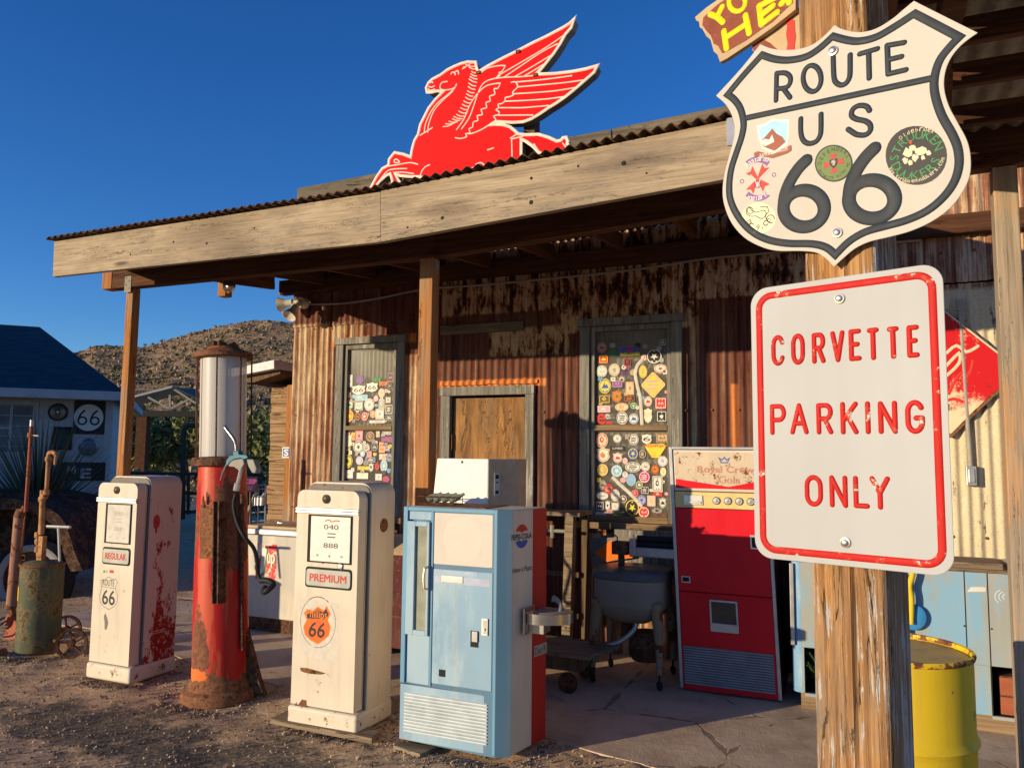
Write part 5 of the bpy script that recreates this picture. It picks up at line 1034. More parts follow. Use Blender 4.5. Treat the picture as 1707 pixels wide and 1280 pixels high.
# the side mask is written in world metres; shift it to the pump's own frame
loc2 = pr2.location
for n_ in g.N:
    if n_.type == 'MAPPING':
        l_ = n_.inputs['Location'].default_value; sc3 = n_.inputs['Scale'].default_value
        n_.inputs['Location'].default_value = tuple(l_[i]+loc2[i]*sc3[i] for i in range(3))
mb = MB(); QS = crop(s2, 0, 800, 3.556); a = QS(928, 248)
mb.poly(s2, [(a[0]+.030*math.cos(R(t))*(1+.05*math.sin(t)), a[1]+.052*math.sin(R(t))) for t in range(0, 360, 20)], 0, .001, 0); mb.poly(s2, [(a[0]-.008, a[1]-.045), (a[0]+.012, a[1]-.045), (a[0]+.006, a[1]-.085), (a[0]-.01, a[1]-.07)], .0003, .0011, 0)
mb.lathe([(.006, 0), (.004, .004), (0, .004)], s2.P(a[0], a[1], .001), s2.n, 10, 1); mb.build('red_patch', [sm('r'), M['dark']], bd2)
# planks under the premium pump and the soda machine
def plank(label, pts, z=.0, h=.03):
    mb = MB(); mb.poly(Frame((0, 0, 0), (1, 0, 0), (0, 1, 0)), pts, z-.012, z+h); return wrap(props(mb.build('plank', M['plank'], bevel=.004), label, 'plank'))
plank('weathered board lying under the PREMIUM gas pump', [tuple(onground(450, 1202)[:2]), tuple(onground(620, 1236)[:2]), tuple((onground(620, 1236)+Vector((-.03, .14, 0)))[:2]), (-3.2, 4.0)], 0, .018)
plank('short board edge poking out under the pale blue soda machine', [tuple(onground(655, 1243)[:2]), tuple(onground(700, 1258)[:2]), (-2.1, 3.86), (-2.35, 3.86)], -.01, .015)

# ------------------------------------------------------------------ visible gas pump with glass cylinder
gx, gy = -3.90, 4.08
gp = thing('visible_gas_pump', 'tall antique gas pump with glass cylinder on a scabby red and rust column', 'gas pump', (gx, gy, 0))
g = G('scabby_red_column'); na = g.noise((3, 3, 1.6), 1.7, 10, .72); nb = g.noise(scale=30, det=6, rough=.7); nc = g.noise((8, 8, 1.0), 1, 6, .6, off=(4, 4, 4))
red_ = g.mix(g.step(nc, .46, .54), (.42, .022, .02), (.56, .10, .055)); lv = na
for c_, r_, a in (((-.03, -.18, .32), (.11, .16, .34), .34), ((.16, -.06, 1.12), (.13, .16, .38), .36), ((-.12, -.15, 1.05), (.10, .16, .24), .32), ((.17, -.10, .42), (.09, .15, .50), -.25), ((-.08, -.18, .75), (.09, .15, .16), -.2), ((0, 0, .05), (.4, .4, .15), .3)): lv = g.math('ADD', lv, g.math('MULTIPLY', g.spot(c_, r_), a))
mk = g.step(lv, .565, .58); rstc = g.mix(g.step(nb, .35, .62), (.11, .045, .03), (.24, .10, .055)); ob = g.step(g.math('ADD', g.noise(scale=9, det=8, rough=.75), g.math('MULTIPLY', g.spot((-.1, -.22, .16), (.22, .3, .07)), .5)), .70, .72)
g.set(Base_Color=g.mix(ob, g.mix(mk, red_, rstc), (.70, .17, .04)), Roughness=g.mix(mk, (.4,)*3, (.85,)*3)); g.bump(g.math('SUBTRACT', g.math('MULTIPLY', nb, .4), mk), .5, .004)
mb = MB(); mb.lathe([(.178, .10), (.176, .4), (.171, .8), (.162, 1.2), (.153, 1.5)], (gx, gy, 0), seg=40); colm = mb.build('column', g.m, gp, smooth=True)
mb = MB(); mb.lathe([(.0, -.02), (.243, -.02), (.245, .02), (.235, .045), (.205, .06), (.200, .085), (.177, .118)], (gx, gy, 0), seg=40); mb.build('base', M['rust'], gp, smooth=True)
mb = MB(); mb.lathe([(.15, 1.49), (.196, 1.49), (.20, 1.50), (.20, 1.535), (.194, 1.545), (0, 1.55)], (gx, gy, 0), seg=40); mb.build('collar', M['darkrust'], gp, smooth=True)
mb = MB(); mb.lathe([(.150, 1.55), (.150, 2.225)], (gx, gy, 0), seg=40); mb.build('glass_cylinder', M['cyl'], gp, smooth=True)
mb = MB(); mb.lathe([(0, 2.215), (.185, 2.215), (.192, 2.22), (.192, 2.248), (.184, 2.256), (.11, 2.28), (.10, 2.295), (.06, 2.30), (0, 2.30)], (gx, gy, 0), seg=40)
cap = mb.build('top_cap', M['rust'], gp, smooth=True)
mb = MB()
for i in range(16): a = random.random()*6.28; mb.ball((gx+.09*math.cos(a)*random.random(), gy+.09*math.sin(a), 2.30+.012*random.random()), .02+.012*random.random(), seg=7, rings=5)
mb.build('nest_debris', M['darkrust'], cap)
for a in (200, 245, 300, 350, 40, 120):
    mb = MB(); rr_ = .181; mb.tube([(gx+rr_*math.cos(R(a)), gy+rr_*math.sin(R(a)), 1.54), (gx+rr_*math.cos(R(a)), gy+rr_*math.sin(R(a)), 2.22)], .0055, 6); mb.build('tie_rod', M['darkrust'], gp, smooth=True)
mf = Frame((gx-.058, gy-.108, 0), (.73, .68, 0)); mb = MB(); mb.fbox(mf, -.018, .018, 1.57, 2.2, -.004, .0)
for i in range(10): z = 1.60+.064*i; mb.poly(mf, [(-.026, z), (-.008, z+.009), (.008, z+.009), (.026, z), (.008, z-.009), (-.008, z-.009)], .001, .006)
mb.build('gallon_markers', plain('cream_marker', (.80, .74, .58), .4), gp)
for dx, dy in ((-.03, .04), (.05, -.03)):
    mb = MB(); mb.tube([(gx+dx, gy+dy, 1.55), (gx+dx, gy+dy, 2.16)], .013, 8); mb.build('inner_pipe', plain('tan_inner_pipe', (.42, .34, .22), .6), gp, smooth=True)
mb = MB(); PG = facade(gy-.172); g_ = crop(PG, 0, 800, 3.556)
mb2 = MB(); u0, u1, v0, v1 = rectof(g_, 1252, 130, 1290, 735); mb2.fbox(PG, u0, u0+.010, v0, v1, -.05, .02); mb2.fbox(PG, u1-.010, u1, v0, v1, -.05, .02); mb2.fbox(PG, u0+.010, u1-.010, v0, v1, -.05, .0); mb2.build('slotted_rail', M['darkrust'], gp, bevel=.002)
u0, u1, v0, v1 = rectof(g_, 1170, 145, 1250, 465); mb.fbox(PG, u0, u1, v0, v1, -.04, .0)
for k in range(5): mb.lathe([(.006, 0), (0, .004)], PG.P(u1-.02, v1-.03-.03*k, .0), PG.n, 8)
mb.tube([PG.P(u0+.03, v1-.02, .004), PG.P(u0+.03, v1+.03, .008), PG.P(u0+.035, v1+.055, .006), PG.P(u0+.04, v1+.03, .008), PG.P(u0+.04, v1-.02, .004)], .004, 6)
mb.build('access_plate', M['rust'], gp, bevel=.002)
# nozzle, hose, flex spout
NZ = facade(3.92); z7 = crop(NZ, 300, 560, 4.267)
def n7(x, y, d=0.0): a = z7(x, y); return NZ.P(a[0], a[1], d)
mb = MB(); mb.tube(smoothpath([tuple(n7(325, 652)), tuple(n7(350, 690)), tuple(n7(385, 740)), tuple(n7(400, 780)), tuple(n7(402, 835))], 5), [.011]*21, 10)
for i, p in enumerate(smoothpath([tuple(n7(325, 652)), tuple(n7(350, 690)), tuple(n7(385, 740)), tuple(n7(400, 780)), tuple(n7(402, 835))], 5)): mb.ball(p, .0125, seg=8, rings=4)
noz = mb.build('spout', M['steel'], gp, smooth=True)
mb = MB(); mb.poly(NZ, [z7(*q) for q in ((390, 830), (425, 828), (430, 855), (480, 862), (495, 880), (470, 890), (440, 880), (400, 885), (370, 900), (350, 925), (332, 930), (340, 890), (365, 862), (390, 858))], -.025, .015)
mb.build('nozzle_grip', plain('teal_nozzle_cover', (.03, .16, .22), .45), gp, bevel=.006)
mb = MB(); mb.poly(NZ, [z7(*q) for q in ((345, 905), (400, 888), (455, 885), (462, 925), (440, 960), (415, 965), (385, 940), (350, 935))], -.02, .01); mb.poly(NZ, [z7(*q) for q in ((470, 890), (520, 895), (540, 960), (530, 995), (505, 990), (480, 940))], -.05, .0)
mb.build('nozzle_body', M['tub'], gp, bevel=.006)
mb = MB(); mb.tube([n7(338, 915, .01), n7(320, 970, .02), n7(300, 1030, .02)], .006, 6); mb.build('lever', M['steel'], gp)
mb = MB(); mb.tube([n7(432, 955), n7(420, 1010), n7(405, 1060)], .013, 8); mb.tube([n7(405, 1060), n7(395, 1095), n7(392, 1110)], .020, 8); mb.build('swivel', M['silver'], gp, smooth=True)
g8 = crop(NZ, 0, 800, 3.556)
hp_ = [tuple(NZ.P(*g8(x, y), d)) for x, y, d in ((1392, 90, 0), (1378, 140, 0), (1380, 200, 0), (1400, 280, 0), (1435, 350, 0), (1452, 420, -.05), (1450, 500, -.08), (1440, 580, -.1), (1455, 620, -.1))]
mb = MB(); mb.tube(smoothpath(hp_, 5), .013, 10); lp = [tuple(NZ.P(*g8(x, y), d)) for x, y, d in ((1455, 620, -.1), (1500, 625, -.1), (1528, 650, -.1), (1515, 680, -.06), (1470, 690, -.1), (1448, 670, -.15))]
mb.tube(smoothpath(lp, 5), .019, 10); mb.build('hose', M['rubber'], gp, smooth=True)
mb = MB(); mb.poly(facade(gy+.05), [(gx+.14, .0), (gx+.32, .0), (gx+.27, .10), (gx+.20, .30), (gx+.155, .42)], -.04, .0); mb.build('rear_brace', M['darkrust'], gp)
mb = MB(); mb.tube([(gx+.185, gy-.02, 1.30), (gx+.195, gy-.02, .50), (gx+.205, gy-.02, .3)], .012, 8); mb.build('side_pipe', M['darkrust'], gp, smooth=True)
#@@PART4
gp.rotation_euler = (0, -.042, 0); gp.location = (gx+.065, gy, 0)      # the old pump leans a little to the left
# ------------------------------------------------------------------ pale blue soda machine
sx0, sx1, sy0, sy1, sz = -2.313, -1.735, 3.815, 4.20, 1.287
sm_t = thing('soda_machine', 'pale blue and cream upright soda vending machine, side striped white and red with PEPSI-COLA', 'vending machine', ((sx0+sx1)/2, 4.0, 0))
f = facade(sy0); PX = crop(f, 440, 740, 2.371)
PL = Frame((0, 0, 0), (1, 0, 0), (0, 1, 0)); cxa, cya, cxb, cyb = sx1+.067, sy0+.045, sx1+.135, 4.19
mb = MB(); mb.poly(PL, [(sx0+.004, cya), (cxa, cya), (cxb, cyb), (sx0+.004, cyb)], .02, sz); cab = mb.build('cabinet', M['whiteside'], sm_t, bevel=.008)
sdF = Frame((cxa, cya, 0), (cxb-cxa, cyb-cya, 0)); SX_ = crop(sdF, 440, 740, 2.371); yr_ = SX_(1060, 700)[0]; sL = math.hypot(cxb-cxa, cyb-cya)
mb = MB(); mb.poly(PL, [(sx0, sy0+.031), (sx0+.002, sy0+.0305), (sx1, sy0+.0005), (cxa+.003, cya-.001), (sx0, cya-.001)], .02, sz+.002); mb.build('front_band', M['blueside'], sm_t, bevel=.004)
mb = MB(); mb.fbox(sdF, yr_, sL+.001, .022, sz-.004, -.01, .001); mb.build('red_stripe', M['redside'], cab)
mb = MB(); mb.box(sx0+.03, sx1-.1, sy0+.06, sy1-.01, sz-.002, sz+.004); mb.build('top_panel', M['rust'], cab)
mb = MB(); w = .028
ux = [rectof(PX, 667, 300, 669, 700)[0], rectof(PX, 898, 300, 900, 700)[0]]; zt_, zg = sz, rectof(PX, 545, 968, 895, 972)[3]
mb.fbox(f, sx0, sx0+w, .33, sz, -.03, .0); mb.fbox(f, sx1-.016, sx1, .03, sz, -.03, .0); mb.fbox(f, sx0+w, sx1-.016, sz-.022, sz, -.03, -.001); mb.fbox(f, ux[0]-.018, ux[0], .33, sz-.022, -.03, -.002)
mb.build('frame', M['bluemid'], sm_t, bevel=.003)
mb = MB(); mb.fbox(f, ux[0]+.001, sx1-.017, zg+.0, sz-.023, -.03, -.008)
zsp = rectof(PX, 672, 485, 898, 499)
mb2 = MB(); mb2.fbox(f, ux[0]+.004, sx1-.020, zsp[3]+.004, sz-.026, -.008, -.002); cpn = mb2.build('sign_panel', M['creampanel'], sm_t, bevel=.003)
mb3 = MB(); mb3.fbox(f, ux[0]+.006, sx1-.022, zg+.02, zsp[2]-.002, -.008, .002); dpn = mb3.build('door_panel', M['bluepale'], sm_t, bevel=.004)
mb.build('back_panel', M['blueside'], sm_t)
mb = MB(); c = PX(785, 375); mb.poly(f, ell(c[0], c[1], .12, .12), -.0019, -.0017); mb.build('faded_disc', plain('faded_disc', (.635, .585, .51), .5, var=.03, bump=0), cpn)
mb = MB(); mb.fbox(f, sx0+w+.002, ux[0]-.02, rectof(PX, 580, 265, 655, 300)[2], sz-.024, -.02, -.010); mb.build('side_panel', M['bluepale'], sm_t, bevel=.003); mb = MB(); mb.fbox(f, sx0+w+.002, ux[0]-.02, zg+.002, rectof(PX, 570, 757, 655, 965)[3], -.02, -.012); mb.build('side_panel', M['bluepale'], sm_t, bevel=.003)
d0 = rectof(PX, 578, 305, 662, 755); g0 = rectof(PX, 597, 325, 645, 735); k0, k1 = sx0+w+.004, ux[0]-.020
mb = MB(); mb.fbox(f, k0, g0[0], d0[2], d0[3], -.012, .012); mb.fbox(f, g0[1], k1, d0[2], d0[3], -.012, .012); mb.fbox(f, g0[0], g0[1], d0[2], g0[2], -.012, .0118); mb.fbox(f, g0[0], g0[1], g0[3], d0[3], -.012, .0118)
bd_ = mb.build('bottle_door', M['bluepale'], sm_t, bevel=.003)
mb = MB(); mb.fbox(f, g0[0], g0[1], g0[2], g0[3], -.010, -.004); mb.build('door_glass', M['glassdull'], bd_)
mb = MB(); h0 = rectof(PX, 636, 482, 655, 572); mb.tube([f.P(h0[1]-.004, h0[3], .012), f.P(h0[1]-.014, h0[3]-.01, .034), f.P(h0[1]-.018, (h0[2]+h0[3])/2, .038), f.P(h0[1]-.014, h0[2]+.01, .034), f.P(h0[1]-.004, h0[2], .012)], .006, 8); mb.build('handle', M['chrome'], bd_, smooth=True)
mb = MB()
for (a, b, c_, d), m, n0, n1 in (((863, 688, 887, 755), 0, .002, .010), ((868, 694, 882, 748), 1, .010, .012)):
    r_ = rectof(PX, a, b, c_, d); mb.fbox(f, *r_, n0, n1, m)
r_ = rectof(PX, 868, 700, 882, 730); mb.lathe([(.008, 0), (.005, .006), (0, .006)], f.P((r_[0]+r_[1])/2, r_[2], .012), f.n, 12)
mb.build('coin_plate', [M['chrome'], M['silver']], dpn, bevel=.002)
mb = MB(); mb.fbox(f, *rectof(PX, 702, 520, 788, 548), .0027, .006); mb.build('price_plate', M['silver'], dpn, bevel=.002)
mb = MB(); r_ = rectof(PX, 817, 737, 849, 802); mb.fbox(f, *r_, .0022, .003, 0); mb.fbox(f, r_[0]+.012, r_[1]-.004, r_[2]+.03, r_[3]-.002, .003, .012, 1); mb.build('slot', [M['dark'], M['silver']], dpn); mb = MB(); r_ = rectof(PX, 692, 890, 718, 918); mb.fbox(f, *r_, .0022, .003, 0)
mb.build('slot', [M['dark'], M['silver']], dpn)
mb = MB(); r_ = rectof(PX, 675, 500, 843, 515); mb.fbox(f, *r_, .0021, .0026, 0); r_ = rectof(PX, 675, 527, 893, 555); mb.fbox(f, *r_, .0021, .0026, 1)
mb.build('faded_stripe', [plain('faded_blue_stripe', (.36, .46, .60), .5, bump=0), plain('faded_lilac_stripe', (.44, .48, .60), .5, bump=0)], dpn)
mb = MB(); mb.fbox(f, sx0+.001, sx1-.017, .03, zg-.006, -.03, -.004); gb = mb.build('lower_panel', M['bluepale'], sm_t, bevel=.003)
r_ = rectof(PX, 556, 995, 882, 1222)
mb = MB(); mb.fbox(f, sx0+.03, sx1-.045, .075, zg-.045, -.004, -.0025); mb.build('grille_back', plain('grille_blue_grey', (.34, .42, .47), .6), gb)
gs = M['bluepale']
for i in range(12):
    z = .083+(zg-.135)*i/11; mb = MB(); mb.fbox(f, sx0+.032, sx1-.047, z-.0035, z+.0035, -.0025, .005); mb.build('grille_slat', plain('slat_white', (.62, .66, .66), .5) if i == 0 else bpy.data.materials['slat_white'], gb)
s = Frame(sdF.P(0, 0, .0015), sdF.u); sx1f = sx1; sx1 = (cxa+cxb)/2; SX = crop(s, 440, 740, 2.371)
mb = MB(); c = (SX(1017, 363)[0], SX(1017, 363)[1]); yr = .052
cy0, cy1 = SX(982, 360)[0], SX(1056, 360)[0]; cz0, cz1 = SX(1017, 411)[1], SX(1017, 317)[1]; cm = ((cy0+cy1)/2, (cz0+cz1)/2); ra, rb_ = (cz1-cz0)/2*1.0, (cz1-cz0)/2
top = [(cm[0]+ra*math.cos(R(a)), cm[1]+rb_*math.sin(R(a))) for a in range(25, 156, 10)]
mb.poly(s, top+[(cm[0]-ra*.4, cm[1]+rb_*.45), (cm[0], cm[1]+rb_*.30), (cm[0]+ra*.4, cm[1]+rb_*.42)], 0, .0008, 0)
bot = [(cm[0]+ra*math.cos(R(a)), cm[1]+rb_*math.sin(R(a))) for a in range(205, 336, 10)]
mb.poly(s, bot+[(cm[0]+ra*.4, cm[1]-rb_*.32), (cm[0], cm[1]-rb_*.45), (cm[0]-ra*.4, cm[1]-rb_*.30)], 0, .0008, 1)
text(mb, s, 'PEPSI-COLA', cy0-.01, cy1+.005, cm[1]-rb_*.26, cm[1]+rb_*.20, .0009, 2, bold=.0006); a = rectof(SX, 982, 484, 1056, 510); text(mb, s, 'Have a Pepsi', a[0], a[1], a[2], a[3], .0009, 2, slant=.25)
mb.build('emblem', [sm('R'), sm('B'), sm('K')], cab)
mb = MB(); a = rectof(SX, 1066, 790, 1116, 832); mb.fbox(s, a[0], a[1], a[2], a[3], .002, .003, 0); text(mb, s, 'Diet R', a[0]+.01, a[1]-.01, a[2]+.008, a[3]-.01, .0034, 1); mb.build('paper_label', [M['silver'], sm('K')], cab)
# drinking fountain on its side
df = thing('drinking_fountain', 'small brushed steel drinking fountain basin bolted beside the red stripe', 'fountain', (sx1+.02, 4.05, .74))
FZ = .735
def fo(x, y): return (x, y)
hfm = Frame((0, 0, FZ), (1, 0, 0), (0, 1, 0))
oc = [(sx1+.006, 3.98), (sx1+.05, 3.955), (sx1+.13, 3.97), (sx1+.205, 4.02), (sx1+.225, 4.08), (sx1+.20, 4.15), (sx1+.10, 4.17), (sx1+.006, 4.16)]
mb = MB(); mb.poly(hfm, smoothpath(oc, 3, True), -.055, .0); basin = mb.build('basin', M['steel'], df, smooth=True, bevel=.008)
ocm = [(sx1+.03, 4.0), (sx1+.12, 3.995), (sx1+.19, 4.05), (sx1+.18, 4.12), (sx1+.09, 4.145), (sx1+.03, 4.13)]
mb = MB(); mb.poly(hfm, smoothpath(ocm, 3, True), .0005, .002); mb.build('bowl', M['tub'], basin)
mb = MB(); mb.tube([(sx1+.15, 4.10, FZ), (sx1+.155, 4.10, FZ+.035), (sx1+.135, 4.095, FZ+.06), (sx1+.11, 4.09, FZ+.066)], [.018, .012, .014, .02], 10); mb.build('spout', M['tub'], df, smooth=True)
mb = MB(); mb.box(sx1+.001, sx1+.012, 3.93, 4.15, FZ-.11, FZ+.03); mb.box(sx1+.012, sx1+.10, 3.99, 4.09, FZ-.11, FZ-.056); mb.build('mount_plate', M['steel'], df, bevel=.003)

# wire basket of bottles + white ice machine behind
wb = thing('wire_basket', 'small wire rack of empty green bottles on top of the blue soda machine', 'basket', (-2.26, 4.05, sz))
for i in range(4):
    mb = MB(); bx = -2.30+.05*i; mb.lathe([(0, 0), (.02, 0), (.021, .01), (.021, .05), (.009, .075), (.009, .095), (0, .095)], (bx, 4.06, sz+.026), (.75, .1, .35), 10); mb.build('bottle', plain('bottle_glass', (.17, .18, .13), .12) if i == 0 else bpy.data.materials['bottle_glass'], wb, smooth=True)
mb = MB(); z0, z1 = sz+.005, sz+.05; y0_, y1_ = 4.0, 4.12; x0_, x1_ = -2.33, -2.10
for z in (z0+.002, z1): mb.tube([(x0_, y0_, z), (x1_, y0_, z), (x1_, y1_, z), (x0_, y1_, z), (x0_, y0_, z)], .0025, 5)
for x in (x0_, x0_+.075, x0_+.15, x1_): mb.tube([(x, y0_, z0), (x, y0_, z1)], .002, 5); mb.tube([(x, y1_, z0), (x, y1_, z1)], .002, 5)
mb.build('wire_frame', M['darkrust'], wb)
im = thing('white_cabinet', 'blank white slant fronted machine head with a coin plate, standing behind the blue soda machine', 'machine', (-2.15, 4.45, 0))
f = facade(4.26); IC = crop(f, 540, 540, 4.0)
mb = MB(); a = rectof(IC, 722, 900, 1095, 1200); xr = IC(1095, 1000)[0]
sx1 = sx1f; top = IC(755, 895)[1]; xl = IC(738, 1000)[0]
xl0 = IC(722, 1200); mb.add([(xl0[0], 4.26, .02), (xr, 4.26, .02), (xr, 4.72, .02), (xl0[0], 4.40, .02), (IC(755, 895)[0], 4.26, top), (xr, 4.26, top), (xr, 4.72, top), (IC(755, 895)[0], 4.40, top), (xl0[0], 4.26, xl0[1]), (xl0[0], 4.40, xl0[1])], [(0, 3, 2, 1), (4, 5, 6, 7), (0, 1, 5, 4, 8), (1, 2, 6, 5), (2, 3, 9, 7, 6), (3, 0, 8, 9), (8, 4, 7, 9)]); wc = mb.build('body', plain('blank_white_panel', (.80, .80, .76), .5, var=.04, bump=0), im, bevel=.006)
mb = MB(); fc0 = Frame((xr, 4.26, 0), (.62, .78, 0)); e2 = crop(fc0, 540, 540, 4.0)(1300, 1000)[0]; x2, y2 = xr+.62*e2/math.hypot(.62, .78), 4.26+.78*e2/math.hypot(.62, .78); mb.add([(xr+.001, 4.26, .02), (x2, y2, .02), (x2, y2+.12, .02), (xr+.001, y2+.12, .02), (xr+.001, 4.26, top), (x2, y2, top), (x2, y2+.12, top), (xr+.001, y2+.12, top)], [(0, 3, 2, 1), (4, 5, 6, 7), (0, 1, 5, 4), (1, 2, 6, 5), (2, 3, 7, 6), (3, 0, 4, 7)])
sp = mb.build('side_panel', plain('tan_metal_side', (.50, .37, .24), .55), im, bevel=.004)
fc = Frame((xr+.001, 4.26, 0), (x2-xr-.001, y2-4.26, 0)); mc = crop(fc, 540, 540, 4.0); a = rectof(mc, 1135, 992, 1168, 1145)
mb = MB(); mb.fbox(fc, *a, .001, .006, 0); mb.fbox(fc, a[0]+.007, a[1]-.007, a[3]-.035, a[3]-.012, .006, .0075, 1); mb.fbox(fc, a[0]+.007, a[1]-.007, a[2]+.012, a[2]+.032, .006, .0075, 1); mb.lathe([(.007, 0), (0, .006)], fc.P((a[0]+a[1])/2, (a[2]+a[3])/2+.012, .006), fc.n, 10, 1); mb.build('coin_plate', [M['silver'], M['dark']], sp)
mb = MB(); a = IC(922, 920); mb.lathe([(.008, 0), (.004, .002), (0, .002)], FW.P(0, 0, 0) if False else f.P(a[0], a[1], .001), f.n, 8); mb.build('rust_spot', M['rust'], wc)

# ------------------------------------------------------------------ red cola machine
rc = thing('cola_machine', 'tall faded red drinks machine leaning slightly with Royal Crown Cola header and round selector buttons', 'vending machine', (-.80, 5.75, 0))
f = facade(5.47); A1 = crop(f, 900, 480, 3.2); A2 = crop(f, 860, 740, 2.667)
lean = .040
def rx(z): return -1.108-lean*z
ML = Matrix(((1, 0, -lean, 0), (0, 1, 0, 0), (0, 0, 1, 0), (0, 0, 0, 1)))
WX = .655
def lb(mb, x0, x1, z0, z1, n0, n1, m=0):          # box on the leaning front, x measured from the left edge
    return mb.box(-1.108+x0, -1.108+x1, 5.47-n1, 5.47-n0, z0, z1, m, ML)
mb = MB(); lb(mb, 0, WX, .015, 1.64, -.56, -.02); mb.build('cabinet', M['maroonframe'], rc, bevel=.008)
mb = MB(); lb(mb, -.001, .022, .02, 1.65, -.02, .004); lb(mb, WX-.022, WX+.001, .02, 1.65, -.02, .004); lb(mb, .022, WX-.022, 1.632, 1.65, -.02, .003); mb.build('side_trim', M['silver'], rc, bevel=.003)
zH0 = A1(900, 1075)[1]; zH1 = A1(900, 870)[1]
mb = MB(); lb(mb, .024, WX-.024, zH0-.012, 1.628, -.03, -.006); hd = mb.build('header_frame', M['creampanel'], rc, bevel=.003)
mb = MB(); lb(mb, .036, WX-.036, zH0+.006, 1.612, -.006, -.002); mb.build('header_panel', M['rccream'], hd)
RF = Frame((-1.108, 5.47, 0), (1, 0, 0)); 
def rp(x, z): return (x-lean*z, z)
mb = MB(); mb.poly(RF, [rp(*q) for q in ((.037, zH0+.007), (WX-.037, zH0+.007), (WX-.037, zH0+.07), (WX*.60, zH0+.022), (.037, zH0+.07))], -.0019, -.0008, 0)
text(mb, RF, 'Royal Crown', rp(.19, 1.5)[0], rp(.60, 1.5)[0], zH0+.105, zH0+.16, -.0006, 1, bold=.0018); text(mb, RF, 'Cola', rp(.33, 1.45)[0], rp(.47, 1.45)[0], zH0+.045, zH0+.095, -.0006, 1, bold=.001)
cx_, cz_ = rp(.375, 1.6)[0], zH0+.185
mb.stroke(RF, [(cx_-.02, cz_), (cx_-.034, cz_+.03), (cx_-.015, cz_+.018), (cx_, cz_+.035), (cx_+.015, cz_+.018), (cx_+.034, cz_+.03), (cx_+.02, cz_), (cx_-.02, cz_)], .0035, .001, -.001, 2, seg=2)
mb.build('header_artwork', [M['rcred'], plain('faded_pink_letters', (.52, .24, .17), .5, bump=0), sm('B')], hd)
zB1 = zH0-.018; zB0 = A1(900, 1175)[1]
mb = MB(); lb(mb, .024, WX-.024, zB0, zB1, -.03, -.004); bn = mb.build('button_panel', M['yellowpanel'], rc, bevel=.003)
mb = MB(); lb(mb, .085, .215, zB0+.02, zB1-.022, -.004, .004); lb(mb, .10, .205, zB0+.03, zB0+.045, .004, .010); mb.build('coin_insert', M['chrome'], bn, bevel=.002)
for i in range(5):
    mb = MB(); xx = rp(.305+.075*i, (zB0+zB1)/2); p = RF.P(xx[0], xx[1], -.004); mb.lathe([(.026, 0), (.026, .008), (.022, .012), (.020, .010), (0, .010)], p, RF.n, 22, 0)
    mb.lathe([(.016, .0105), (0, .012)], p, RF.n, 16, 1); mb.build('selector_button', [M['chrome'], M['silver']], bn, smooth=True)
zM = A2(900, 665)[1]; zG = A2(900, 900)[1]
mb = MB(); lb(mb, .024, WX-.024, zM+.002, zB0-.004, -.03, .004); ud = mb.build('upper_door', M['rcred'], rc, bevel=.004)
mb = MB(); lb(mb, .024, WX-.024, .02, zM-.002, -.03, .004); ldr = mb.build('lower_door', M['rcred'], rc, bevel=.004)
mb = MB(); a = A2(757, 600); xa_ = a[0]+1.108+lean*a[1]; lb(mb, xa_-.030, xa_+.030, a[1]-.022, a[1]+.022, .004, .010, 0); lb(mb, xa_-.022, xa_+.022, a[1]-.014, a[1]+.014, .010, .011, 1); mb.build('lock_plate', [M['silver'], M['dark']], ud)
mb = MB(); a = A2(1050, 435); xa_ = a[0]+1.108+lean*a[1]; lb(mb, xa_-.01, xa_+.10, a[1]-.045, a[1]+.045, .004, .012, 0); lb(mb, xa_, xa_+.10, a[1]-.035, a[1]+.03, .012, .013, 1); mb.build('coin_return', [M['chrome'], M['dark']], ud)
mb = MB(); a = A2(860, 692); b = A2(993, 838); x0_ = a[0]+1.108+lean*a[1]; x1_ = b[0]+1.108+lean*b[1]; z1_, z0_ = A2(925, 695)[1], A2(925, 835)[1]
for q in ((x0_, x0_+.012, z0_, z1_), (x1_-.012, x1_, z0_, z1_), (x0_+.012, x1_-.012, z1_-.012, z1_), (x0_+.012, x1_-.012, z0_, z0_+.055)): lb(mb, *q, .004, .014)
dsh = mb.build('delivery_hatch', M['silver'], ldr, bevel=.002); mb = MB(); lb(mb, x0_+.012, x1_-.012, z0_+.055, z1_-.012, .0042, .006); mb.build('hatch_opening', plain('hatch_inside', (.09, .07, .05), .5), dsh)
mb = MB(); lb(mb, .035, WX-.035, .055, zG-.012, .004, .007, 0); mb.build('grille_back', M['slatback'], ldr)
for i in range(15):
    z = .063+(zG-.083)*i/14; mb = MB(); lb(mb, .037, WX-.037, z-.0028, z+.0028, .007, .013, 0); mb.build('grille_slat', M['slat'], ldr)

# ------------------------------------------------------------------ wringer washing machine
wx, wy = -1.47, 5.62
wm = thing('washing_machine', 'old grey wringer washing machine on four tan tapering legs with castors', 'washing machine', (wx, wy, 0))
def sqlathe(mb, prof, cx, cy, m=0, seg=48, p=3.2):
    vs = []
    for r_, z in prof:
        for k in range(seg):
            a = 2*math.pi*k/seg; c_, s_ = math.cos(a), math.sin(a); q = (abs(c_)**p+abs(s_)**p)**(-1/p); vs.append((cx+r_*q*c_, cy+r_*q*s_, z))
    mb.add(vs, [(i*seg+k, i*seg+(k+1) % seg, (i+1)*seg+(k+1) % seg, (i+1)*seg+k) for i in range(len(prof)-1) for k in range(seg)], m)
mb = MB(); sqlathe(mb, [(.0, .40), (.12, .41), (.21, .46), (.255, .53), (.262, .545), (.262, .715), (.267, .72)], wx, wy); mb.build('tub', M['tub'], wm, smooth=True)
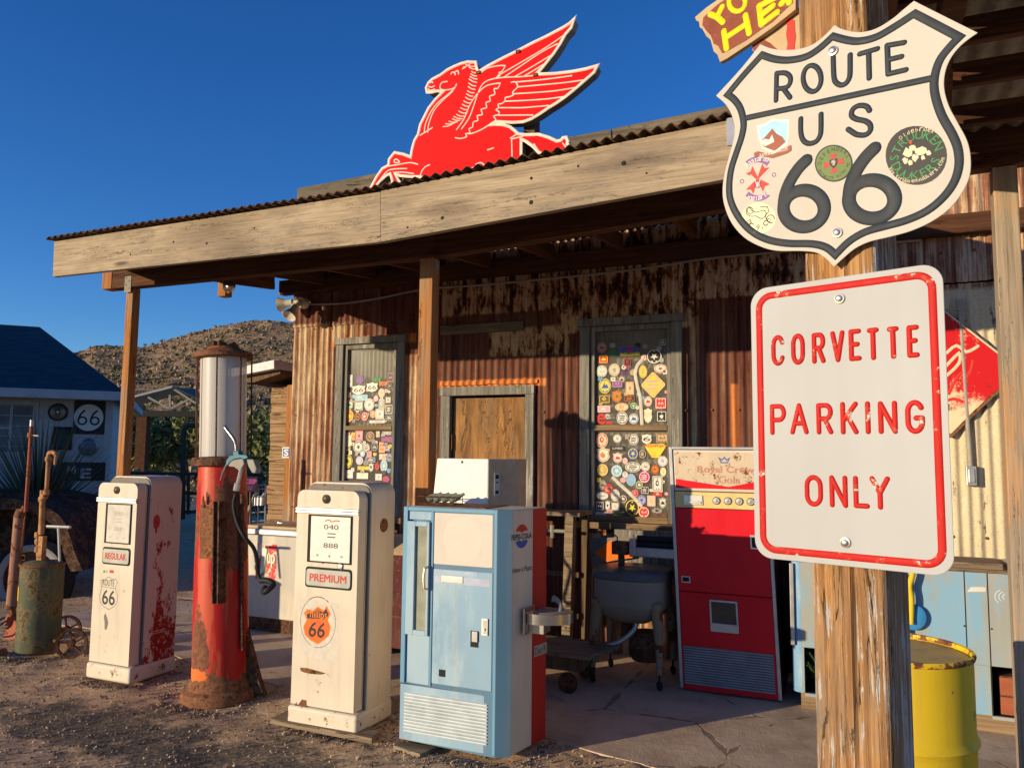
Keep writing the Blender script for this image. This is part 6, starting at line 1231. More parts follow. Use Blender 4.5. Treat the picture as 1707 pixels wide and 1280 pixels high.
mb = MB(); sqlathe(mb, [(.267, .721), (.275, .725), (.275, .76), (.265, .775), (.22, .785), (.1, .79), (0, .79)], wx, wy); lid = mb.build('lid', plain('lid_dark_grey', (.10, .11, .12), .35), wm, smooth=True)
mb = MB(); mb.tube([(wx-.04, wy-.16, .785), (wx-.02, wy-.17, .805), (wx+.08, wy-.16, .805), (wx+.10, wy-.15, .785)], .008, 8); mb.build('lid_handle', M['leg'], lid, smooth=True)
for dx, dy in ((-1, -1), (1, -1), (1, 1), (-1, 1)):
    mb = MB(); mb.tube([(wx+dx*.205, wy+dy*.19, .57), (wx+dx*.220, wy+dy*.20, .46), (wx+dx*.235, wy+dy*.22, .26), (wx+dx*.235, wy+dy*.22, .11)], [.045, .040, .026, .018], 12); lg = mb.build('leg', M['leg'], wm, smooth=True)
    mb = MB(); mb.lathe([(0, -.011), (.028, -.011), (.033, 0), (.028, .011), (0, .011)], (wx+dx*.235, wy+dy*.22, .034), (.8, .6, 0), 16); mb.tube([(wx+dx*.235, wy+dy*.22, .12), (wx+dx*.235, wy+dy*.22-.012, .04)], .007, 6); mb.build('castor', M['rubber'], lg, smooth=True)
mb = MB(); mb.lathe([(0, 0), (.10, 0), (.12, .03), (.12, .16), (.09, .2), (0, .2)], (wx+.08, wy+.05, .13), seg=20); mb.lathe([(0, 0), (.05, 0), (.05, .2), (0, .2)], (wx-.06, wy+.05, .28), seg=14); mb.build('motor', M['darkrust'], wm, smooth=True)
mb = MB(); mb.tube(smoothpath([(wx+.05, wy-.10, .43), (wx+.03, wy-.12, .36), (wx-.05, wy-.15, .29), (wx-.14, wy-.17, .25), (wx-.25, wy-.15, .22)], 4), .018, 10); mb.build('drain_hose', M['silver'], wm, smooth=True)
mb = MB(); mb.box(wx-.02, wx+.36, wy-.04, wy+.06, .86, .93); mb.box(wx-.02, wx+.03, wy-.05, wy+.07, .86, .99); mb.box(wx+.33, wx+.38, wy-.05, wy+.07, .86, .99); wr = mb.build('wringer', M['silver'], wm, bevel=.008)
for z in (.95, .99): mb = MB(); mb.lathe([(0, 0), (.022, 0), (.022, .30), (0, .30)], (wx+.03, wy+.0, z), (1, 0, 0), 16); mb.build('roller', M['rubber'], wr, smooth=True)
mb = MB(); mb.box(wx-.15, wx-.03, wy-.05, wy+.06, .87, .96); mb.tube([(wx-.09, wy, .78), (wx-.09, wy, .87)], .025, 12); mb.tube([(wx-.12, wy, .96), (wx-.12, wy, .99), (wx-.15, wy, 1.01)], .006, 6); mb.build('gear_head', M['darkrust'], wm, bevel=.008)
# arrow sign
f = facade(6.05); AS = crop(f, 980, 870, 4.41)
ar = thing('arrow_sign', 'grey metal sign with an orange arrow pointing left behind the washing machine', 'sign', (-1.55, 6.05, .95))
mb = MB(); mb.poly(f, [AS(*q) for q in ((18, 118), (330, 108), (330, 262), (150, 290), (45, 322), (32, 300))], -.004, 0); pl_ = mb.build('plate', M['greysign'], ar)
mb = MB(); mb.poly(f, [AS(*q) for q in ((50, 222), (178, 128), (183, 175), (200, 175), (202, 190), (322, 200), (328, 262), (205, 270), (160, 288), (135, 290))], .0005, .0015); mb.build('arrow', M['orange'], ar)
mb = MB(); a = AS(78, 146); mb.lathe([(.012, 0), (.006, .002), (0, .002)], f.P(a[0], a[1], .001), f.n, 12); mb.build('bolt', M['rust'], ar)
mb = MB(); mb.box(-1.75, -1.28, 6.10, 6.16, .6, 1.0); mb.build('backing_board', M['greyframe'], ar)
# floor-level timber trolley and bench frame
f = facade(5.35)
tr_ = thing('timber_trolley', 'low timber trolley with small iron wheels between the blue soda machine and the washing machine', 'trolley', (-2.0, 5.4, 0))
for i in range(4): mb = MB(); mb.box(-2.35, -1.62+.03*i, 5.06+.115*i, 5.17+.115*i, .235, .262); mb.build('deck_board', M['plank'], tr_, bevel=.003)
mb = MB(); mb.box(-2.33, -1.70, 5.10, 5.14, .14, .233); mb.box(-2.33, -1.70, 5.42, 5.46, .14, .233); mb.box(-1.74, -1.70, 5.141, 5.419, .14, .232); mb.build('chassis', M['darkplank'], tr_, bevel=.003)
for x, y in ((-1.78, 5.08), (-1.78, 5.48), (-2.25, 5.08), (-2.25, 5.48)): mb = MB(); mb.lathe([(0, -.015), (.065, -.015), (.07, 0), (.065, .015), (0, .015)], (x, y, .07), (0, 1, 0), 20); mb.build('wheel', M['darkrust'], tr_, smooth=True)
bn_ = thing('bench_frame', 'dark rusted workbench with brown timber legs and a narrow top against the store wall', 'bench', (-2.1, 5.95, 0))
f = facade(5.80); BB = crop(f, 890, 840, 4.575)
tz = BB(200, 62)[1]; xR = BB(350, 80)[0]
mb = MB(); mb.box(-3.0, xR, 5.80, 6.12, tz-.03, tz); mb.build('bench_top', M['plank'], bn_, bevel=.004)
a = BB(235, 300)[0]; b = BB(300, 300)[0]
mb = MB(); mb.add([(a, 5.80, tz-.031), (b, 5.80, tz-.031), (b, 5.88, tz-.031), (a, 5.88, tz-.031), (a-.03, 5.80, .0), (b-.03, 5.80, .0), (b-.03, 5.88, .0), (a-.03, 5.88, .0)], [(0, 1, 2, 3), (7, 6, 5, 4), (0, 4, 5, 1), (1, 5, 6, 2), (2, 6, 7, 3), (3, 7, 4, 0)]); mb.build('leg', M['plank'], bn_, bevel=.003)
for x in (xR-.06, -2.95): mb = MB(); mb.box(x, x+.05, 6.02, 6.08, .0, tz-.032); mb.build('leg', M['darkplank'], bn_, bevel=.003)
mb = MB(); mb.tube([(-3.0, 5.9, tz-.16), (a-.002, 5.9, tz-.155)], .014, 8); mb.tube([(a-.14, 5.9, tz-.11), (a-.14, 5.9, tz-.21)], .02, 8); mb.build('pipe_rail', M['tub'], bn_)
mb = MB(); mb.box(-2.9, xR-.07, 5.98, 6.0, .30, .34); mb.box(-2.9, xR-.07, 5.98, 6.0, .62, .66); mb.build('stretcher', M['darkplank'], bn_)

# ------------------------------------------------------------------ white chest cooler with seven up sign
f = facade(5.62); KC = crop(f, 390, 840, 5.815)
cl = thing('chest_cooler', 'long white chest cooler with silver lid rim and a peeling 7up decal', 'cooler', (-4.4, 5.9, 0))
mb = MB(); mb.box(-5.08, -3.78, 5.62, 6.12, .12, .84); cbd = mb.build('body', M['cooler'], cl, bevel=.012)
mb = MB(); mb.box(-5.09, -3.77, 5.60, 6.13, .84, .90); mb.build('lid_rim', M['silver'], cl, bevel=.015)
mb = MB(); mb.box(-5.07, -3.79, 5.62, 6.11, .90, .925); ldd = mb.build('lid', M['tan'], cl, bevel=.008)
mb = MB(); a = KC(415, 210); mb.tube([(a[0]-.03, 5.68, .925), (a[0]-.02, 5.66, .955), (a[0]+.03, 5.66, .955), (a[0]+.045, 5.68, .925)], .008, 8); mb.build('lid_handle', M['chrome'], ldd)
mb = MB(); mb.box(-5.06, -3.80, 5.635, 6.10, .0, .119); mb.build('base', M['darkrust'], cl, bevel=.004)
a = rectof(KC, 212, 385, 412, 745); mb = MB(); mb.fbox(f, a[0], a[1], a[2], a[3], .0005, .0012, 0)
g = G('peeling_red_decal'); g.set(Base_Color=g.mix(g.step(g.noise((9, 1, 6), 2, 9, .75), .49, .51), (.66, .62, .52), (.60, .05, .06)), Roughness=.5)
W_, H_ = a[1]-a[0], a[3]-a[2]
def kk(x, y): return (a[0]+W_*x, a[2]+H_*y)
for sh_, m in ((.018, 1), (0, 2)):
    mb.poly(f, [(q[0]+sh_, q[1]-sh_*.7) for q in (kk(.10, .84), kk(.50, .92), kk(.52, .82), kk(.40, .22), kk(.20, .16), kk(.30, .72), kk(.12, .68))], .0016 if m == 1 else .0024, .002 if m == 1 else .003, m)
u0, v0 = kk(.56, .50); u1, v1 = kk(.92, .72)
text(mb, f, 'up', u0+.006, u1+.006, v0-.045, v1-.004, .002, 1, bold=.003); text(mb, f, 'up', u0, u1, v0-.04, v1, .0034, 2, bold=.003)
mb.build('decal', [g.m, sm('g'), sm('W')], cbd)
# dark red barrel between pump and soda machine
rb2 = thing('maroon_cabinet', 'dark maroon cabinet with brown top glimpsed between PREMIUM pump and blue soda machine', 'cabinet', (-3.3, 5.5, 0))
mb = MB(); mb.box(-3.72, -2.75, 5.40, 5.78, .06, .78); cb3 = mb.build('body', paint('maroon_chipped_paint', (.09, .018, .022), chips=.60, rust=((.04, .02, .02), (.12, .06, .04)), rough=.6), rb2, bevel=.008)
mb = MB(); mb.add([(-3.74, 5.39, .781), (-2.73, 5.39, .781), (-2.73, 5.80, .781), (-3.74, 5.80, .781), (-3.74, 5.55, .90), (-2.73, 5.55, .90), (-2.73, 5.80, .90), (-3.74, 5.80, .90)], [(0, 3, 2, 1), (4, 5, 6, 7), (0, 1, 5, 4), (1, 2, 6, 5), (2, 3, 7, 6), (3, 0, 4, 7)]); mb.build('top', M['tan'], rb2, bevel=.01)
for z in (.66, .48, .30): mb = MB(); mb.box(-3.70, -2.77, 5.392, 5.402, z, z+.012); mb.build('rail', M['darkrust'], cb3)

# ------------------------------------------------------------------ blue chest on the right with planters
bc = thing('metal_chest', 'long patchy blue and bare metal chest with open plant hatches behind the yellow drum', 'chest', (.4, 5.7, 0))
f = facade(5.42); D1 = crop(f, 1280, 880, 4.0); D2 = crop(f, 1560, 900, 3.556)
xl, xrr = -.385, 1.9; zt2 = .935
x_a = rectof(D1, 150, 790, 270, 1130); x_b = rectof(D2, 333, 790, 440, 1140)
za0, za1, zb0_, zb1_ = D1(200, 1135)[1], D1(200, 790)[1], D2(385, 1140)[1], D2(385, 790)[1]
hx0, hx1, hx2, hx3 = xl+.075, .02, x_b[0], x_b[0]+.42
mb = MB(); prof = [(xl, 5.42+.06)]+[(xl+.06-.06*math.cos(R(a)), 5.48-.06*math.sin(R(a))) for a in range(10, 91, 16)]
def wallbox(x0, x1, z0, z1): mb.box(x0, x1, 5.42, 5.44, z0, z1)
wallbox(xl+.06, xrr, za1, zt2-.02) ; wallbox(xl+.06, hx0, .10, za1-.0005); wallbox(hx1, hx2, .10, za1-.0005); wallbox(hx3, xrr, .10, za1-.0005); wallbox(hx0+.0005, hx1-.0005, .10, za0+.02); wallbox(hx2+.0005, hx3-.0005, .10, za0+.02)
fp = mb.build('front_panel', M['chest'], bc, bevel=.002)
mb = MB(); fr = Frame((0, 0, 0), (1, 0, 0), (0, 1, 0)); mb.poly(fr, prof+[(xl+.0605, 5.42), (xl+.0605, 5.99), (xl, 5.99)], .10, zt2-.02); mb.build('rounded_corner', M['chestblue'], bc, smooth=True)
mb = MB(); mb.box(xl+.005, xrr, 5.43, 6.05, zt2-.019, zt2); mb.build('top', M['browntrim'], bc, bevel=.006)
for x0_, w_, c_ in ((.25, .55, 'plank'), (.84, .3, 'silver'), (1.2, .5, 'browntrim')): mb = MB(); mb.box(x0_, x0_+w_, 5.43, 5.75, zt2+.001, zt2+.035); mb.build('lid_flap', M[c_], bc, bevel=.003)
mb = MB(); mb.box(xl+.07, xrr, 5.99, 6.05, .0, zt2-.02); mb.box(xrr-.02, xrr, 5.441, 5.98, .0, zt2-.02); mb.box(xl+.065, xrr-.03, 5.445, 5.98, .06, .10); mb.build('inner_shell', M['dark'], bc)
mb = MB(); mb.box(xl+.05, xrr, 5.43, 5.47, .0, .099); mb.build('plinth', M['browntrim'], bc)
mb = MB()
for x in (D2(175, 400)[0], D2(312, 400)[0]): mb.fbox(f, x-.003, x+.003, .10, zt2-.02, .0, .001)
for q in ((170, 508), (332, 526)): a = D2(*q); mb.lathe([(.006, 0), (0, .003)], f.P(a[0], a[1], .0), f.n, 8)
mb.build('panel_seam', M['dark'], fp)
mb = MB(); x = D1(160, 400)[0]; mb.fbox(f, x-.012, x+.012, za1+.01, zt2-.03, .0, .012); mb.build('chrome_strip', M['silver'], fp, bevel=.003)
mb = MB(); a = D2(185, 285); b = D2(298, 285); mb.poly(f, [(a[0], a[1]-.02), (b[0], b[1]-.02), (b[0], b[1]+.006), ((a[0]+b[0])/2, a[1]+.012), (a[0]+.02, a[1]+.008)], .0, .003); mb.build('paper_scrap', M['curtain'], fp)
mb = MB()
for k in range(3):
    c = D2(400+9*k, 338); mb.stroke(f, [(c[0]+(.018+.012*(2-k))*math.cos(R(t)), c[1]+(.018+.012*(2-k))*math.sin(R(t))) for t in range(110, 250, 20)], .0015, .0005, 0, 0, seg=2)
mb.build('chalk_arcs', sm('W'), fp)
def cactus(name, label, x, y, z, s_, kind):
    t = thing(name, label, 'plant', (x, y, z)); rr = random.Random(int(x*100)); mb = MB()
    if kind == 0:
        for i in range(26):
            a = rr.random()*6.28; L_ = s_*(.6+.6*rr.random()); d = Vector((math.cos(a)*.7, math.sin(a)*.7-.2, .5+.5*rr.random())).normalized(); b = Vector((x+rr.uniform(-.08, .08), y+rr.uniform(-.04, .04), z))
            mb.tube([b, b+d*L_*.5+Vector((0, 0, .01)), b+d*L_], [.014, .018, .004], 6)
    else:
        for i in range(7):
            c = Vector((x+rr.uniform(-.07, .07), y+rr.uniform(-.04, .04), z+.09+.05*i*.6)); mb.ball(c, .055, sc=(1, .35, 1.2), seg=12, rings=8)
    mb.build('leaves' if kind == 0 else 'pads', M['cactus'], t, smooth=True); return t
cactus('spiky_plant', 'green spiky plant inside the left hatch of the blue metal chest', -.20, 5.62, .16, .22, 0)
tcx, tcy = hx2+.20, 5.56
ct = cactus('potted_cactus', 'pear cactus in a red pot standing on a crate in the right hatch', tcx, tcy, .37, .2, 1)
mb = MB(); mb.lathe([(0, 0), (.055, 0), (.07, .05), (.07, .06), (.0, .055)], (tcx, tcy, .322), seg=18); mb.build('pot', sm('R'), ct, smooth=True)
cr8 = thing('wooden_crate', 'small reddish wooden crate under the red potted cactus', 'crate', (tcx, tcy, .1))
for i in range(2): mb = MB(); mb.box(tcx-.15, tcx+.15, tcy-.10, tcy-.085, .105+.11*i, .205+.11*i); mb.build('slat', plain('crate_red_wood', (.34, .10, .05), .7) if i == 0 else bpy.data.materials['crate_red_wood'], cr8, bevel=.002)
mb = MB(); mb.box(tcx-.15, tcx+.15, tcy-.084, tcy+.1, .105, .32); mb.build('box', M['darkplank'], cr8)

# ------------------------------------------------------------------ yellow drum, funnel
bxc, byc = .125, 3.335
yd = thing('yellow_drum', 'bright yellow steel drum with rusty scuffed rim behind the timber post', 'drum', (bxc, byc, 0))
DRS = .915; pf = [(0, .02), (.275, .02), (.285, .0), (.29, .01), (.285, .03)]
for z in (.30, .58): pf += [(.285, z-.03), (.290, z-.016), (.299, z), (.290, z+.016), (.285, z+.03)]
pf += [(.285, .85), (.285, .865)]
mb = MB(); mb.lathe([(a*DRS, b) for a, b in pf], (bxc, byc, 0), seg=48); db = mb.build('body', M['yellow'], yd, smooth=True)
mb = MB(); mb.lathe([(a*DRS, b) for a, b in ((.282, .862), (.292, .866), (.295, .876), (.290, .884), (.280, .882), (.276, .868))], (bxc, byc, 0), seg=48); mb.build('rim', paint('scuffed_yellow_rim', (.74, .50, .015), chips=.53, scale=12, rust=((.12, .04, .02), (.25, .10, .05))), yd, smooth=True)
mb = MB(); mb.lathe([(.254, .862), (0, .862)], (bxc, byc, 0), seg=48); lid_ = mb.build('lid', paint('dusty_yellow_lid', (.50, .40, .16), chips=.70, dirt=.5, scale=5), yd)
mb = MB(); mb.lathe([(.022, 0), (.022, .008), (0, .008)], (bxc-.1, byc+.12, .862), seg=14); mb.build('bung', M['rust'], lid_)
f = facade(5.36); E1 = crop(f, 1300, 900, 3.369)
fn = thing('hanging_ladle', 'yellow and blue enamel ladle shaped ornament hanging behind the yellow drum', 'ornament', (.46, 5.36, .9))
mb = MB(); mb.tube(smoothpath([tuple(f.P(*E1(735, 150))), tuple(f.P(*E1(745, 190))), tuple(f.P(*E1(728, 260))), tuple(f.P(*E1(738, 330))), tuple(f.P(*E1(736, 470)))], 4), .017, 10); mb.build('handle', M['yellow'], fn, smooth=True)
mb = MB(); a, b = E1(748, 220), E1(752, 380); mb.tube([f.P(*a, -.01), f.P(*b, -.01)], .006, 8); mb.build('blue_rod', M['bluemid'], fn)
mb = MB(); c = E1(745, 435); mb.lathe([(0, -.01), (.075, -.01), (.078, 0), (.07, .006), (0, .012)], f.P(c[0]-.0, c[1], -.025), f.n, 28); mb.build('blue_disc', plain('bright_blue_disc', (.05, .25, .55), .3), fn, smooth=True)
mb = MB(); mb.box(c[0]-.05, c[0]-.02, 5.375, 5.395, 0, c[1]+.25); mb.build('stake', M['darkrust'], fn)

# diamond cola sign on the wall
f = facade(6.20); DS = crop(f, 1240, 420, 2.3704)
dsn = thing('diamond_sign', 'rusty red and white diamond shaped enamel sign on the cream corrugated wall', 'sign', (.6, 6.2, 1.9))
dia = [(790, 225), (1006, 392), (1100, 465), (1060, 520), (990, 570), (900, 655), (820, 735), (740, 690), (600, 480), (690, 330)]
mb = MB(); mb.poly(f, [DS(*q) for q in dia], -.02, 0); mb.build('plate', M['rust'], dsn)
g = G('scratched_red_white_enamel'); nz = g.noise((1.5, 1, 1.5), 3.2, 10, .75); xx = g.spot((-.0, 0, -.15), (.50, 9, .42)); lv = g.math('ADD', nz, g.math('MULTIPLY', xx, .32)); n9 = g.noise(scale=6, det=9, rough=.75, off=(5, 5, 5))
g.set(Base_Color=g.mix(g.step(n9, .62, .635), g.mix(g.step(lv, .56, .66), (.58, .015, .02), (.78, .62, .42)), (.07, .03, .02)), Roughness=.4)
din = [(790, 238), (994, 398), (1080, 468), (1045, 512), (980, 560), (893, 642), (818, 718), (750, 675), (615, 480), (700, 340)]
mb = MB(); mb.poly(f, [DS(*q) for q in din], .0005, .002); en = mb.build('enamel_face', g.m, dsn)
mb = MB(); mb.stroke(f, [DS(*q) for q in ((790, 232), (900, 318), (1000, 396), (1090, 466))], .006, .003, .002, 0, seg=3)
for p in ([(800, 400), (840, 370), (880, 395), (925, 372)], [(800, 450), (850, 400), (850, 440), (800, 490)], [(810, 560), (840, 500), (870, 470)], [(795, 590), (830, 580), (860, 590)], [(880, 500), (900, 460), (905, 430)]): mb.stroke(f, smoothpath([DS(*q) for q in p], 3), .010, .002, .002, 0 if p[0][1] < 460 else 1, seg=2)
mb.build('script', [sm('C'), sm('R')], en)

# ------------------------------------------------------------------ left foreground: pressure tank, grease pump
tk = thing('pressure_tank', 'faded green cylindrical tank with tan pipework, yellow label and iron trolley wheel', 'tank', (-5.95, 4.40, 0))
TX, TY = -5.90, 4.30
f = facade(TY-.2); T1 = crop(facade(TY), 0, 830, 4.571); TF = facade(TY)
def tp(x, y, d=0.0): a = T1(x, y); return TF.P(a[0], a[1], d)
xc_ = (T1(145, 800)[0]+T1(475, 800)[0])/2; rt = (T1(475, 800)[0]-T1(135, 800)[0])/2*.60; ztk = T1(310, 500)[1]
mb = MB(); mb.lathe([(0, .02), (rt-.01, .02), (rt, .04), (rt, ztk), (rt-.008, ztk+.006), (rt-.03, ztk+.02), (0, ztk+.035)], (xc_, TY, 0), seg=36); tb = mb.build('tank_body', M['green'], tk, smooth=True)
mb = MB(); mb.lathe([(rt+.002, ztk-.012), (rt+.008, ztk-.006), (rt+.008, ztk+.006), (rt, ztk+.01)], (xc_, TY, 0), seg=36); mb.build('top_ring', M['rust'], tb, smooth=True)
mb = MB(); n_ = 10; zl0, zl1 = T1(180, 750)[1], T1(180, 645)[1]
mb.add([(xc_+(rt+.0015)*math.cos(R(198+5.2*i)), TY+(rt+.0015)*math.sin(R(198+5.2*i)), z+.006*math.sin(i*1.7)) for z in (zl0, zl1) for i in range(n_+1)], [(i, i+1, n_+2+i, n_+1+i) for i in range(n_)]); mb.build('label', M['yellowlabel'], tb)
def pth(pts, r_, nm, mat, par, **kw): mb = MB(); mb.tube([tp(*p) for p in pts], r_, 12); return mb.build(nm, mat, par, smooth=True, **kw)
st = pth([(295, 490), (292, 400), (292, 290), (305, 270), (312, 180), (318, 10), (322, -60)], .016, 'standpipe', M['tanrust'], tk)
pp = [(303, -35), (308, -120), (318, -250), (332, -345)]
U1 = crop(TF, 0, 600, 4.267)
def up(x, y, d=0.0): a = U1(x, y); return TF.P(a[0], a[1], d)
mb = MB(); mb.tube([up(295, 1240), up(302, 1000)], .020, 12); mb.tube([up(330, 950), up(345, 700)], .016, 12); mb.tube(smoothpath([tuple(up(345, 700)), tuple(up(348, 665)), tuple(up(375, 655)), tuple(up(398, 670))], 3), .016, 12); mb.tube([up(398, 672), up(390, 745)], .011, 8); mb.tube([up(300, 985), up(325, 960)], .027, 12)
for q in ((297, 990), (330, 940), (345, 705)): mb.lathe([(.023, -.02), (.026, 0), (.023, .02)], up(*q), (0, 0, 1), 12)
mb.build('outlet_pipe', M['tanrust'], tk, smooth=True)
mb = MB()
for q in ((292, 280), (294, 330), (292, 390)): mb.lathe([(0, -.022), (.026, -.022), (.028, 0), (.026, .022), (0, .022)], tp(*q), (0, 0, 1), 12)
mb.box(*sorted((tp(330, 0).x, tp(362, 0).x)), TY-.02, TY+.02, ztk, tp(340, 290).z); mb.build('valve', M['tanrust'], tk, bevel=.003)
mb = MB(); mb.tube([tp(455, 480), tp(445, 225)], .010, 8); mb.tube([tp(360, 215), tp(535, 222)], .012, 8); mb.build('tee_handle', M['silver'], tk, smooth=True)
mb = MB(); c = tp(190, 452); mb.lathe([(.018, 0), (.024, .004), (.024, .012), (.018, .016)], c, (0, -1, 0), 16); mb.tube([c+Vector((0, 0, -.02)), c+Vector((0, 0, -.07))], .005, 6); mb.build('gauge', M['darkrust'], tk)
mb = MB(); c = tp(130, 1170, .12); mb.lathe([(.0, -.02), (.05, -.02), (.05, .05), (.062, .05), (.062, .075), (.045, .075), (.045, .06), (0, .06)], c, (-.1, -1, 0), 20); mb.build('drain_flange', M['rust'], tk, smooth=True)
def spokewheel(c, r_, ax, nm, par):
    mb = MB(); ax = Vector(ax).normalized(); mb.lathe([(r_-.02, -.015), (r_, -.018), (r_, .018), (r_-.02, .015), (r_-.02, -.015)], c, ax, 32); mb.lathe([(0, -.03), (.025, -.03), (.025, .03), (0, .03)], c, ax, 14)
    x = ax.cross(Vector((0, 0, 1))).normalized()
    for k in range(5): a = R(72*k+10); d = x*math.cos(a)+Vector((0, 0, 1))*math.sin(a); mb.tube([Vector(c)+d*.02, Vector(c)+d*(r_-.01)], .009, 6)
    mb.build(nm, M['darkrust'], par, smooth=True)
wc_ = T1(572, 1100); 
spokewheel((TF.P(wc_[0], 0, .0).x, TY-.03, .115), .112, (.62, -.75, 0), 'wheel', tk)
spokewheel((xc_-.05, TY+.28, .115), .112, (.62, -.75, 0), 'wheel', tk)
mb = MB(); mb.tube([(TF.P(wc_[0], 0).x, TY-.03, .115), (xc_, TY+.02, .10)], .012, 8); mb.tube([(xc_-.05, TY+.28, .115), (xc_, TY+.02, .10)], .012, 8); mb.build('axle', M['darkrust'], tk)
gpp = thing('grease_pump', 'tall thin rusty hand grease pump with pale green barrel, left of the green tank', 'pump', (-6.35, 4.5, 0))
GF = facade(4.46); V1 = crop(GF, 0, 830, 4.571); V0 = crop(GF, 0, 600, 4.267)
def vp(x, y, d=0.): a = V1(x, y); return GF.P(a[0], a[1], d)
def vq(x, y, d=0.): a = V0(x, y); return GF.P(a[0], a[1], d)
mb = MB(); mb.tube([vp(90, 820), vp(150, 140)], .044, 18); mb.build('barrel', paint('pale_green_barrel', (.26, .20, .14), chips=.56, second=(.30, .14, .10), rough=.6), gpp, smooth=True)
mb = MB(); mb.tube([vp(150, 145), vp(158, 100), vp(178, 90), vp(185, 60)], [.048, .04, .018, .016], 14); mb.tube([vp(85, 812), vp(90, 835), vp(95, 850), vp(100, 890)], [.05, .046, .024, .024], 14); mb.build('end_cap', M['rust'], gpp, smooth=True)
mb = MB(); mb.tube([vq(183, 1080), vq(225, 470)], .0155, 12); mb.build('upper_pipe', paint('red_rusty_pipe', (.30, .07, .05), chips=.55, rough=.7), gpp, smooth=True)
mb = MB(); mb.tube([vq(225, 470), vq(227, 428)], .0145, 12); mb.tube([vq(222, 535), vq(275, 540)], .008, 8); mb.build('pipe_cap', M['silver'], gpp, smooth=True)
mb = MB(); mb.lathe([(.028, -.02), (.03, 0), (.028, .02)], vq(222, 535), (0, 0, 1), 12)
mb.build('pipe_ring', M['rust'], gpp)
for dx in (-38, 40): mb = MB(); mb.tube([vp(62+dx*.25+30, 820), vp(150+dx, 140)], .006, 6); mb.build('tie_rod', M['rust'], gpp)
mb = MB(); p0 = vp(95, 880); mb.tube([p0, vp(60, 960)], .03, 10); mb.add([vp(20, 1075), vp(125, 1075), vp(120, 940), vp(70, 900), vp(20, 1050)+Vector((0, .1, 0)), vp(125, 1060)+Vector((0, .1, 0)), vp(120, 940)+Vector((0, .06, 0)), vp(70, 900)+Vector((0, .06, 0))], [(0, 1, 2, 3), (7, 6, 5, 4), (0, 4, 5, 1), (1, 5, 6, 2), (2, 6, 7, 3), (3, 7, 4, 0)]); mb.build('foot', paint('orange_red_foot', (.36, .10, .06), chips=.58, rough=.7), gpp)
mb = MB(); mb.tube(smoothpath([tuple(vp(80, 900, .05)), tuple(vp(20, 950, .12)), tuple(vp(-60, 990, .1)), tuple(vp(-120, 1060, .1))], 4), .009, 8); mb.tube(smoothpath([tuple(vp(110, 920, .06)), tuple(vp(40, 1000, .15)), tuple(vp(-40, 1030, .12))], 4), .007, 8); mb.build('hose', M['rubber'], gpp, smooth=True)

# ------------------------------------------------------------------ old car fender with whitewall tyre (shade, left edge)
cw_ = at_depth(48, 962, 8.7); oc_ = thing('rusty_car', 'dark rusted old car with whitewall tyre in the shade at the left edge', 'car', (cw_.x, cw_.y, 0))
CF = Frame(cw_, (math.cos(yaw), math.sin(yaw), 0)); CP = crop(CF, 0, 830, 4.571)
def cpt(x, y, d=0.): a = CP(x, y); return CF.P(a[0], a[1], d)
mb = MB(); c = CF.P(*CP(262, 610)); rW = (CP(515, 610)[0]-CP(0, 610)[0])/2
mb.lathe([(rW*.80, -.09), (rW*1.06, -.08), (rW*1.18, -.03), (rW*1.18, .03), (rW*1.02, .075)], c, CF.n, 40); tw = mb.build('tyre', M['rubber'], oc_, smooth=True)
mb = MB(); mb.lathe([(rW*1.0, .077), (rW*.95, .084), (rW*.84, .082), (rW*.80, .07)], c, CF.n, 40); mb.build('whitewall', plain('dirty_whitewall', (.30, .28, .27), .7), tw, smooth=True)
mb = MB(); mb.lathe([(rW*.81, .06), (rW*.75, .02), (rW*.3, .0), (rW*.26, .04), (0, .06)], c, CF.n, 32); mb.build('wheel_rim', M['darkrust'], oc_, smooth=True)
arch = smoothpath([(655, 545), (600, 430), (560, 300), (520, 190), (450, 110), (340, 50), (200, 15), (60, 0), (-150, 10), (-400, 80), (-520, 300)], 4)
inner = [(x*.80+40, y*.86+85) for x, y in arch]
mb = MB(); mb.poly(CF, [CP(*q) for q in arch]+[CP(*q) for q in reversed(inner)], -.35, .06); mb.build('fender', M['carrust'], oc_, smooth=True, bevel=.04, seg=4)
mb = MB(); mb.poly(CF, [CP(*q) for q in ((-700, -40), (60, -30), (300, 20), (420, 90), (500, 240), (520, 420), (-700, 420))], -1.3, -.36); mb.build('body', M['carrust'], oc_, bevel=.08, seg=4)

# ------------------------------------------------------------------ yucca
yc = at_depth(62, 860, 9.6); yu = thing('yucca', 'large grey green yucca with long spiky leaves in front of the pale house', 'plant', (yc.x, yc.y, 0))
mb = MB(); rr = random.Random(21); base = Vector((yc.x, yc.y, yc.z-.12))
for i in range(330):
    a = rr.random()*6.283; e = R(2+82*rr.random()**.8); L_ = 1.5*(.55+.5*rr.random()); d = Vector((math.cos(a)*math.cos(e), math.sin(a)*math.cos(e), math.sin(e)))
    sd = d.cross(Vector((0, 0, 1))).normalized(); b0 = base+d*.06; w = .016; p = []
    for k in range(4):
        t = k/3; q = b0+d*L_*t+Vector((0, 0, -.16*t*t*math.cos(e))); ww = w*(1-t)**.6*(1 if k else .8)
        p += [q-sd*ww, q+sd*ww]
    mb.add(p, [(0, 1, 3, 2), (2, 3, 5, 4), (4, 5, 7, 6)])
mb.build('leaves', M['yucca'], yu)
mb = MB(); mb.lathe([(0, 0), (.42, 0), (.5, .1), (.52, .5), (.45, yc.z-.1), (0, yc.z-.06)], (yc.x, yc.y, 0), seg=20); mb.build('planter', M['darkrust'], yu, smooth=True)

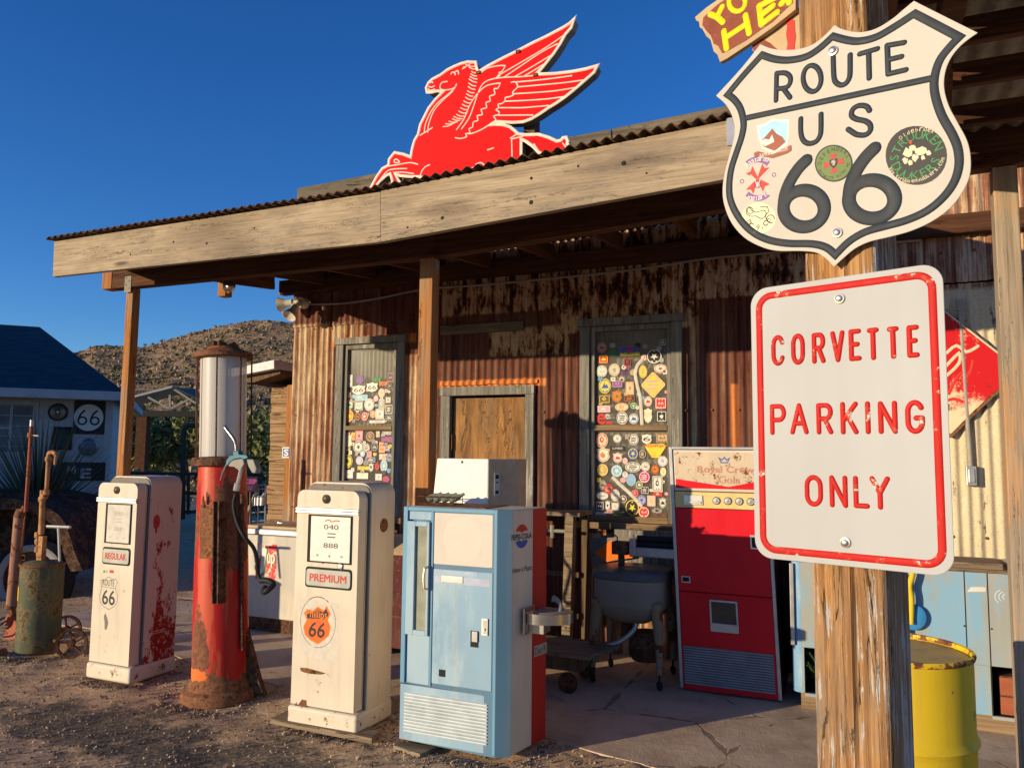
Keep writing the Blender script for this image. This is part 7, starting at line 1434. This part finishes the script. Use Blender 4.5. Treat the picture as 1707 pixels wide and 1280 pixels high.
# ------------------------------------------------------------------ house in the shade on the left
hf = Vector((cf.x, cf.y, 0)).normalized(); hc = at_depth(183, 760, 13.5)
hs = thing('white_house', 'pale sided bungalow with a dark teal hip roof standing in shade at the left', 'house', (hc.x, hc.y, 0))
HW = Frame((hc.x, hc.y, 0), (math.cos(yaw+R(23)), math.sin(yaw+R(23)), 0)); H0 = crop(HW, 0, 500, 3.556)
ez = H0(400, 550)[1]; wl_ = 8.5
mb = MB(); mb.fbox(HW, -wl_, 0, 0, ez, -5.5, 0); hw_ = mb.build('wall', M['siding'], hs)
for z in [.18*i for i in range(1, int(ez/.18))]:
    mb.v and None
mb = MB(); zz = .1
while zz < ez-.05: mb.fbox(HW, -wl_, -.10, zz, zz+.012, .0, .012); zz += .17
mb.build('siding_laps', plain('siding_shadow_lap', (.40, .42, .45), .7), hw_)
mb = MB(); mb.fbox(HW, -.10, .012, 0, ez, .001, .03); mb.build('corner_board', M['siding'], hw_)
rz = [at_depth(66, 545, 16.2)]
EL = HW.P(-wl_-.4, ez, .40); ER = HW.P(.22, ez+.01, .40); BL = HW.P(-wl_-.4, ez, -5.9); BR = HW.P(.22, ez+.01, -5.9)
r0_, r1_ = rz[0], rz[0]+(EL-ER).normalized()*3.6
r1_ = Vector((r1_.x, r1_.y, r0_.z))
mb = MB(); mb.add([EL, ER, BR, BL, r1_, r0_], [(0, 1, 5, 4), (1, 2, 5), (2, 3, 4, 5), (3, 0, 4), (3, 2, 1, 0)]); mb.build('roof', M['shingle'], hs)
mb = MB(); mb.fbox(HW, -wl_-.4, .24, ez-.13, ez+.02, .40, .46); mb.fbox(HW, .18, .24, ez-.13, ez+.02, -5.9, .399); mb.build('gutter', M['siding'], hs, bevel=.01)
a = rectof(H0, 0, 620, 190, 900); mb = MB(); x0_, x1_ = a[0]-.15, a[1]
wf_ = MB()
for q in ((x0_-.06, x0_, a[2], a[3]), (x1_, x1_+.08, a[2], a[3]), (x0_-.06, x1_+.08, a[3]+.001, a[3]+.07), ((x0_+x1_)/2-.02, (x0_+x1_)/2+.02, a[2], a[3]), (x0_, (x0_+x1_)/2-.021, (a[2]+a[3])/2-.02, (a[2]+a[3])/2+.02)): wf_.fbox(HW, q[0], q[1], q[2], q[3], .0, .03)
wfo = wf_.build('window', M['siding'], hs); mb.fbox(HW, x0_, x1_, a[2], a[3], .0, .008); mb.build('pane', M['sidingwin'], wfo)
# hung signs and hubcaps on the house
def hub(label, x, y, rpx, kind):
    c = H0(x, y); r_ = H0(x+rpx, y)[0]-c[0]; t = thing('hubcap', label, 'hubcap', tuple(HW.P(c[0], c[1], .03)), math.atan2(HW.u.y, HW.u.x), 'hubcaps hung on the shaded house')
    mb = MB(); mb.lathe([(r_, 0), (r_*1.02, .02), (r_*.86, .035)], HW.P(c[0], c[1], .012), HW.n, 30); mb.build('outer_ring', M['rubber'] if kind else M['steel'], t, smooth=True)
    mb = MB(); mb.lathe([(r_*.86, .03), (r_*.6, .05), (r_*.3, .055), (r_*.15, .075), (0, .075)], HW.P(c[0], c[1], .012), HW.n, 30); mb.build('disc', plain('hub_brass', (.30, .27, .20), .35, .7) if kind else plain('hub_grey_weave', (.20, .20, .21), .5, .5, var=.6, scale=60), t, smooth=True)
hub('round hubcap with black rim and brassy centre beside the 66 sign', 345, 665, 58, 1); hub('grey wire patterned hubcap hung below the 66 sign', 525, 873, 58, 0)
s66 = thing('numeral_sign', 'square dark sign with a white disc reading 66 on the shaded house wall', 'sign', tuple(HW.P(*H0(530, 695))), math.atan2(HW.u.y, HW.u.x))
a = rectof(H0, 437, 598, 625, 795); mb = MB(); mb.poly(HW, rrect(*a, .03), .014, .03); sp_ = mb.build('plate', plain('sign_dark_brown', (.035, .03, .028), .5), s66)
c = H0(527, 697); r_ = (H0(615, 697)[0]-H0(440, 697)[0])/2; mb = MB(); mb.poly(HW, ell(c[0], c[1], r_, r_*1.02), .031, .033); mb.build('disc', sm('W'), s66)
mb = MB()
for cx in (-.42, .42):
    mb.stroke(HW, [(c[0]+r_*(cx+.28*math.cos(R(t))), c[1]+r_*(-.25+.28*math.sin(R(t)))) for t in range(0, 360, 24)], r_*.065, .003, .033, 0, seg=3, closed=True)
    mb.stroke(HW, smoothpath([(c[0]+r_*(cx+.12), c[1]+r_*.52), (c[0]+r_*(cx-.14), c[1]+r_*.22), (c[0]+r_*(cx-.28), c[1]-r_*.22)], 3), r_*.065, .003, .033, 0, seg=3)
mb.build('numerals', sm('K'), s66)
bx = thing('dark_panel', 'dark square panel hung on the shaded house below the brassy hubcap', 'panel', tuple(HW.P(*H0(370, 820))), math.atan2(HW.u.y, HW.u.x))
a = rectof(H0, 315, 752, 428, 888); mb = MB(); mb.fbox(HW, *a, .014, .05); mb.build('frame', M['dark'], bx, bevel=.01); mb = MB(); mb.fbox(HW, a[0]+.05, a[1]-.05, a[2]+.05, a[3]-.05, .051, .054); mb.build('face', plain('dark_green_panel', (.03, .05, .04), .4), bx)
ms = thing('faded_letter_sign', 'long dark sign with worn pale letters M E low on the shaded house', 'sign', tuple(HW.P(*H0(500, 1010))), math.atan2(HW.u.y, HW.u.x))
a = rectof(H0, 340, 962, 625, 1070); mb = MB(); mb.fbox(HW, a[0], a[1], a[2], a[3], .014, .035); mb.build('board', plain('sign_dark_red_brown', (.05, .028, .024), .6), ms)
mb = MB(); u0, u1, v0, v1 = rectof(H0, 480, 1000, 540, 1055); text(mb, HW, 'E', u0, u1, v0, v1, .037, 0, bold=.008); u0, u1, v0, v1 = rectof(H0, 400, 985, 450, 1030); text(mb, HW, 'M', u0, u1, v0, v1, .037, 0, bold=.006); mb.build('lettering', M['silver'], ms)

# ------------------------------------------------------------------ carport, gate, shed, trees
D = 24.0; co = at_depth(270, 760, D); cp_t = thing('carport', 'dark open carport with low metal gable roof beyond the yard fence', 'carport', (co.x, co.y, 0))
KF = Frame((co.x, co.y, 0), (math.cos(yaw), math.sin(yaw), 0)); K0 = crop(KF, 0, 500, 3.556)
def kp(x, y, d=0.): a = K0(x, y); return KF.P(a[0], a[1], d)
mb = MB(); pr4 = [(560, 640), (1020, 505), (1290, 640), (1290, 655), (1020, 522), (560, 655)]
mb.poly(KF, [K0(*q) for q in ((1020, 508), (1230, 610), (1230, 622), (1020, 520))], -1.5, 0, 0); mb.poly(KF, [K0(*q) for q in ((600, 615), (1020, 508), (1020, 520), (600, 628))], -1.5, 0, 1)
mb.build('roof', [plain('dark_green_metal', (.02, .04, .035), .5), plain('pale_roof_metal', (.30, .33, .34), .5)], cp_t)
mb = MB(); mb.fbox(KF, K0(620, 0)[0], K0(1230, 0)[0], K0(900, 690)[1], K0(900, 655)[1], -.2, .0); mb.build('tie_beam', M['dark'], cp_t)
for a, b in (((1020, 525), (1200, 640)), ((1000, 560), (1000, 650)), ((1000, 645), (870, 575)), ((1000, 645), (1110, 590))): mb = MB(); mb.bar(kp(*a, -.1), kp(*b, -.1), .06, .06); mb.build('truss_member', M['tub'], cp_t)
mb = MB(); mb.fbox(KF, K0(845, 0)[0], K0(905, 0)[0], 0, K0(900, 690)[1], -.3, -.02); mb.build('post', M['beam'], cp_t)
for d in (): mb = MB(); mb.fbox(KF, K0(650, 0)[0], K0(700, 0)[0], 0, K0(900, 690)[1], d, d+.2); mb.build('post', M['beam'], cp_t)
D = 11.0; go = at_depth(315, 880, D); gt = thing('pipe_gate', 'dark green pipe gate with tall arched post behind the regular pump', 'gate', (go.x, go.y, 0))
GFm = Frame((go.x, go.y, 0), (math.cos(yaw), math.sin(yaw), 0)); G0 = crop(GFm, 0, 500, 3.556)
def gq(x, y, d=0.): a = G0(x, y); return GFm.P(a[0], max(a[1], 0), d)
mb = MB(); mb.tube(smoothpath([tuple(gq(1083, 1300)), tuple(gq(1085, 1000)), tuple(gq(1090, 800)), tuple(gq(1105, 752)), tuple(gq(1150, 742)), tuple(gq(1300, 745))], 4), .035, 10); mb.build('post', plain('gate_dark_green', (.02, .045, .045), .5), gt, smooth=True)
for y in (1035, 1150, 1260): mb = MB(); mb.tube([gq(760, y-10), gq(1560, y)], .022, 8); mb.build('rail', bpy.data.materials['gate_dark_green'], gt, smooth=True)
for x in (1118, 1040): mb = MB(); mb.tube([gq(x, 1030), gq(x-3, 1270)], .022, 8); mb.build('upright', bpy.data.materials['gate_dark_green'], gt, smooth=True)
# wooden shed with pale metal roof, seen past the store corner
so = at_depth(465, 870, 8.9); sd_ = thing('plank_shed', 'plank sided shed with white metal roof edge seen past the left corner of the store', 'shed', (so.x, so.y, 0))
SF = Frame((so.x, so.y, 0), (1, 0, 0)); S0 = crop(SF, 380, 560, 3.766)
xl_ = S0(258, 700)[0]; xr_ = S0(362, 700)[0]; zt3 = S0(320, 320)[1]
mb = MB(); z = 0; rr = random.Random(2)
while z < zt3:
    h = .085+.05*rr.random(); mb.fbox(SF, xl_+rr.uniform(-.02, .02), xr_, z, min(z+h-.004, zt3), -.9, rr.uniform(-.008, .008)); z += h
shw = mb.build('plank_wall', M['shedwood'], sd_, bevel=.004)
mb = MB(); mb.fbox(SF, xr_+.001, xr_+.09, 0, zt3+.02, -.15, .015); mb.build('corner_post', M['post'], sd_, bevel=.004)
mb = MB(); mb.fbox(SF, xr_+.091, xr_+1.8, 0, zt3, -.9, -.02); mb.build('rear_wall', M['post'], sd_)
mb = MB(); mb.poly(SF, [S0(*q) for q in ((102, 238), (420, 172), (420, 225), (102, 285))], -1.2, .35); mb.build('roof', plain('white_metal_roof', (.62, .64, .66), .5), sd_, bevel=.004)
mb = MB(); mb.poly(SF, [S0(*q) for q in ((110, 288), (420, 228), (420, 250), (250, 305), (110, 300))], -1.1, .25); mb.build('soffit', M['darkplank'], sd_)
mb = MB(); a = rectof(S0, 352, 698, 395, 765); mb.fbox(SF, a[0], a[1], a[2], a[3], .02, .03, 0); mb.fbox(SF, a[0]+.01, a[1], a[2]+.012, a[3]-.012, .03, .032, 1); text(mb, SF, 'S', a[0]+.03, a[1]-.01, a[2]+.025, a[3]-.025, .033, 0, bold=.003); mb.build('nameplate', [sm('W'), sm('B')], shw)
rk = at_depth(425, 870, 9.2); rkt = thing('wire_rack', 'leaning wire shelf rack with jars beside the plank shed', 'rack', (rk.x, rk.y, 0))
RFm = Frame((rk.x, rk.y, 0), (math.cos(yaw), math.sin(yaw), 0)); R0 = crop(RFm, 380, 560, 3.766)
def rq(x, y, d=0.): a = R0(x, y); return RFm.P(a[0], max(a[1], 0), d)
mb = MB()
for y in (940, 965, 1065, 1110, 1165): mb.tube([rq(135, y), rq(240, y-8)], .009, 6)
for x in (140, 190, 235): mb.tube([rq(x, 940), rq(x-3, 1240)], .008, 6)
mb.tube([rq(95, 1170), rq(180, 980)], .02, 8); mb.tube([rq(190, 1060), rq(240, 960)], .012, 8); mb.build('frame', M['silver'], rkt)
mb = MB()
for x in (175, 195, 215): mb.lathe([(0, 0), (.035, 0), (.035, .09), (.022, .11), (0, .11)], rq(x, 1062), (0, 0, 1), 10)
mb.build('jar_row', M['silver'], rkt)
kp_ = thing('keep_out_sign', 'small dark sign with pink letters KEEP OUT beside the antique pump', 'sign', tuple(rq(150, 930, .1)))
a = rectof(R0, 110, 882, 195, 975); mb = MB(); mb.fbox(RFm, a[0], a[1], a[2], a[3], .05, .06); mb.build('plate', plain('keep_sign_navy', (.03, .02, .05), .5), kp_)
mb = MB(); text(mb, RFm, 'KEEP', a[0]+.02, a[1]-.01, (a[2]+a[3])/2+.005, a[3]-.03, .062, 0, bold=.003); text(mb, RFm, 'OUT', a[0]+.05, a[1]-.05, a[2]+.02, (a[2]+a[3])/2-.02, .062, 0); mb.build('lettering', plain('pink_letters', (.45, .10, .30), .5, bump=0), kp_)
mb = MB(); mb.tube([rq(150, 975, .04), rq(150, 1240, .04)], .012, 6); mb.build('stake', M['darkrust'], kp_)

def bush(name, label, cat, px, py, dep, w, h, mat, n, lf, grp=None, trunk=True):
    c = at_depth(px, py, dep); t = thing(name, label, cat, (c.x, c.y, 0), group=grp); rr = random.Random(int(px)); mb = MB()
    for k in range(9):
        a = rr.random()*6.28; rad = w*.32*rr.random(); cc = Vector((c.x+math.cos(a)*w*.32*rr.random()*1.5, c.y+math.sin(a)*w*.3, h*(.35+.45*rr.random()))); clump(mb, cc, h*.32*(.7+.6*rr.random()), n//9, lf, 0, .85, rr)
    mb.build('crown', mat, t)
    if trunk:
        mb = MB()
        for k in range(5): a = k*1.3; mb.tube([(c.x, c.y, -.05), (c.x+math.cos(a)*w*.12, c.y+math.sin(a)*w*.12, h*.3), (c.x+math.cos(a)*w*.28, c.y+math.sin(a)*w*.28, h*.65)], [.07, .05, .02], 6)
        mb.build('trunk', M['bark'], t)
for i, (px, dep, w, h) in enumerate(((205, 34, 6, 3.6), (262, 38, 6.5, 4.0), (318, 36, 6, 3.6), (420, 33, 5, 3.4))):
    bush('desert_tree', ('leafy desert tree left of the orange porch post', 'leafy desert tree seen beneath the carport', 'leafy desert tree behind the glass cylinder', 'leafy desert tree between the antique pump and plank shed')[i], 'tree', px, 760, dep, w, h, M['bush2'], 4200, .11, 'green desert trees behind the yard')
for i, (px, dep, w, h) in enumerate(((425, 17, 1.6, 1.5), (240, 22, 2.2, 1.1))):
    bush('cholla_shrub', ('pale dry cholla shrub behind the wire rack', 'pale dry shrub low behind the orange porch post')[i], 'shrub', px, 800, dep, w, h, M['cholla'], 1800, .045, 'pale dry shrubs', False)
mb = MB(); rr = random.Random(77)
for _ in range(900):
    px = -100+640*rr.random(); dep = 20+35*rr.random(); c = at_depth(px, 800, dep); clump(mb, (c.x, c.y, .12), .22+.4*rr.random(), 10, .09, rr.randint(0, 1), .6, rr)
mb.build('ground_scrub', [M['cholla'], M['bush']], kind='stuff', label='low dry scrub and grass covering the yard beyond the gate', cat='scrub')
# unseen timber block added left of frame to shade the house
nrm = Vector((math.cos(SUN_AZ), -math.sin(SUN_AZ), 0)); sd = Vector((math.sin(SUN_AZ), math.cos(SUN_AZ), 0))
def bpos(o_, al): return nrm*o_+sd*al
bo = bpos(-16.3, -10.5); bt = thing('shade_block', 'plain timber block added out of view at the left to shade the pale house', 'shade_block', (bo.x, bo.y, 0))
BF = Frame((bo.x, bo.y, 0), nrm)
mb = MB(); mb.fbox(BF, -6.5, 6.3, 0, 4.4, -4, 0); mb.build('wall', M['shedwood'], bt)
mb = MB(); mb.add([BF.P(-6.8, 4.4, .3), BF.P(6.6, 4.4, .3), BF.P(6.6, 4.4, -4.3), BF.P(-6.8, 4.4, -4.3), BF.P(-6.8, 5.6, -2), BF.P(6.6, 5.6, -2)], [(0, 1, 5, 4), (1, 2, 5), (2, 3, 4, 5), (3, 0, 4), (3, 2, 1, 0)]); mb.build('roof', M['roofrust'], bt)
